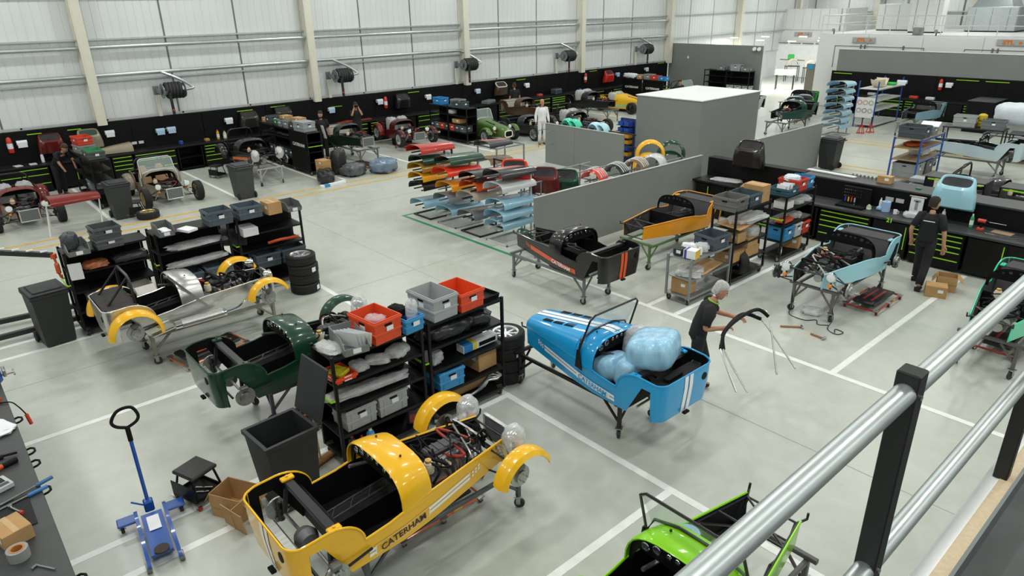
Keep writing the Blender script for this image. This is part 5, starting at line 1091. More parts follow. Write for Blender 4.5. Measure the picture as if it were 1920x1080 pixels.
t = thing('hand_tool', 'orange and black air tool beside the vise', 'tool', (-9.75, .0, ZB)); put('body', MB().tube([(-.1, 0, .04), (.1, .05, .04)], [.035, .025], 10), plastic('d2471f'), t); put('grip', MB().tube([(-.1, 0, .04), (-.22, -.05, .04)], .025, 10), DBLK(), t)
t = thing('air_hose_gun', 'red grip on a black cord hanging over the near-left bench edge', 'air gun', (-9.5, .25, .7)); put('grip', MB().tube([(0, 0, 0), (.02, .02, -.14)], .022, 8), plastic('c8401f'), t); put('cord', MB().tube(smooth([(0, 0, 0), (-.02, -.05, .12), (-.08, -.12, .19), (-.15, -.3, .185)], 5), .008, 6), DBLK(), t)
bundle('white paper stack on the near-left bench', (-8.95, -.05, ZB), .4, (.4, .26, .05), PAPER(), seed=73, name='paper_stack', cat='paper', group=None)
t = thing('power_ratchet', 'black and orange power ratchet on the near-left bench', 'ratchet', (-8.05, -.12, ZB), 1.9); put('body', MB().tube([(-.12, 0, .03), (.0, 0, .03)], .026, 10), plastic('d2471f'), t); put('grip', MB().tube([(0, 0, .03), (.14, 0, .03)], .03, 10), DBLK(), t); put('head', MB().tube([(-.12, 0, .03), (-.2, 0, .03)], .02, 10), DBLK(), t)
t = thing('black_brush', 'black curved brush on the near-left bench', 'brush', (-8.3, -.18, ZB), 1.2); put('body', MB().box((0, 0, .02), (.2, .06, .04), .015), DBLK(), t); put('handle', MB().tube([(.1, 0, .03), (.22, .02, .03)], .014, 8), DBLK(), t)
t = thing('torque_meter', 'grey digital torque meter on the near-left bench', 'meter', (-7.7, -.18, ZB), .3); put('body', MB().box((0, 0, .03), (.22, .16, .06), .01), plastic('b9bdbe'), t); put('screen', MB().box((-.02, 0, .061), (.1, .08, .004)), plastic('20252a', .2), t); put('key_pad', MB().box((.07, 0, .061), (.05, .1, .004)), plastic('3a3f45'), t)
for k, (y, L_, c_) in enumerate(((.0, .45, '2d5f92'), (-.1, .5, '2d6fa8'))):
    t = thing('torque_wrench', 'blue-handled torque wrench on the near-left bench, ' + ('upper', 'lower')[k], 'wrench', (-7.42 + .12 * k, y, ZB), 1.9 - .1 * k); put('shaft', MB().tube([(-L_ * .6, 0, .02), (L_ * .2, 0, .02)], .011, 8), CHROME(), t); put('handle', MB().tube([(L_ * .2, 0, .02), (L_ * .55, 0, .02)], .02, 10), plastic(c_), t); put('head', MB().lathe([(.0, 0), (.03, 0), (.03, .03), (0, .03)], 12), CHROME(), t, loc=(-L_ * .6, 0, .005))
tag(put('rubber_mat', MB().box((0, 0, .004), (.55, .5, .008), .002), mat('mat_black', '151617', .8), None, loc=(-7.1, -.25, ZB)), 'black rubber mat on the near-left bench', 'mat')
t = thing('ratchet', 'chrome ratchet with red tip on the black mat', 'ratchet', (-7.15, -.12, ZB + .008), .4); put('shaft', MB().tube([(-.1, 0, .015), (.06, 0, .015)], .01, 8), CHROME(), t); put('tip', MB().tube([(.06, 0, .015), (.1, 0, .015)], .016, 8), plastic('b3402c'), t); put('head', MB().lathe([(.0, 0), (.02, 0), (.02, .03), (0, .03)], 10), CHROME(), t, loc=(-.1, 0, 0))
carton('brown cardboard box on the near-left bench', (-6.75, -.2, ZB), .25, (.3, .24, .15))
t = thing('tape_roll', 'cream tape roll with an orange core on the near-left bench', 'tape', (-6.42, -.2, ZB)); put('tape', MB().lathe([(.06, 0), (.085, 0), (.085, .1), (.06, .1)], 20, closed=True), mat('tape_grey', '8f9290', .5), t); put('core', MB().lathe([(.045, .0), (.06, .0), (.06, .103), (.045, .103)], 20, closed=True), mat('tape_core', 'b5793a', .6), t)
bottle('glass jar with a brush at the lower left corner', (-6.45, -.4, ZB), '9aa3a0', '2a2c2d', .16, .05); bottle('second glass jar with green label at the lower left corner', (-6.3, -.45, ZB), 'a9b3ae', '2d7a4a', .14, .05)
t = thing('socket_bar', 'small chrome socket bar on the near-left bench end', 'wrench', (-6.12, -.05, ZB), .6); put('bar', MB().tube([(-.1, 0, .012), (.1, 0, .012)], .008, 8), CHROME(), t); put('head', MB().tube([(-.1, 0, .012), (-.1, -.05, .012)], .012, 8), CHROME(), t)
# ================================================================== FLOOR-STANDING THINGS
def wheelie(label, loc, rz, lid=0.0, col='26292a'):
    """two-wheeled bin 1.05 m tall, front to local -y, hinge at +y"""
    t = thing('wheelie_bin', label, 'bin', loc, rz, 'black wheelie bins'); m = plastic(col, .55)
    def body(b):
        o = [[(-w_, -d0, z), (w_, -d0, z), (w_, d1, z), (-w_, d1, z)] for z, w_, d0, d1 in ((.03, .225, .225, .25), (.9, .27, .3, .3), (.92, .29, .32, .32), (.97, .29, .32, .32))]
        i = [[(-w_, -d0, z), (w_, -d0, z), (w_, d1, z), (-w_, d1, z)] for z, w_, d0, d1 in ((.97, .25, .28, .28), (.9, .25, .28, .28), (.08, .2, .2, .23))]
        b.loft(o + i, close=True, caps=True)
    cput('wbody', body, 'body', m, t)
    l = cput('wlid', lambda b: b.box((0, -.33, .015), (.58, .66, .03), .012).box((0, -.33, .04), (.44, .5, .03), .012), 'lid', m, t, loc=(0, .33, .975), rot=(-lid, 0, 0))
    cput('whan', lambda b: b.tube([(-.22, .32, .93), (-.22, .39, .95), (.22, .39, .95), (.22, .32, .93)], .018, 8), 'handle', m, t)
    for s in (-1, 1): cput('wwheel', lambda b: b.lathe([(.03, -.025), (.09, -.025), (.1, -.015), (.1, .015), (.09, .025), (.03, .025)], 18, Matrix.Rotation(pi / 2, 4, 'Y')), 'wheel', RUB(), t, loc=(s * .25, .24, .1))
    cput('waxle', lambda b: b.tube([(-.25, .24, .1), (.25, .24, .1)], .012, 6), 'axle', STEEL(), t)
    return t
wheelie('closed black wheelie bin left of the aluminium car', (-13.35, 1.12, 0), UP + .1)
wheelie('open black wheelie bin behind the yellow car with its lid up', (-6.62, 2.3, 0), .06, lid=1.85)
wheelie('grey wheelie bin before the black and orange car', (-20.7, 7.35, 0), UP + pi, col='3a3d3e')
wheelie('black wheelie bin beside the beige car', (-21.0, 4.05, 0), UP, col='2c3031')
wheelie('black wheelie bin at the end of the right grey partition', (-10.15, 23.05, 0), UP + pi, col='2b2d2e')
def tyre_stack(label, x, y, n, rim, group):
    for k in range(n):
        t = thing('spare_wheel', label + ', ' + ('at the bottom', 'second from the bottom', 'third from the bottom', 'on top')[k if n == 4 else 3], 'wheel', (x + rnd.uniform(-.015, .015), y + rnd.uniform(-.015, .015), .2 * k + .1), rnd.random(), group)
        ty = cput(('tyre', .29), lambda b: tyre_build(b, .29), 'tyre', RUB(), t)
        cput(('rim', 8, .29), lambda b: rim_build(b, .203, .18, 8), 'rim', mat('rim_' + rim, rim, .28, metal=.7, var=.05), ty)
        if k in (0, 2): cput('tlab', lambda b: b.box((0, 0, 0), (.004, .1, .09)), 'label_card', PAPER(), ty, loc=(.288, -.02, 0), rot=(0, 0, 0))
tyre_stack('wheel of the tall stack at the trolley row end', -12.47, 5.33, 4, 'c9ccce', 'tall tyre stack')
tyre_stack('white-rimmed wheel of the stack behind the trolley', -7.02, 6.0, 4, 'e6e8ea', 'tyre stack by the blue car')
t = thing('spare_wheel', 'gold-rimmed wheel lying flat by the yellow floor line', 'wheel', (-20.45, 4.55, .1)); ty = cput(('tyre', .29), lambda b: 0, 'tyre', RUB(), t); cput(('rim', 8, .29), lambda b: 0, 'rim', mat('rim_c9b27a', 'c9b27a', .3, metal=.7), ty)
# trolley jack
t = thing('trolley_jack', 'blue trolley jack with a tall handle on the floor', 'jack', (-6.95, .93, 0), -.12)
JB = paint('1e4f9e')
for s in (-1, 1):
    put('side_plate', MB().prism([(-.42, .06), (.48, .06), (.5, .1), (.45, .14), (-.3, .2), (-.44, .16)], -.018, .018, Matrix.Translation((0, s * .145, 0)) @ Matrix.Rotation(pi / 2, 4, 'X')), JB, t)
    put('rear_arm', MB().box((-.36, s * .24, .13), (.16, .2, .03), .01), JB, t)
    castor(t, -.38, s * .3, .04); put('front_wheel', MB().tube([(.44, s * .13, .055), (.44, s * .18, .055)], .055, 16), mat('steel_wheel', '7d8182', .4, metal=.8), t)
put('lift_arm', MB().prism([(-.3, .1), (.38, .1), (.4, .15), (-.28, .19)], -.105, .105, Matrix.Rotation(pi / 2, 4, 'X')), JB, t); put('label_plate', MB().box((-.1, 0, .183), (.24, .12, .004), 0, Matrix.Rotation(.05, 4, 'Y')), PAPER(), t)
put('lettering', text_mesh('JACK', .05, .0005), paint('2a6fc0'), t, loc=(-.1, 0, .2), rot=(0, 0, 0)) if False else None
put('saddle', MB().lathe([(.02, 0), (.07, 0), (.075, .02), (.05, .025)], 16), mat('saddle_rubber', '3a3130', .8), t, loc=(.36, 0, .155)); put('handle_socket', MB().box((-.42, 0, .2), (.1, .1, .14), .015), JB, t)
put('pump_lever', MB().tube([(-.42, -.05, .22), (-.46, -.16, .28)], .01, 6), JB, t)
put('handle_pole', MB().tube([(-.42, 0, .2), (-.62, 0, 1.02)], .02, 10), JB, t); put('handle_collar', MB().tube([(-.60, 0, .95), (-.635, 0, 1.1)], .026, 10), DBLK(), t)
put('hand_grip', MB().tube(smooth([(-.635, 0, 1.1), (-.65, -.1, 1.14), (-.68, -.13, 1.2), (-.71, -.05, 1.29), (-.715, .08, 1.29), (-.68, .13, 1.2), (-.65, .1, 1.14), (-.635, 0, 1.1)], 5), .018, 8), DBLK(), t)
# creeper stools
def stool(label, loc, rz, wheelc='b3262a'):
    t = thing('mechanic_stool', label, 'stool', loc, rz, 'rolling mechanic stools')
    cput('stseat', lambda b: b.box((0, 0, .40), (.36, .34, .05), .015), 'seat', mat('black_vinyl', '1a1b1b', .45, bump=.05), t)
    cput('sttray', lambda b: hollow(b, (.4, .36, .05)), 'tool_tray', DBLK(), t, loc=(0, 0, .09))
    for sx in (-1, 1):
        for sy in (-1, 1):
            cput(('stleg', sx, sy), lambda b: b.tube([(sx * .19, sy * .17, .1), (sx * .12, sy * .14, .38)], .014, 6), 'leg', BLK(), t)
            castor(t, sx * .19, sy * .17, .03, 0, wheelc)
    cput('stspan', lambda b: b.box((0, 0, 0), (.2, .02, .008), .003), 'spanner', CHROME(), t, loc=(.02, .05, .115), rot=(0, 0, .5)); cput('stspan', lambda b: 0, 'spanner', CHROME(), t, loc=(.05, -.03, .115), rot=(0, 0, .6))
    cput('stside', lambda b: b.box((0, -.19, .2), (.4, .012, .2), .003), 'side_plate', BLK(), t)
stool('black rolling stool with tool tray beside the trolley jack', (-7.38, 1.52, 0), .35)
stool('black rolling stool by the grey wheelie bin', (-24.0, 7.75, 0), .4, '8a8a8a'); stool('low black stool beside the beige car', (-20.9, 4.35, 0), 1.2)
t = carton('open cardboard box behind the yellow car', (-6.85, 1.75, 0), .5, (.42, .32, .3), opened=True)
tag(put('cardboard_flap_piece', MB().box((0, 0, .16), (.34, .01, .3)).box((.0, .12, .16), (.01, .26, .3)), CARD(), None, loc=(-6.55, 1.62, 0), rot=(.15, .1, .3)), 'folded cardboard scrap beside the open box', 'cardboard')
carton('open cardboard box on its side by the walking worker', (-3.72, 14.45, 0), .3, (.34, .3, .3), opened=True); carton('closed brown box on the floor near the line end', (-3.75, 14.0, 0), .35, (.36, .28, .22), tape=False)
t = thing('broom', 'wooden broom leaning behind the open wheelie bin', 'broom', (-6.98, 2.86, 0), .3); put('head', MB().box((0, 0, .06), (.08, .5, .05), .01), mat('broom_wood', '9a6f42', .7), t); put('bristles', MB().box((0, 0, .02), (.07, .48, .04)), mat('bristle', '5a4630', .9), t); put('pole', MB().tube([(0, 0, .08), (-.12, .05, 1.2)], .013, 8), mat('pole_wood', 'b99a6a', .7), t)
# creepers
def creeper(label, loc, rz, frame='a3271f', fold=True):
    t = thing('floor_creeper', label, 'creeper', loc, rz, 'red-framed floor creepers'); m = mat('creeper_' + frame, frame, .35, coat=.3)
    cput('crf', lambda b: b.tube([(-.55, -.28, .08), (.55, -.28, .08), (.55, .28, .08), (-.55, .28, .08)], .018, 8, closed=True), 'frame', m, t)
    cput('crpad', lambda b: b.box((.02, 0, .13), (.92, .4, .05), .02), 'pad', mat('black_vinyl', '1a1b1b', .45, bump=.05), t); cput('crhead', lambda b: b.box((-.44, 0, .17), (.14, .36, .06), .02), 'head_rest', mat('black_vinyl', '1a1b1b', .45, bump=.05), t)
    for yy in (-.07, .07): cput('crst', lambda b: b.box((.02, 0, .157), (.7, .04, .004)), 'red_stripe', m, t, loc=(0, yy, 0))
    for sx in (-1, 0, 1):
        for sy in (-1, 1): castor(t, sx * .52, sy * .28, .028, 0, '7a1f1a')
    for sy in (-1, 1): cput('cryel', lambda b: b.box((.2, 0, .1), (.12, .006, .02)), 'yellow_tag', plastic('d9b52c'), t, loc=(0, sy * .3, 0))
creeper('red-framed floor creeper beside the pale blue car', (-4.4, 12.78, 0), UP); creeper('red-framed floor creeper under the mint green car', (-2.25, 12.6, 0), UP)
creeper('orange-framed floor creeper under the aluminium car', (-11.0, 2.9, 0), UP + .2, 'd0602a'); creeper('orange-framed floor creeper under the dark green car', (-8.0, 3.2, 0), UP, 'd0602a'); creeper('dark red floor creeper by the dark green car with white screen', (-21.6, 12.2, 0), .3, '6d2219'); creeper('orange-framed floor creeper under the maroon car with seats', (-23.6, 15.3, 0), .5, 'c9662a'); creeper('floor creeper with orange frame under the yellow car', (-5.35, 3.35, 0), UP, 'd0602a')
# hammers and cable on the floor
for k, (x, y, r) in enumerate(((-5.05, 10.6, .7), (-4.55, 10.7, -.1))):
    t = thing('hammer', 'wooden-handled hammer on the floor near the pale blue car, ' + ('larger', 'smaller')[k], 'hammer', (x, y, .02), r); L_ = (.36, .24)[k]; put('handle', MB().tube([(0, 0, 0), (L_, 0, 0)], .016, 8), mat('broom_wood', '9a6f42', .7), t); put('head', MB().box((L_, 0, .005), (.03, .11, .035), .006), STEEL(), t)
tag(put('loose_cable', MB().tube(smooth([(-5.3, 11.4, .35), (-5.25, 11.35, .1), (-5.2, 11.2, .012), (-4.9, 11.15, .012), (-4.75, 11.3, .012), (-4.65, 11.15, .012), (-4.5, 11.25, .012)], 6), .007, 6), DBLK(), None), 'thin black cable trailing on the floor below the pale blue car', 'cable')
tag(put('loose_cable', MB().tube(smooth([(-4.6, 11.4, .4), (-4.5, 11.38, .1), (-4.45, 11.1, .012), (-4.25, 11.0, .012), (-4.2, 11.15, .012), (-4.35, 11.18, .012), (-4.3, 11.05, .012)], 6), .007, 6), DBLK(), None), 'thin black cable looped on the floor beside the front castor', 'cable')
bundle('scrap of clear film on the floor below the pale blue car', (-4.95, 11.55, 0), .3, (.35, .3, .1), seed=81)
# engine crane at the left edge
t = thing('engine_crane', 'black engine crane with orange hook at the left edge', 'crane', (-14.5, .55, 0), 0)
CB = mat('crane_black', '232425', .45, var=.1)
for x0, x1 in ((-.45, -.05), (.6, .6)):
    put('leg', MB().tube([(x0, -2.2, .12), (x1, 1.2, .12)], .06, 4), CB, t); castor(t, x1, 1.15, .05)
put('mast', MB().box((0, -2.0, .85), (.14, .14, 1.6), .01), CB, t); put('cross_member', MB().box((.1, -2.1, .12), (1.1, .12, .1), .01), CB, t)
put('boom', MB().tube([(-.1, -1.9, 1.72), (.55, -.1, 1.66), (1.07, .84, 1.5)], .055, 4), CB, t)
for k in range(4): put('boom_plate', MB().box((.72 + .1 * k, .2 + .18 * k, 1.68 - .035 * k), (.035, .1, .02), 0), PAPER(), t)
put('boom_tip', MB().lathe([(.0, -.04), (.05, -.04), (.05, .04), (0, .04)], 12), mat('hook_orange', 'cf5a26', .45), t, loc=(1.08, .85, 1.48)); put('hook_chain', MB().tube([(1.08, .85, 1.45), (1.1, .86, 1.36)], .02, 8), mat('hook_orange', 'cf5a26', .45), t); put('hook', MB().box((1.1, .86, 1.26), (.09, .07, .2), .02).tube([(1.1, .86, 1.18), (1.12, .87, 1.1), (1.16, .88, 1.1), (1.17, .88, 1.16)], .018, 8), mat('hook_orange', 'cf5a26', .45), t)
# ------------------------------------------------------------------ bonnet stands
def bonnet_thing(label, loc, rz, col, L_=1.0, sc=1.0, w0=.40, w1=.29, h0=.27, h1=.17, pitch=0.0, stripe=None, group='bonnets on the stands'):
    """bonnet lying open side down: local x from its wide open end to the narrow end"""
    t = thing('loose_bonnet', label, 'bonnet', loc, rz, group, rot=(0, pitch, rz))
    P = paint(col) if isinstance(col, str) else col
    cput(('bonp', L_, w0, h0), lambda b: b.shell([[(x * L_, y, z) for y, z in scut(lerp(w0, w1, x), 0, lerp(h0, h1, x), 16)] for x in (0, .25, .5, .75, 1)], .008), 'panel', P, t)
    if stripe: cput(('bons', L_), lambda b: b.loft([[(x * L_, -.1, lerp(h0, h1, x) + .004), (x * L_, .1, lerp(h0, h1, x) + .004)] for x in (0, .5, 1)]), 'stripe', paint(stripe), t)
    return t
def stand(label, x, y, col, levels, H=1.75, L_=1.0):
    t = thing('bonnet_stand', label, 'rack', (x, y, 0), UP, 'bonnet stands')
    m = mat('stand_' + col, col, .45, var=.1)
    for s in (-1, 1):
        cput(('stb', 's'), lambda b: b.box((.45, 0, .02), (.9, .04, .04), .004), 'base_rail', m, t, loc=(0, s * .37, 0))
        cput(('stpost', H), lambda b: b.box((.98, 0, H / 2), (.04, .04, H), .004), 'post', m, t, loc=(0, s * .17, 0))
    for xx in (0.02, .9): cput('stc', lambda b: b.box((0, 0, .02), (.04, .78, .04), .004), 'base_bar', m, t, loc=(xx, 0, 0))
    cput('sttop', lambda b: b.box((.98, 0, 0), (.04, .38, .04), .004), 'top_bar', m, t, loc=(0, 0, H))
    for z in levels:
        for s in (-1, 1): cput('starm', lambda b: b.box((.45, 0, 0), (1.05, .03, .03), .004), 'arm', m, t, loc=(0, s * .17, z))
    return t
COLS = (('at the green line corner', -15.08, '1c1d1e', ((.31, '8db9cf', 'pale blue'), (.78, '1b1b1c', 'black'), (1.02, 'e9a820', 'bright yellow'), (1.27, '9c7a2c', 'dull gold'), (1.46, '0f3b29', 'dark green'), (1.74, 'b02a1d', 'dark red'))),
        ('second from the green line corner', -13.97, '9a9d9c', ((.33, '8db9cf', 'pale blue'), (.66, '7d8288', 'grey'), (.95, 'f0a01e', 'amber'), (1.33, 'd9381f', 'bright red'), (1.6, '12402c', 'glossy dark green'))),
        ('third from the green line corner', -12.97, '1c1d1e', ((.42, '6f7377', 'slate grey'), (.9, 'b8afa0', 'champagne'), (1.14, 'e2571f', 'bright orange'), (1.36, '1a1a1b', 'glossy black'))),
        ('nearest the grey partition', -11.97, 'c9ccc9', ((.38, '92bfd4', 'lowest pale blue'), (.62, '92bfd4', 'middle pale blue'), (.88, '92bfd4', 'upper pale blue'), (1.28, 'c9cccd', 'silver'), (1.58, '2b2b2d', 'charcoal pink-striped'))))
for where, x, c_, bl in COLS:
    stand('bonnet stand ' + where, x, 9.98, c_, [z for z, _, _ in bl], H=1.72)
    for z, bc, nm in bl: bonnet_thing('%s bonnet on the stand %s' % (nm, where), (x, 9.86 + .05 * (int(z * 50) % 3), z + .016), UP, bc, L_=1.12, w0=.36, w1=.3, h0=.21, h1=.14, stripe='c98a86' if 'pink' in nm else None)
tag(put('green_wing', (lambda b: (arch_strip(b, 0, 0, .3, -.1, .1, 20, 160), b)[1])(MB()), paint('10432d'), None, loc=(-11.05, 10.0, .24), rot=(0, .9, .2)), 'dark green wing leaning at the partition end', 'wing')
# rail racks with nose cones behind the stands
t = thing('nose_cone_rack', 'grey tube rack carrying the red, maroon and green nose cones', 'rack', (-12.3, 11.2, 0), 0)
TG = mat('rack_grey_tube', '8f9393', .4, metal=.5)
for y in (0, 2.0):
    for x in (0, .6): put('post', MB().tube([(x, y, 0), (x, y, 1.35)], .02, 8), TG, t)
for z in (.5, 1.0, 1.35):
    for x in (0, .6): put('rail', MB().tube([(x, -.2, z), (x, 2.4, z)], .018, 8), TG, t)
    for y in (0, 2.0): put('cross_rail', MB().tube([(0, y, z), (.6, y, z)], .018, 8), TG, t)
nose('bright red nose cone on the grey tube rack', (-12.25, 10.9, 1.25), -.9, 'cf2d1c', .25); nose('maroon nose cone on the grey tube rack', (-11.9, 11.55, 1.0), -.9, '5d1411', .2); nose('dark green nose cone on the grey tube rack', (-11.75, 12.1, .88), -.9, '0f3d2a', .2)
tag(put('lime_box', MB().box((0, 0, .05), (.34, .2, .1), .02), LIME(), None, loc=(-11.85, 11.75, .52), rot=(0, 0, .4)), 'lime green box on the tube rack below the nose cones', 'box')
t = thing('nose_cone_rack', 'grey tube rack behind the dark bonnet at the left of the red nose cone', 'rack', (-16.6, 13.2, 0), 0)
for y in (0, 1.1):
    for x in (0, .9): put('post', MB().box((x, y, .65), (.04, .04, 1.3), .004), TG, t)
for y in (0, 1.1): put('cross_rail', MB().box((.45, y, 1.3), (.9, .04, .04), .004), TG, t)
for x in (0, .9): put('rail', MB().box((x, .55, 1.3), (.04, 1.1, .04), .004), TG, t); put('shelf_rail', MB().box((x, .55, .8), (.04, 1.1, .04), .004), TG, t)
bonnet_thing('charcoal bonnet with orange stripe on the rear tube rack', (-16.15, 13.0, 1.32), UP, '333437', h0=.2, h1=.12, stripe='d9603a'); bonnet_thing('tan bonnet low on the rear tube rack', (-16.15, 13.0, .82), UP, '8c6f4f', h0=.2, h1=.12)
for k, z in enumerate((1.25, .8)):
    put('rack_hook', MB().tube([(-17.35, 16.83, z), (-17.35, 16.5, z), (-17.35, 16.5, z - .14)], .014, 6), TG, p_); put('rack_hook', MB().tube([(-16.95, 16.83, z), (-16.95, 16.5, z), (-16.95, 16.5, z - .14)], .014, 6), TG, p_)
# wings hung on a rack behind the front partition
wr = thing('wing_rack', 'tube rack of wings behind the front grey partition', 'rack', (-11.75, 13.0, 0), 0)
for y in (0, 1.8, 3.6): put('post', MB().tube([(0, y, 0), (0, y, 1.1)], .02, 8), TG, wr)
for z in (.55, 1.05): put('rail', MB().tube([(0, -.2, z), (0, 3.9, z)], .022, 8), TG, wr)
def wing(label, loc, rz, col, r=.28, w_=.22, n=2, group='loose wings on racks'):
    o = put('loose_wing', (lambda b: (arch_strip(b, 0, 0, r, -w_ / 2, w_ / 2, 5, 175, .03), b)[1])(MB()), paint(col) if isinstance(col, str) else col, None, loc=loc, rot=(0, 0, rz)); return tag(o, label, 'wing', group)
for k, (y, c_, nm) in enumerate(((13.05, 'd63a22', 'bright red'), (13.9, '1c1c1d', 'black'), (14.75, '7a5c3f', 'brown'), (15.55, 'c9cccd', 'silver'))):
    wv = wing('wide %s wing on the rack behind the front partition' % nm, (-11.75, y + .1, 1.02), .25, c_, .3, .46)
    if nm != 'silver':
        for q in range(4): put('white_tape', (lambda b: (arch_strip(b, 0, 0, .345, -.008, .008, 25, 155, 0, .002), b)[1])(MB()), PAPER(), wv, loc=(0, -.15 + .1 * q, 0))
for k, (y, z, c_, nm) in enumerate(((15.9, 1.25, 'f0b41c', 'upper yellow'), (15.8, .9, 'f0b41c', 'lower yellow'), (16.9, 1.1, '0f3b28', 'upper dark green'), (16.85, .8, '0f3b28', 'lower dark green'))):
    tag(put('loose_wing', (lambda b: (arch_strip(b, 0, 0, .36, -.16, .16, -10, 200, .05), b)[1])(MB()), paint(c_), None, loc=(-12.1, y, z), rot=(0, 0, .75)), nm + ' rear wing hung beside the grey box room', 'wing', 'loose wings on racks')
wr = thing('wing_rack', 'rack of mint and pale blue wings behind the back partition', 'rack', (-16.9, 17.35, 0), 0)
for x in (0, 3.0): put('post', MB().tube([(x, 0, 0), (x, 0, 1.4)], .02, 8), FRAME(), wr)
for z in (1.0, 1.4): put('rail', MB().tube([(-.1, 0, z), (3.1, 0, z)], .022, 8), FRAME(), wr)
for k, (x, c_, nm) in enumerate(((-16.75, '43d3ae', 'mint green'), (-16.45, '43d3ae', 'mint green'), (-15.5, 'b5dff0', 'pale blue'), (-15.2, 'b5dff0', 'pale blue'))): wing(nm + ' wing above the back partition, ' + ('left', 'right')[k % 2] + ' of its pair', (x, 17.35, 1.33), -.1, c_, .26, .28)
t = thing('small_parts_rack', 'rack of blue and yellow small-parts bins beside the grey box room', 'rack', (-14.9, 18.3, 0), 0)
for x in (-.3, .3): put('post', MB().box((x, 0, .85), (.04, .04, 1.7), .004), plastic('2b4f9c'), t)
put('back_panel', MB().box((0, .04, .95), (.6, .02, 1.5)), plastic('2b3f6c'), t)
for r_ in range(6): put('shelf', MB().box((0, -.12, .49 + .2 * r_), (.6, .3, .016)), plastic('2b3f6c'), t)
for r_ in range(6):
    for q in range(2): tag(put('small_parts_bin', (lambda b: (hollow(b, (.2, .26, .12)), b)[1])(MB()), plastic('2a4fa8' if r_ in (5, 4, 1) else 'e0a02c'), None, loc=(-15.02 + .25 * q, 18.16, .5 + .2 * r_)), '%s small-parts bin on the bin rack, row %s from the floor, %s' % ('blue' if r_ in (5, 4, 1) else 'yellow', ORD[r_], ('left', 'right')[q]), 'bin', 'small-parts bins')
# ------------------------------------------------------------------ back right: pale blue bonnets, shelves, booth plant
t = stand('grey stand of pale blue bonnets by the white doorway', -12.75, 28.8, '9a9d9c', (.3, .58, .86, 1.14, 1.42, 1.7, 1.95), H=2.1)
for k in range(7): bonnet_thing('pale blue bonnet on the back right stand, %s from the floor' % ORD[k], (-12.75, 28.6, .31 + .28 * k), UP, '9cc8da', h0=.22, h1=.16, w0=.42, w1=.36)
for k in range(2): bonnet_thing('pale bonnet leaning beside the back right stand, ' + ('white', 'pale blue')[k], (-15.5, 31.6 - .8 * k, .95), 2.0, ('d8dcdd', '9cc8da')[k], h0=.22, h1=.16)
tag(put('bonnet_trestle', MB().box((-15.7, 31.3, .92), (.9, 1.6, .04)).box((-16.1, 30.6, .46), (.05, .05, .92)).box((-15.3, 30.6, .46), (.05, .05, .92)).box((-16.1, 32.0, .46), (.05, .05, .92)).box((-15.3, 32.0, .46), (.05, .05, .92)), TG, None), 'low grey table under the leaning bonnets', 'table')
def blue_rack(label, loc, rz, L_, D, levels, H, shelfcol='b3a78f'):
    t = thing('blue_shelf_rack', label, 'rack', loc, rz, 'blue-posted shelf racks'); B = paint('22509c')
    for sx in (-1, 1):
        for sy in (-1, 1): put('post', MB().box((sx * L_ / 2, sy * D / 2, H / 2), (.045, .045, H), .004), B, t)
    for z in levels:
        put('shelf', MB().box((0, 0, z), (L_ - .02, D, .03), .003), mat('shelf_' + shelfcol, shelfcol, .7, var=.1), t)
        for sy in (-1, 1): put('beam', MB().box((0, sy * D / 2, z - .02), (L_, .03, .05), .003), B if shelfcol != 'c4c6c2' else mat('beam_grey', 'b9bcb8', .5), t)
    return t
blue_rack('tall blue-posted rack with jack stands at the back right', (-12.75, 33.0, 0), UP, 2.6, .8, (.12, .75, 1.15, 1.62), 1.95, 'c4c6c2')
tag(put('fibre_wing', (lambda b: (arch_strip(b, 0, 0, .5, -.2, .2, 200, 340, .04), b)[1])(MB()), mat('cream_fibre', 'd8cfb9', .6), None, loc=(-12.7, 32.6, 2.16), rot=(0, 0, UP)), 'cream curved wing moulding on top of the tall blue rack', 'wing'); tag(put('fibre_wing', (lambda b: (arch_strip(b, 0, 0, .45, -.2, .2, 200, 340, .04), b)[1])(MB()), mat('cream_fibre', 'd8cfb9', .6), None, loc=(-12.85, 33.1, 2.11), rot=(0, 0, UP + .3)), 'second cream moulding behind the first on the blue rack', 'wing')
bundle('bright green cloth on the tall blue rack', (-12.6, 33.7, 1.64), .2, (.4, .3, .12), plastic('35c04a'), seed=91, name='green_cloth', cat='cloth', group=None)
pb = thing('tool_pegboard', 'white pegboard with coloured rings on the end of the blue rack', 'pegboard', (-12.75, 31.66, .45)); put('board', MB().box((0, 0, .4), (.75, .03, .85), .004), WHT, pb)
for k, c_ in enumerate(('b06a5a', 'c98a4a', '4a8f5a', '8a8a8a', '6a5a4a', '7a8a7a')): put('ring', MB().tube([(.09 * cos(a), -.03, .09 * sin(a)) for a in [2 * pi * i / 14 for i in range(14)]], .01, 6, closed=True), plastic(c_), pb, loc=(-.24 + .24 * (k % 3), 0, .62 - .34 * (k // 3)))
for k, (x, y) in enumerate(((-12.15, 30.15), (-11.95, 30.6))):
    t = thing('axle_stand', 'red axle stand on the floor before the tall blue rack, ' + ('left', 'right')[k], 'axle stand', (x, y, 0), k); R_ = mat('stand_red', 'c43a22', .4)
    for a in range(4): put('leg', MB().tube([(.16 * cos(a * UP + .8), .16 * sin(a * UP + .8), 0), (.03 * cos(a * UP + .8), .03 * sin(a * UP + .8), .38)], .016, 6), R_, t)
    put('post', MB().tube([(0, 0, .3), (0, 0, .62)], .02, 8), DBLK(), t); put('saddle', MB().box((0, 0, .63), (.1, .06, .03), .01), DBLK(), t); put('foot_ring', MB().tube([(.15 * cos(a), .15 * sin(a), .03) for a in (.8, .8 + UP, .8 + pi, .8 + 3 * UP)], .012, 6, closed=True), R_, t)
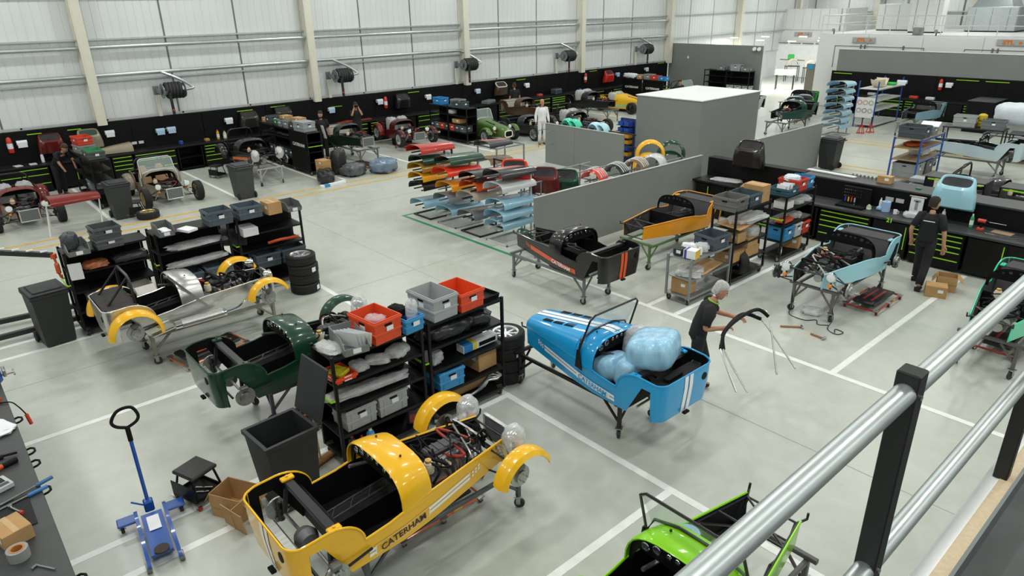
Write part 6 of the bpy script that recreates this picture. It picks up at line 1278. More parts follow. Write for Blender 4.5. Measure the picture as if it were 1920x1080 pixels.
blue_rack('blue rack with grey crates right of the wheelie bin', (-7.5, 22.95, 0), UP, 1.8, .75, (.25, .8, 1.15, 1.42), 1.45, '8f7b5c')
crate('dark slate crate on top of the blue rack by the wheelie bin', (-7.5, 22.45, 1.44), UP, '434e55', (.6, .7, .34)); crate('large grey crate at the bottom of the blue rack', (-7.5, 22.5, .27), UP, '8d9293', (.7, .66, .42)); crate('dark crate at the bottom of the blue rack, far side', (-7.5, 23.3, .27), UP, '5a5f62', (.6, .66, .42)); crate('grey crate on top of the blue rack, far side', (-7.5, 23.25, 1.44), UP, '7f8587', (.5, .6, .24))
bundle('orange cover on the upper shelf of the blue rack', (-7.5, 22.6, 1.17), 0, (.5, .6, .1), mat('orange_pad', 'c9562a', .6), seed=92, name='orange_cover', cat='cover', group=None); bundle('white bagged parts on the middle shelf of the blue rack', (-7.5, 23.2, .82), 0, (.5, .7, .18), seed=93)
tag(put('white_sheet', MB().box((0, 0, 0), (.5, .6, .03), .01), PAPER(), None, loc=(-7.4, 23.35, 1.72), rot=(.1, 0, .2)), 'white cover lying on the grey crate of the blue rack', 'cover')
for k in range(2): bundle('black tool bag on the floor behind the ledge, ' + ('left', 'right')[k], (-6.45 + .35 * k, 18.6 + .2 * k, 0), .4, (.34, .3, .7), DBLK(), seed=94 + k, name='tool_bag', cat='bag', group='tool bags behind the ledge')
# two small black shelf units standing on the ledge line
for k, x in enumerate((-4.85, -3.35)):
    t = thing('black_shelf_unit', 'low black shelf unit behind the pale blue nose cone, ' + ('left', 'right')[k], 'shelf', (x, 17.9, 0), 0, 'low black shelf units'); L_ = 1.2
    put('top', MB().box((0, 0, 1.42), (L_, .6, .03), .004), WTOP, t); put('shelf', MB().box((0, 0, 1.05), (L_, .55, .03), .004), WTOP, t)
    for s in (-1, 1): put('end_panel', MB().box((s * L_ / 2, 0, .71), (.03, .6, 1.42), .004), BPAN, t)
    put('handle_rail', MB().box((0, -.31, 1.38), (L_ - .1, .02, .03), .004), LIME(), t)
for k, x in enumerate((-5.75, -2.55)):
    t = thing('grey_drawer_stack', 'stack of grey slatted trays with a red tray, ' + ('left of', 'right of') [k] + ' the pale blue nose cone', 'tray stack', (x, 18.3, 0), 0, 'grey tray stacks')
    for q in range(9): put('tray', MB().box((0, 0, .05 + .14 * q), (.42, .36, .1), .012), plastic('c04a30' if q == 5 else '9aa0a3'), t)
# booth roof plant, railings and ducts
rl = thing('roof_railing', 'white safety railing along the booth roof', 'railing', (0, 0, 0)); WM = mat('railing_white', 'd9dbd8', .45)
x = -18.2
while x < 5: put('baluster', MB().tube([(x, 38.0, 3.56), (x, 38.0, 4.42)], .02, 6), WM, rl); x += 1.15
for z in (4.42, 3.98): put('rail', MB().tube([(-18.2, 38.0, z), (5, 38.0, z)], .022, 6), WM, rl)
for z in (4.42, 3.98): put('rail', MB().tube([(-18.2, 38.0, z), (-18.2, 47, z)], .022, 6), WM, rl)
for k, (x, y, d, c_, nm) in enumerate(((-16.0, 43, (2.2, 2.0, 1.3), 'c9cdca', 'pale grey air unit'), (-13.9, 40.2, (1.5, .6, 1.9), 'e2e4e0', 'white control cabinet'), (-11.6, 43, (2.2, 2.2, 1.1), 'a9b1b2', 'steel plenum box'), (-8.9, 42.5, (1.9, 1.6, 1.5), 'd8dbdb', 'panelled air unit'), (-4.5, 41, (4.2, 2.0, 1.5), 'a8b4b2', 'large grey air unit'))):
    t = thing('air_unit', nm + ' on the booth roof', 'air unit', (x, y, 3.56)); put('casing', MB().box((0, 0, d[2] / 2 + .05), d, .03), mat('unit_' + c_, c_, .4, metal=.2, var=.04), t); put('plinth', MB().box((0, 0, .025), (d[0] * .96, d[1] * .96, .05)), DBLK(), t)
    for s in range(3): put('panel_joint', MB().box((-d[0] / 3 + d[0] / 3 * s, -d[1] / 2 - .003, d[2] / 2 + .05), (.02, .006, d[2] * .92)), JNT, t)
t = thing('duct_stack', 'large galvanised duct with a cone hood on the booth roof', 'duct', (-12.7, 46.6, 3.6))
def hood(b): b.loft([[(-1.0, -1.0, 1.0), (1.0, -1.0, 1.0), (1.0, 1.0, 1.0), (-1.0, 1.0, 1.0)], [(-.6, -.6, 1.8), (.6, -.6, 1.8), (.6, .6, 1.8), (-.6, .6, 1.8)]], close=True, caps=True); b.lathe([(.55, 1.8), (.55, 5.9)], 20)
put('hood', (lambda b: (hood(b), b)[1])(MB()), GALV(), t); put('drum', MB().lathe([(.8, 0), (.8, 1.0)], 20), GALV(), t)
tag(put('duct_pipe', MB().tube([(-15, 48.5, 5.5), (4, 47, 5.5)], .22, 14), GALV(), None), 'long round galvanised duct above the booth roof', 'duct'); tag(put('duct_pipe', MB().tube(smooth([(-16.5, 46, 4.0), (-16.4, 46, 4.6), (-16.0, 46, 5.2), (-15.8, 46, 7.5)], 5), .16, 12), GALV(), None), 'bent silver duct rising at the booth roof corner', 'duct'); tag(put('duct_pipe', MB().tube([(-17.6, 47, 3.6), (-17.6, 47, 8)], .2, 12), GALV(), None), 'vertical grey duct at the booth roof corner', 'duct')
t = thing('roof_fan', 'small grey fan motor on the booth roof edge', 'fan', (-13.3, 37.6, 3.56)); put('casing', MB().box((0, 0, .18), (.4, .3, .34), .02), mat('fan_grey', '8f9494', .5), t); put('fan_ring', MB().lathe([(.06, 0), (.13, 0), (.13, .03), (.06, .03)], 16, Matrix.Translation((0, -.15, .18)) @ Matrix.Rotation(pi / 2, 4, 'X')), STEEL(), t)
for k, x in enumerate((-17.2, -12.4, -8.2)): t = thing('spot_lamp', 'small spot lamp on the booth roof edge, %s' % ('left', 'middle', 'right')[k], 'lamp', (x, 37.3, 3.56)); put('head', MB().lathe([(.0, 0), (.06, .01), (.08, .12), (.07, .13)], 12, Matrix.Translation((0, 0, .16)) @ Matrix.Rotation(1.2, 4, 'X')), mat('fan_grey', '8f9494', .5), t); put('foot', MB().tube([(0, 0, 0), (0, 0, .14)], .025, 8), DBLK(), t)
# far white room: trestles with arches
for k, (x, y) in enumerate(((-24.2, 47.0), (-22.7, 46.6))):
    t = thing('wing_trestle', 'black trestle with a cream wing in the far white room, ' + ('left', 'right')[k], 'trestle', (x, y, 0), .3)
    for sx in (-.4, .4):
        for sy in (-.3, .3): put('leg', MB().tube([(sx, sy, 0), (sx, sy, 1.0)], .025, 6), FRAME(), t)
    put('cross_bar', MB().box((0, 0, 1.0), (.9, .66, .04)), FRAME(), t)
    tag(put('loose_wing', (lambda b: (arch_strip(b, 0, 0, .36, -.3, .3, 0, 190, .03), b)[1])(MB()), mat('cream_fibre', 'd8cfb9', .6), None, loc=(x, y, 1.09), rot=(0, 0, .6)), 'cream wing on the far room trestle, ' + ('left', 'right')[k], 'wing', 'wings in the white room')
t = thing('wing_trestle', 'black trestle with cream panel beside the grey back wall', 'trestle', (-22.2, 42.4, 0), .4)
for sx in (-.5, .5):
    for sy in (-.3, .3): put('leg', MB().tube([(sx, sy, 0), (sx, sy, .9)], .025, 6), FRAME(), t)
put('panel', MB().shell([[(x, y, .9 + z) for y, z in scut(.4, 0, .3, 10)] for x in (-.6, 0, .6)], .01), mat('cream_fibre', 'd8cfb9', .6), t)
t = thing('spray_gun_stand', 'green sprayed part on a stand in the far white room', 'stand', (-24.9, 48.2, 0)); put('pole', MB().tube([(0, 0, 0), (0, 0, 1.3)], .03, 8), WM, t); put('bar', MB().tube([(-.9, 0, 1.3), (.9, 0, 1.3)], .03, 8), mat('stand_brown', '6b5d48', .6), t); put('green_part', MB().box((-.1, 0, 1.5), (.4, .3, .36), .06), plastic('3fc05a'), t)
# ------------------------------------------------------------------ mezzanine and railing in front
RX = -.411
struct(put('floor_mezzanine', MB().box((1.43, 2.0, 3.4), (3.54, 14, .2)), mat('dark_mezzanine_floor', '4a4c4c', .7, var=.2, scale=5)))
struct(put('trim_mezzanine_edge', MB().box((-.43, 2.0, 3.44), (.055, 14, .12)), mat('white_fascia', 'eef0f0', .5)))
struct(put('trim_mezzanine_board', MB().box((-.385, 2.0, 3.475), (.05, 14, .06)), mat('chipboard_edge', 'cdbb9c', .8, var=.08, scale=60)))
struct(put('trim_mezzanine_angle', MB().box((-.345, 2.0, 3.53), (.012, 14, .1)), mat('angle_grey', '6d7473', .4, metal=.4)))
rl = thing('guard_railing', 'black posts with galvanised tube rails in the right foreground', 'railing', (RX, 0, 3.5)); RB = mat('railing_black', '17191a', .45, var=.05)
for y in (.06, 1.51, 2.96, 4.41):
    p = put('post', MB().box((0, 0, .525), (.05, .05, 1.05), .003), RB, rl, loc=(0, y, 0))
    for z in (.99, .5): cput('rbolt', lambda b: b.tube([(.024, 0, 0), (.03, 0, 0)], .006, 8), 'bolt', CHROME(), p, loc=(0, .0, z))
for z in (1.0, .5):
    for y0, y1 in ((-3, .06), (.06, 1.51), (1.51, 2.96), (2.96, 4.41), (4.41, 8)): put('tube_rail', MB().tube([(0, y0 + .02, z), (0, y1 - .02, z)], .0245, 20), GALV(), rl)
# ================================================================== PEOPLE
def skin_mesh(nodes, edges, root, sub=2):
    """continuous tapered surface grown from a joint graph; nodes: name -> (pos, radius or (rx, ry))"""
    names = list(nodes); ix = {n: i for i, n in enumerate(names)}
    me = bpy.data.meshes.new('figure'); me.from_pydata([nodes[n][0] for n in names], [(ix[a], ix[b]) for a, b in edges], [])
    o = bpy.data.objects.new('figure', me); COL.objects.link(o)
    o.modifiers.new('skin', 'SKIN'); 
    sv = me.skin_vertices[0].data
    for n in names:
        r = nodes[n][1]; sv[ix[n]].radius = r if isinstance(r, tuple) else (r, r)
        sv[ix[n]].use_root = (n == root)
    m2 = o.modifiers.new('sub', 'SUBSURF'); m2.levels = sub; m2.render_levels = sub
    dg = bpy.context.evaluated_depsgraph_get(); out = bpy.data.meshes.new_from_object(o.evaluated_get(dg))
    bpy.data.objects.remove(o, do_unlink=True)
    out.polygons.foreach_set('use_smooth', [True] * len(out.polygons)); return out
def person(label, loc, rz, pose, shirt, trousers, hair, skin='c08d72', beard=None, lod=0, sleeve=.5, collar=None, shortsleeve=True, hood=None):
    """local frame: figure faces +x, left is +y; pose overrides joint positions"""
    t = thing('person', label, 'person', loc, rz)
    J = dict(pelvis=(0, 0, .95), waist=(0, 0, 1.08), chest=(.01, 0, 1.3), neck=(.0, 0, 1.48), head0=(.02, 0, 1.57), head=(.03, 0, 1.66))
    for s, n in ((1, 'l'), (-1, 'r')):
        J.update({'sh' + n: (0, s * .17, 1.42), 'el' + n: (-.03, s * .25, 1.14), 'wr' + n: (.06, s * .27, .9), 'hip' + n: (0, s * .09, .92), 'kn' + n: (.02, s * .1, .5), 'an' + n: (-.02, s * .1, .09), 'to' + n: (.14, s * .11, .04)})
    J.update(pose); V = lambda n: Vector(J[n])
    SK = mat('skin_' + skin, skin, .55, var=.05)
    # body: one continuous surface
    N = dict(pelvis=(J['pelvis'], .1), waist=(J['waist'], .095), chest=(J['chest'], .1), neck=(J['neck'], .055), head0=(tuple(V('neck').lerp(V('head'), .35)), .058))
    E_ = [('pelvis', 'waist'), ('waist', 'chest'), ('chest', 'neck'), ('neck', 'head0')]
    for n in 'lr':
        hand = V('wr' + n) + (V('wr' + n) - V('el' + n)).normalized() * .08
        N.update({'sh' + n: (J['sh' + n], .06), 'el' + n: (J['el' + n], .043), 'wr' + n: (J['wr' + n], .03), 'pa' + n: (tuple(hand), (.036, .022)), 'hip' + n: (J['hip' + n], .075), 'kn' + n: (J['kn' + n], .058), 'an' + n: (J['an' + n], .038), 'to' + n: (J['to' + n], .035)})
        E_ += [('chest', 'sh' + n), ('sh' + n, 'el' + n), ('el' + n, 'wr' + n), ('wr' + n, 'pa' + n), ('pelvis', 'hip' + n), ('hip' + n, 'kn' + n), ('kn' + n, 'an' + n), ('an' + n, 'to' + n)]
        d = (V('wr' + n) - V('el' + n)).normalized(); sd = d.cross(Vector((1, 0, 0)) if abs(d.x) < .8 else Vector((0, 0, 1))).normalized(); cu = d.cross(sd)
        if not lod:
            for k in range(4):
                b0 = hand + d * .02 + sd * (-.03 + .02 * k); L_ = (.06, .075, .07, .055)[k]
                b1 = b0 + d * L_ * .55 + cu * .01; b2 = b1 + d * L_ * .35 + cu * .035
                for q, p in enumerate((b0, b1, b2)): N['f%s%d%d' % (n, k, q)] = (tuple(p), .0095 - .001 * q)
                E_ += [('pa' + n, 'f%s%d0' % (n, k)), ('f%s%d0' % (n, k), 'f%s%d1' % (n, k)), ('f%s%d1' % (n, k), 'f%s%d2' % (n, k))]
            th0 = V('wr' + n) + d * .03 + sd * .045; th1 = th0 + d * .04 + sd * .015 + cu * .02
            N['t0' + n] = (tuple(th0), .012); N['t1' + n] = (tuple(th1), .0095); E_ += [('wr' + n, 't0' + n), ('t0' + n, 't1' + n)]
    body = put('body', skin_mesh(N, E_, 'pelvis'), SK, t)
    # head with face
    hd = V('head'); up = (hd - V('neck')).normalized(); fw = Vector(pose.get('look', (1, 0, 0))); fw = (fw - up * fw.dot(up)).normalized(); lf = up.cross(fw)
    HM = Matrix((( fw.x, lf.x, up.x, hd.x), (fw.y, lf.y, up.y, hd.y), (fw.z, lf.z, up.z, hd.z), (0, 0, 0, 1)))
    def headm(b):
        secs = []
        for z, rx, ry, ox in ((-.115, .03, .028, .05), (-.1, .055, .05, .03), (-.06, .085, .066, .012), (0, .1, .074, 0), (.05, .1, .078, -.005), (.09, .085, .068, -.012), (.115, .05, .045, -.015), (.125, .01, .01, -.015)):
            secs.append([(ox + rx * cos(a), ry * sin(a), z) for a in [2 * pi * k / 16 for k in range(16)]])
        b.loft(secs, close=True, caps=True)
        b.loft([[(.096, -.012, .015), (.096, .012, .015), (.096, 0, .03)], [(.122, -.014, -.03), (.122, .014, -.03), (.118, 0, -.022)], [(.095, -.012, -.036), (.095, .012, -.036), (.1, 0, -.034)]], close=True, caps=True)
        for s in (-1, 1): b.lathe([(.0, -.008), (.022, -.006), (.026, .004), (.0, .006)], 10, Matrix.Translation((-.005, s * .078, -.005)) @ Matrix.Rotation(s * pi / 2, 4, 'X') @ Matrix.Scale(1.4, 4, (0, 1, 0)))
    o = cput('headm', headm, 'head', SK, t); o.matrix_local = HM
    for s in (-1, 1): cput('eye', lambda b: b.lathe([(0, -.004), (.009, -.002), (.01, .002), (0, .005)], 8, Matrix.Rotation(pi / 2, 4, 'Y')), 'eye', plastic('2a2624', .2), o, loc=(.094, s * .032, .012))
    cput('mouth', lambda b: b.box((0, 0, 0), (.008, .045, .01), .004), 'mouth', mat('lips', '9c5f52', .5), o, loc=(.084, 0, -.068))
    def hairm(b):
        secs = []
        for z, rx, ry, ox in ((-.07, .05, .075, -.058), (-.02, .062, .085, -.05), (.03, .085, .088, -.03), (.06, .104, .088, -.012), (.1, .094, .078, -.014), (.13, .06, .052, -.018), (.14, .01, .01, -.018)):
            secs.append([(ox + rx * cos(a), ry * sin(a), z) for a in [2 * pi * k / 16 for k in range(16)]])
        b.loft(secs, close=True, caps=True)
    if hair: o2 = cput('hairm', hairm, 'hair', mat('hair_' + hair, hair, .8, var=.25, scale=40, bump=.4, bscale=90), t); o2.matrix_local = HM
    if beard: o3 = cput('beardm', lambda b: b.loft([[(.02 + rx * cos(a), ry * sin(a), z) for a in [2 * pi * k / 12 for k in range(12)]] for z, rx, ry in ((-.14, .05, .04), (-.1, .075, .062), (-.06, .082, .074))], close=True, caps=True), 'beard', mat('hair_' + beard, beard, .8, var=.25, scale=40), t); o3.matrix_local = HM
    # clothes follow the body
    SH = mat('cloth_' + shirt, shirt, .85, var=.08, bump=.1, bscale=40); TR = mat('cloth_' + trousers, trousers, .85, var=.08, bump=.1, bscale=40)
    lat = (V('shl') - V('shr')); lat = lat.normalized() if lat.length > .01 else Vector((0, 1, 0))
    def ring(c, axis, wy, dx, n=16):
        ax = axis.normalized(); f = lat.cross(ax).normalized(); l = ax.cross(f)
        return [tuple(c + l * (wy * cos(q)) + f * (dx * sin(q))) for q in [2 * pi * k / n for k in range(n)]]
    pe, wa, ch, ne = V('pelvis'), V('waist'), V('chest'), V('neck'); sm = (V('shl') + V('shr')) / 2
    b = MB(); b.loft([ring(pe - (wa - pe) * .35, wa - pe, .178, .128), ring(pe + (wa - pe) * .3, wa - pe, .172, .125), ring(wa, ch - pe, .165, .12), ring(wa.lerp(ch, .5), ch - wa, .178, .125), ring(ch, ne - wa, .195, .13), ring(ch.lerp(sm, .6), ne - ch, .2, .12), ring(sm, ne - ch, .185, .095), ring(sm.lerp(ne, .5), ne - ch, .11, .075), ring(ne - (ne - ch).normalized() * .01, ne - ch, .07, .065)], close=True, caps=True)
    for n in 'lr':
        s0 = V('sh' + n); e0 = V('el' + n); w0 = V('wr' + n); inw = s0.lerp(sm, .35)
        if shortsleeve: b.tube([inw, s0, s0.lerp(e0, .4), s0.lerp(e0, .8)], [.075, .08, .072, .066], 12)
        else: b.tube([inw, s0, s0.lerp(e0, .5), e0, e0.lerp(w0, .5), e0.lerp(w0, .95)], [.075, .078, .068, .06, .05, .042], 12)
    put('shirt', b.mesh('shirt', 180), SH, t)
    b = MB(); hm = (V('hipl') + V('hipr')) / 2
    b.loft([ring(hm - (pe - hm + Vector((0, 0, .02))).normalized() * .1, wa - pe, .13, .09), ring(hm - Vector((0, 0, .03)), wa - pe, .168, .122), ring(pe, wa - pe, .168, .12), ring(pe.lerp(wa, .5), wa - pe, .16, .115)], close=True, caps=True)
    for n in 'lr':
        h0, k0, a0 = V('hip' + n), V('kn' + n), V('an' + n); b.tube([h0 + (h0 - k0).normalized() * .05, h0.lerp(k0, .25), h0.lerp(k0, .7), k0, k0.lerp(a0, .5), a0 + (k0 - a0).normalized() * .02], [.095, .095, .08, .074, .07, .066], 12)
    put('trousers', b.mesh('trousers', 180), TR, t)
    for n in 'lr':
        a, b_ = V('an' + n), V('to' + n); h_ = a + (a - b_) * .35
        put('shoe', skin_mesh({'h': ((h_.x, h_.y, b_.z), .045), 'a': ((a.x, a.y, b_.z + .015), .052), 't': (tuple(b_), (.048, .036))}, [('h', 'a'), ('a', 't')], 'a'), mat('shoe_black', '1b1a19', .6), t)
    if collar: put('collar', MB().tube([(J['neck'][0] + .07 * cos(a), J['neck'][1] + .07 * sin(a), J['neck'][2] - .01 - .03 * cos(a)) for a in [2 * pi * k / 14 for k in range(14)]], .012, 6, closed=True), plastic(collar), t)
    return t
wk = person('grey-haired person in black carrying silver hood hoops past the blue car', (-4.85, 7.72, 0), .75, dict(chest=(.1, 0, 1.28), neck=(.17, 0, 1.45), head=(.25, 0, 1.6), look=(1, -.1, -.55), waist=(.02, 0, 1.08), shl=(.14, .18, 1.38), shr=(.1, -.18, 1.38), ell=(.28, .26, 1.16), wrl=(.51, .12, 1.15), elr=(.03, -.27, 1.12), wrr=(.27, -.22, 1.13), knl=(.14, .1, .52), anl=(.1, .1, .09), tol=(.26, .11, .04), knr=(-.02, -.1, .5), anr=(-.28, -.1, .14), tor=(-.14, -.1, .05)), '1a1b1c', '1c1d1f', 'b9b7b2', skin='b98468', collar='7fbf2a')
for k in range(2):
    t = thing('hood_hoop', 'silver U-shaped hood hoop with black padding carried by the worker, ' + ('nearer', 'farther')[k], 'hoop', (0, 0, 0), 0, 'hood hoops'); 
    A = ((-3.68, 7.1, .74), (-4.22, 7.35, 1.05), (-4.36, 7.55, 1.14), (-4.48, 7.98, 1.17), (-4.5, 8.3, 1.17), (-4.32, 8.45, 1.1), (-3.57, 8.1, .74)) if k == 0 else ((-3.76, 6.97, .76), (-4.2, 7.25, 1.1), (-4.32, 7.5, 1.22), (-4.38, 8.0, 1.26), (-4.36, 8.4, 1.25), (-4.24, 8.5, 1.15), (-3.66, 7.78, .74))
    put('tube', MB().tube(smooth(A, 5), .013, 8), ALU(), t); put('padding', MB().tube(smooth(A[1:6], 5), .026, 8), DBLK(), t)
mw = person('dark-haired person in black walking along the numbered workbench', (-4.18, 14.3, 0), UP + .1, dict(knl=(.2, .1, .52), anl=(.22, .1, .1), tol=(.36, .1, .05), knr=(-.06, -.1, .5), anr=(-.34, -.1, .12), tor=(-.2, -.11, .05), ell=(-.1, .28, 1.14), wrl=(.02, .27, .92), elr=(-.04, -.28, 1.12), wrr=(.02, -.3, .86), look=(1, -.4, -.1)), '17181a', '1a1b1d', '2a211c')
put('back_print', MB().box((-.128, 0, 1.34), (.006, .2, .016), .002), PAPER(), mw)
person('bald person in a white shirt behind the back partition', (-20.2, 19.4, 0), -.5, dict(look=(1, .2, -.2)), 'e6e8ea', 'd8dade', None, skin='b98468', lod=1, shortsleeve=False)
person('young person in black leaning over the trolley at the left wall', (-25.05, 3.35, 0), .6, dict(waist=(.08, 0, 1.06), chest=(.25, 0, 1.24), neck=(.38, 0, 1.38), head=(.48, 0, 1.5), look=(1, .1, -.5), shl=(.28, .18, 1.33), shr=(.28, -.18, 1.33), ell=(.42, .25, 1.1), wrl=(.5, .2, .9), elr=(.4, -.25, 1.08), wrr=(.5, -.22, .88)), '131415', '17181a', '4a3426', lod=1)
person('bearded person in black behind the lettered trolley row', (-24.0, 11.75, 0), -.3, dict(look=(1, -.5, -.3)), '151617', '17181a', '2c2522', beard='4a3a30', lod=1)
person('person in black raising a camera to the face by the wall bench', (-25.2, 13.9, 0), -.4, dict(ell=(.22, .2, 1.3), wrl=(.2, .08, 1.6), elr=(.22, -.2, 1.3), wrr=(.2, -.08, 1.6), look=(1, .1, .1)), '141516', '17181a', '2a2420', lod=1)
tag(put('camera_body', MB().box((0, 0, 0), (.08, .15, .09), .015), DBLK(), None, loc=(-24.98, 13.8, 1.66), rot=(0, 0, -.4)), 'small black camera held to the face', 'camera')
person('person in black standing at the bench beside the white-banded nose cone', (-25.6, 22.75, 0), 2.8, dict(look=(1, .2, -.3)), '17181a', '1c1d1f', '3a2a20', lod=1)
person('person in dark clothes crouching by the car near the grey back wall', (-22.9, 32.3, 0), -.8, dict(pelvis=(0, 0, .55), waist=(.03, 0, .68), chest=(.1, 0, .88), neck=(.13, 0, 1.06), head=(.16, 0, 1.22), hipl=(0, .09, .53), hipr=(0, -.09, .53), knl=(.38, .12, .5), knr=(.38, -.12, .5), anl=(.2, .12, .09), anr=(.2, -.12, .09), tol=(.34, .12, .04), tor=(.34, -.12, .04), shl=(.1, .17, 1.0), shr=(.1, -.17, 1.0), ell=(.25, .24, .8), wrl=(.42, .16, .82), elr=(.25, -.24, .8), wrr=(.42, -.16, .82)), '1e2022', '1c1d1f', '3a2a20', lod=1)
# ------------------------------------------------------------------ cars in the rear bays (nose to +x unless said otherwise)
G2 = 'cars along the left wall'
OFF = 2.44   # front axle ahead of the rear panel
car('sports_car', 'maroon car without bonnet at the left edge, seats in plastic', (-24.25, 2.0), 0, '6b1a14', z=.14, wheels='b8b0a0', rwing='6b1a14', lights='chrome', seats=('2c2c2e', True), bar=True, lod=1, seed=21, scuttle=True, group=G2)
car('sports_car', 'beige car with gold wheels, windscreen and tan seats', (-23.9, 5.55), 0, '8f8371', z=.14, wheels='c9b27a', rwing='8f8371', lights='chrome', seats=('a9835c', False), screen='cfd2d2', lod=1, seed=22, bar=True, group=G2)
trestle('pale grey wheeled trestle under the black car with orange flash', (-24.3, 8.65), 0, 'a9aaa6')
car('sports_car', 'black car with orange flash and bagged headlights by the lettered trolley', (-24.3, 8.65), 0, '161617', rwing='161617', lights='wrapped', bar=True, stripe=('e06a1c', .9, 1.9, False), lod=1, seed=23, rad_=False, group=G2)
trestle('grey wheeled trestle under the dark green car with pale dash', (-24.7, 12.5), 0, '6d716e')
car('sports_car', 'dark green car body with pale interior by the two workers', (-24.7, 12.5), 0, '16291f', scuttle=True, hubs=False, lod=1, seed=24, inner=mat('pale_trim', '9a978e', .7), group=G2)
tag(put('white_door_panel', MB().box((0, 0, .3), (.9, .03, .5), .02), paint('e8e8e4'), None, loc=(-24.2, 11.75, .75), rot=(.2, 0, .1)), 'white panel leaning on the dark green car by the workers', 'panel')
car('sports_car', 'maroon car with plastic-covered seats and silver wheels', (-25.6, 15.6), -.1, '4a0f0f', z=.3, wheels='c9ccce', rwing='6b1513', fwing='4a0f0f', lights='chrome', seats=('26282b', True), lod=1, seed=25, group=G2, spokes=8)
tag(put('axle_block', MB().box((0, 0, .19), (.3, .8, .38), .02), DBLK(), None, loc=(-24.5, 15.5, 0)), 'black block under the maroon car with seats', 'block')
car('sports_car', 'finished green car with white nose band beside the crates', (-24.35, 18.75), -.05, '4a6b2a', z=.14, wheels='b8babb', rwing='4a6b2a', fwing='4a6b2a', bonnet='4a6b2a', nose=('4a6b2a', 'ece9da'), lights='chrome', screen='cfd2d2', eng=0, rad_=False, seed=26, group=G2)
trestle('grey wheeled trestle under the brown car body', (-25.2, 21.9), 0, '6b6f6c')
car('sports_car', 'brown car body behind the man in white', (-25.2, 21.9), 0, '4a3421', hubs=False, lod=1, seed=27, inner=mat('pale_trim', '9a978e', .7), rad_=False, group=G2)
car('sports_car', 'stripped car front with one wheel and radiator by the back partition', (-23.4, 20.45), 0, '2a2c2a', z=.14, wheels='9a9c9d', lights='chrome', lod=1, seed=28, group=G2)
trestle('grey wheeled trestle under the long black car body', (-24.5, 25.6), 0, '6b6f6c')
car('sports_car', 'long black car body on a trestle before the yellow car', (-24.5, 25.6), 0, '0b0b0c', hubs=False, lod=1, seed=29, rad_=False, seats=('3a3a3c', True), group=G2)
car('sports_car', 'black car with bagged seats and roll bar behind the back partition', (-22.6, 22.6), 0, '101112', z=.14, wheels='3a3c3e', rwing='1c1d1f', seats=('2e3033', True), bar=True, lod=1, seed=30, group=G2)
car('sports_car', 'finished bright yellow car with mint stripe left of the grey box', (-25.1, 28.75), 0, 'eab51f', z=.14, wheels='2e3032', rwing='eab51f', bonnet='eab51f', nose=('eab51f', None), stripe=('7fd0a8', .72, 2.3, False), seats=('3a3a3c', True), eng=0, rad_=False, seed=31, group=G2)
car('sports_car', 'dark green car with silver windscreen before the grey back wall', (-24.4, 33.4), 0, '16352b', z=.14, wheels='8a8c8d', rwing='16352b', screen='cfd2d2', bar=True, lod=1, seed=32, lights='chrome', group=G2)
# right-hand rear bays
G3 = 'cars in the rear right bays'
t_ = -UP
trestle('dark wheeled trestle under the bright green car', (-16.3, 33.6), -UP + .2, '3a3c3c'); car('sports_car', 'bright green open car body by the white doorway', (-16.3, 33.6), -UP + .2, '1fa23a', scuttle=False, hubs=False, eng=0, rad_=False, seed=33, inner=mat('grey_carpet', '3c3c3d', .8), group=G3)
trestle('grey wheeled trestle under the dark green car behind the right partition', (-14.5, 30.0), -UP, '6b6f6c'); car('sports_car', 'dark green car body behind the right grey partition', (-14.5, 30.0), -UP, '0f3b28', hubs=False, lod=1, seed=34, rad_=False, group=G3)
trestle('grey wheeled trestle under the silver car by the grey box', (-17.3, 30.6), -UP, '6b6f6c'); car('sports_car', 'silver white car body between the grey box and the dark green car', (-17.3, 30.6), -UP, 'c3c9cc', hubs=False, eng=0, rad_=False, seed=35, bonnet='b9d2dc', group=G3)
trestle('pale wheeled trestle under the blue-grey car with white edges', (-10.6, 33.3), -UP, '8f8f88'); car('sports_car', 'blue-grey car body with white edges before the right back bench', (-10.6, 33.3), -UP, '7fa5b3', scuttle=False, hubs=False, eng=0, rad_=False, seed=36, inner=mat('grey_carpet', '3c3c3d', .8), group=G3)
trestle('grey wheeled trestle under the long pale blue and white car', (-5.3, 25.4), pi, '77797a', x0=.55, x1=2.5); car('sports_car', 'long pale blue and white car body at the right edge', (-5.3, 25.4), pi, 'b9cdd6', hubs=False, eng=0, rad_=False, seed=37, scuttle=False, group=G3)
trestle('grey wheeled trestle under the white car at the right edge', (-5.0, 30.4), pi, '77797a'); car('sports_car', 'white car body with wrapped rounded tail at the right edge', (-5.0, 30.4), pi, 'dfe2e0', hubs=False, eng=0, rad_=False, seed=38, group=G3)
bundle('white fabric-wrapped bodywork hump on the white car', (-6.75, 29.7, 1.0), .4, (1.3, 1.1, .75), mat('white_rag', 'd5dfe6', .8), seed=95, name='wrapped_bodywork', cat='cover', group=None, amp=.04)
car('sports_car', 'black stripped car with roll bar behind the grey ledge', (-6.1, 21.2), 0, '1b1c1e', z=.14, wheels='3a3c3e', bar=True, lod=1, seed=39, lights='wrapped', group=G3)
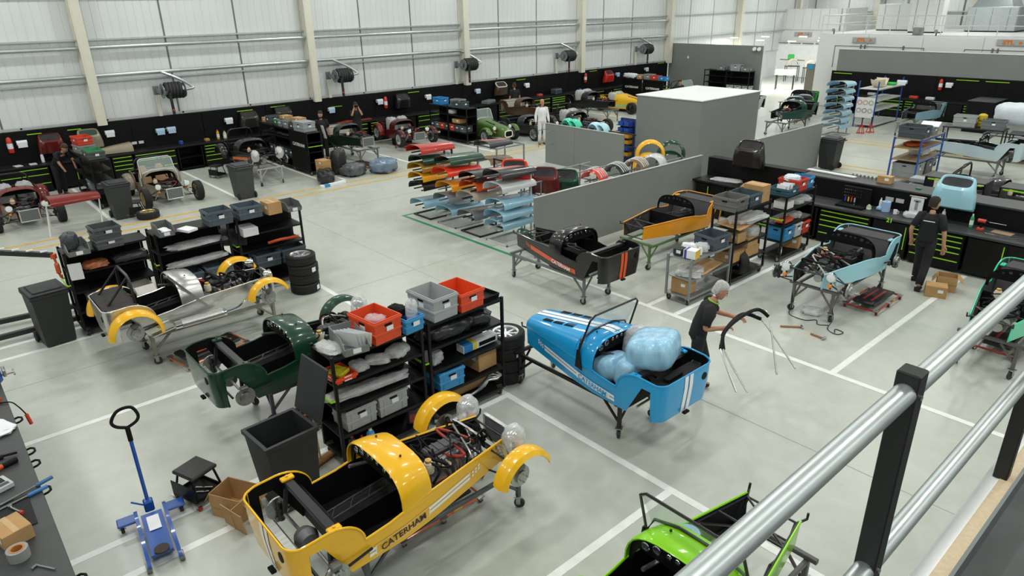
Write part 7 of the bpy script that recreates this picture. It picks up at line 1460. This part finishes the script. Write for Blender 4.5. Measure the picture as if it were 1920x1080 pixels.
# flat steel trolleys by the right edge
for k, (x, y) in enumerate(((-7.6, 28.55), (-5.5, 28.3))):
    t = thing('flat_trolley', 'black flat trolley with crates at the right edge, ' + ('left', 'right')[k], 'trolley', (x, y, 0), .1, 'flat black trolleys'); put('deck', MB().box((0, 0, .28), (1.9, .8, .05), .005), FRAME(), t); put('upper_deck', MB().box((0, 0, .95), (1.9, .8, .04), .005), FRAME(), t)
    for sx in (-1, 1):
        for sy in (-1, 1): put('post', MB().box((sx * .9, sy * .37, .6), (.04, .04, .7)), FRAME(), t); castor(t, sx * .8, sy * .33, .08)
crate('pale grey crate on the flat trolley at the right edge', (-7.95, 28.55, .97), .1, 'a0a5a5', (.7, .5, .38)); crate('dark grey crate on the second flat trolley', (-7.05, 28.5, .97), .1, '6a7073', (.7, .5, .32))
t = thing('gas_bottle', 'yellow bottle between the grey crates at the right edge', 'bottle', (-7.5, 28.75, .97)); put('body', MB().lathe([(.02, 0), (.13, .02), (.14, .15), (.1, .2), (.14, .25), (.14, .4), (.08, .45)], 14), plastic('c7b022'), t); put('handle', MB().tube([(-.06, 0, .44), (-.04, 0, .52), (.06, 0, .52), (.07, 0, .44)], .014, 6), DBLK(), t)
t = thing('lettered_cabinet', 'black lettered cabinet before the right back boards', 'cabinet', (-8.9, 34.2, 0), UP); put('body', MB().box((0, 0, .62), (1.6, 1.0, 1.24), .01), BPAN, t); put('top', MB().box((0, 0, 1.25), (1.62, 1.02, .02)), WTOP, t); put('lettering', text_mesh('CATERHAM', .17, .001, xs=1.15, bold=.003), paint('f3f4f3'), t, loc=(.0, -.505, .85), rot=(pi / 2, 0, 0))
# cartons, bags and boxes in the left aisle
for k in range(3): carton('brown archive box by the lettered trolley end, ' + ('bottom', 'middle', 'top')[k] + ' of the stack', (-21.35, 10.35, .2 * k), .05 * k, (.42, .34, .195), tape=False, group='archive boxes')
bundle('large black film-wrapped roll lying by the yellow line', (-20.75, 10.1, 0), 1.2, (.55, 1.2, .38), mat('black_film', '2b2d2e', .25, var=.3, bump=.6, bscale=10), seed=96); bundle('blue-tinted film-wrapped bundle by the yellow line', (-20.6, 12.2, 0), .5, (.8, .9, .45), mat('bluegrey_film', '6d8296', .2, var=.2, bump=.7, bscale=8), seed=97); bundle('grey film-wrapped bundle between the black and blue ones', (-20.9, 11.2, 0), .3, (.7, .8, .4), mat('grey_film', '575b5c', .2, var=.4, bump=.7, bscale=8), seed=98); bundle('tall black film bundle behind the archive boxes', (-21.4, 10.95, 0), .3, (.4, .5, .85), mat('black_film', '2b2d2e', .25), seed=99)
t = thing('flat_printed_box', 'flat blue and white printed box by the yellow line', 'box', (-20.1, 10.0, 0), UP + .1); put('body', MB().box((0, 0, .04), (.9, .14, .08), .004), PAPER(), t); put('printed_band', MB().box((-.25, 0, .041), (.2, .144, .082)), plastic('3a8fc0'), t)
bp = thing('panel_stand', 'white-legged stand with a glossy maroon bonnet at the left', 'stand', (-20.6, 2.9, 0), UP)
for sx in (-.6, .6): put('leg', MB().tube([(sx - .12, -.25, 0), (sx, 0, .75)], .018, 6), WM, bp); put('leg', MB().tube([(sx + .0, .3, 0), (sx, 0, .75)], .018, 6), WM, bp)
put('cross_rail', MB().tube([(-.6, 0, .75), (.6, 0, .75)], .018, 6), WM, bp)
bonnet_thing('glossy maroon bonnet on the white-legged stand', (-20.6, 2.35, .78), UP, '7a1c12', L_=1.15, h0=.2, h1=.14, group=None)
tag(put('hood_frame_panel', MB().shell([[(x, y, z) for y, z in scut(.5, 0, .3, 10)] for x in (0, .5)], .01), mat('hood_fabric', '2e2f30', .8), None, loc=(-13.9, 4.15, 1.0), rot=(0, .2, UP)), 'dark fabric hood standing behind the middle trolley', 'hood')
# packed covers in the blue car
for k, (x, y, z, d, ro) in enumerate(((-5.05, 6.15, .74, (.5, .42, .34), (0, -.45, .15)), (-4.82, 6.12, .8, (.26, .44, .4), (0, .25, 0)), (-4.6, 6.4, 1.06, (.6, .72, .4), (0, -.15, .35)))): bundle('pale blue film-wrapped seat in the blue car, ' + ('flat by the dashboard', 'upright in the middle', 'largest, on the boot')[k], (x, y, z), 0, d, BFILM(), seed=101 + k, amp=.02, name='wrapped_bundle', cat='seat', group='wrapped seats in the blue car', e=.52, rot=ro)
bundle('white film-wrapped seat behind the blue wrapped seats', (-5.0, 6.66, .86), .25, (.5, .36, .46), FILM(), seed=105, amp=.06, name='wrapped_bundle', cat='seat', group=None, e=.5)
tag(put('boot_tray', MB().box((0, 0, .02), (.22, .8, .02)).box((0, -.1, .05), (.08, .3, .06), .01), DBLK(), None, loc=(-4.22, 6.36, 1.02)), 'black tray in the boot of the blue car', 'tray')
# blue paper roll in the lime car, exhaust on the aluminium car
t = thing('blue_paper_roll', 'blue paper roll standing in the lime green car', 'paper roll', (-2.5, 4.12, .86)); put('roll', MB().lathe([(.035, 0), (.1, 0), (.1, .26), (.035, .26)], 24, closed=True), mat('blue_paper', '9dbbe0', .85), t); put('core', MB().lathe([(.028, 0), (.036, 0), (.036, .262), (.028, .262)], 18, closed=True), mat('core_brown', '7d5f45', .8), t)
t = put('side_exhaust', MB().box((0, 2.85, .0), (.02, .7, .02)), STEEL(), ALUCAR, loc=(-1.55, -.64, .1), rot=(0, 0, -UP), label='polished steel silencer along the car side'); put('silencer', MB().lathe([(.03, -.42), (.075, -.4), (.075, .4), (.03, .42)], 20, Matrix.Translation((0, 2.85, .0)) @ Matrix.Rotation(pi / 2, 4, 'X')), CHROME(), t); put('front_pipe', MB().tube(smooth([(0, 3.25, 0), (0, 3.45, .02), (-.02, 3.6, .1), (-.14, 3.75, .13)], 5), .032, 10), CHROME(), t); put('tail_pipe', MB().tube([(0, 2.45, 0), (.02, 2.1, -.05)], .032, 10), CHROME(), t); put('heat_shield', MB().shell([[(.085 * cos(a), y, .085 * sin(a)) for a in (-.4, .2, .8, 1.4, 2.0)] for y in (2.55, 3.2)], .004), ALU(), t)
put('screen_stanchion', MB().tube([(1.5, -.5, .2), (.98, -.47, .88)], .028, 4), ALU(), ALUCAR)
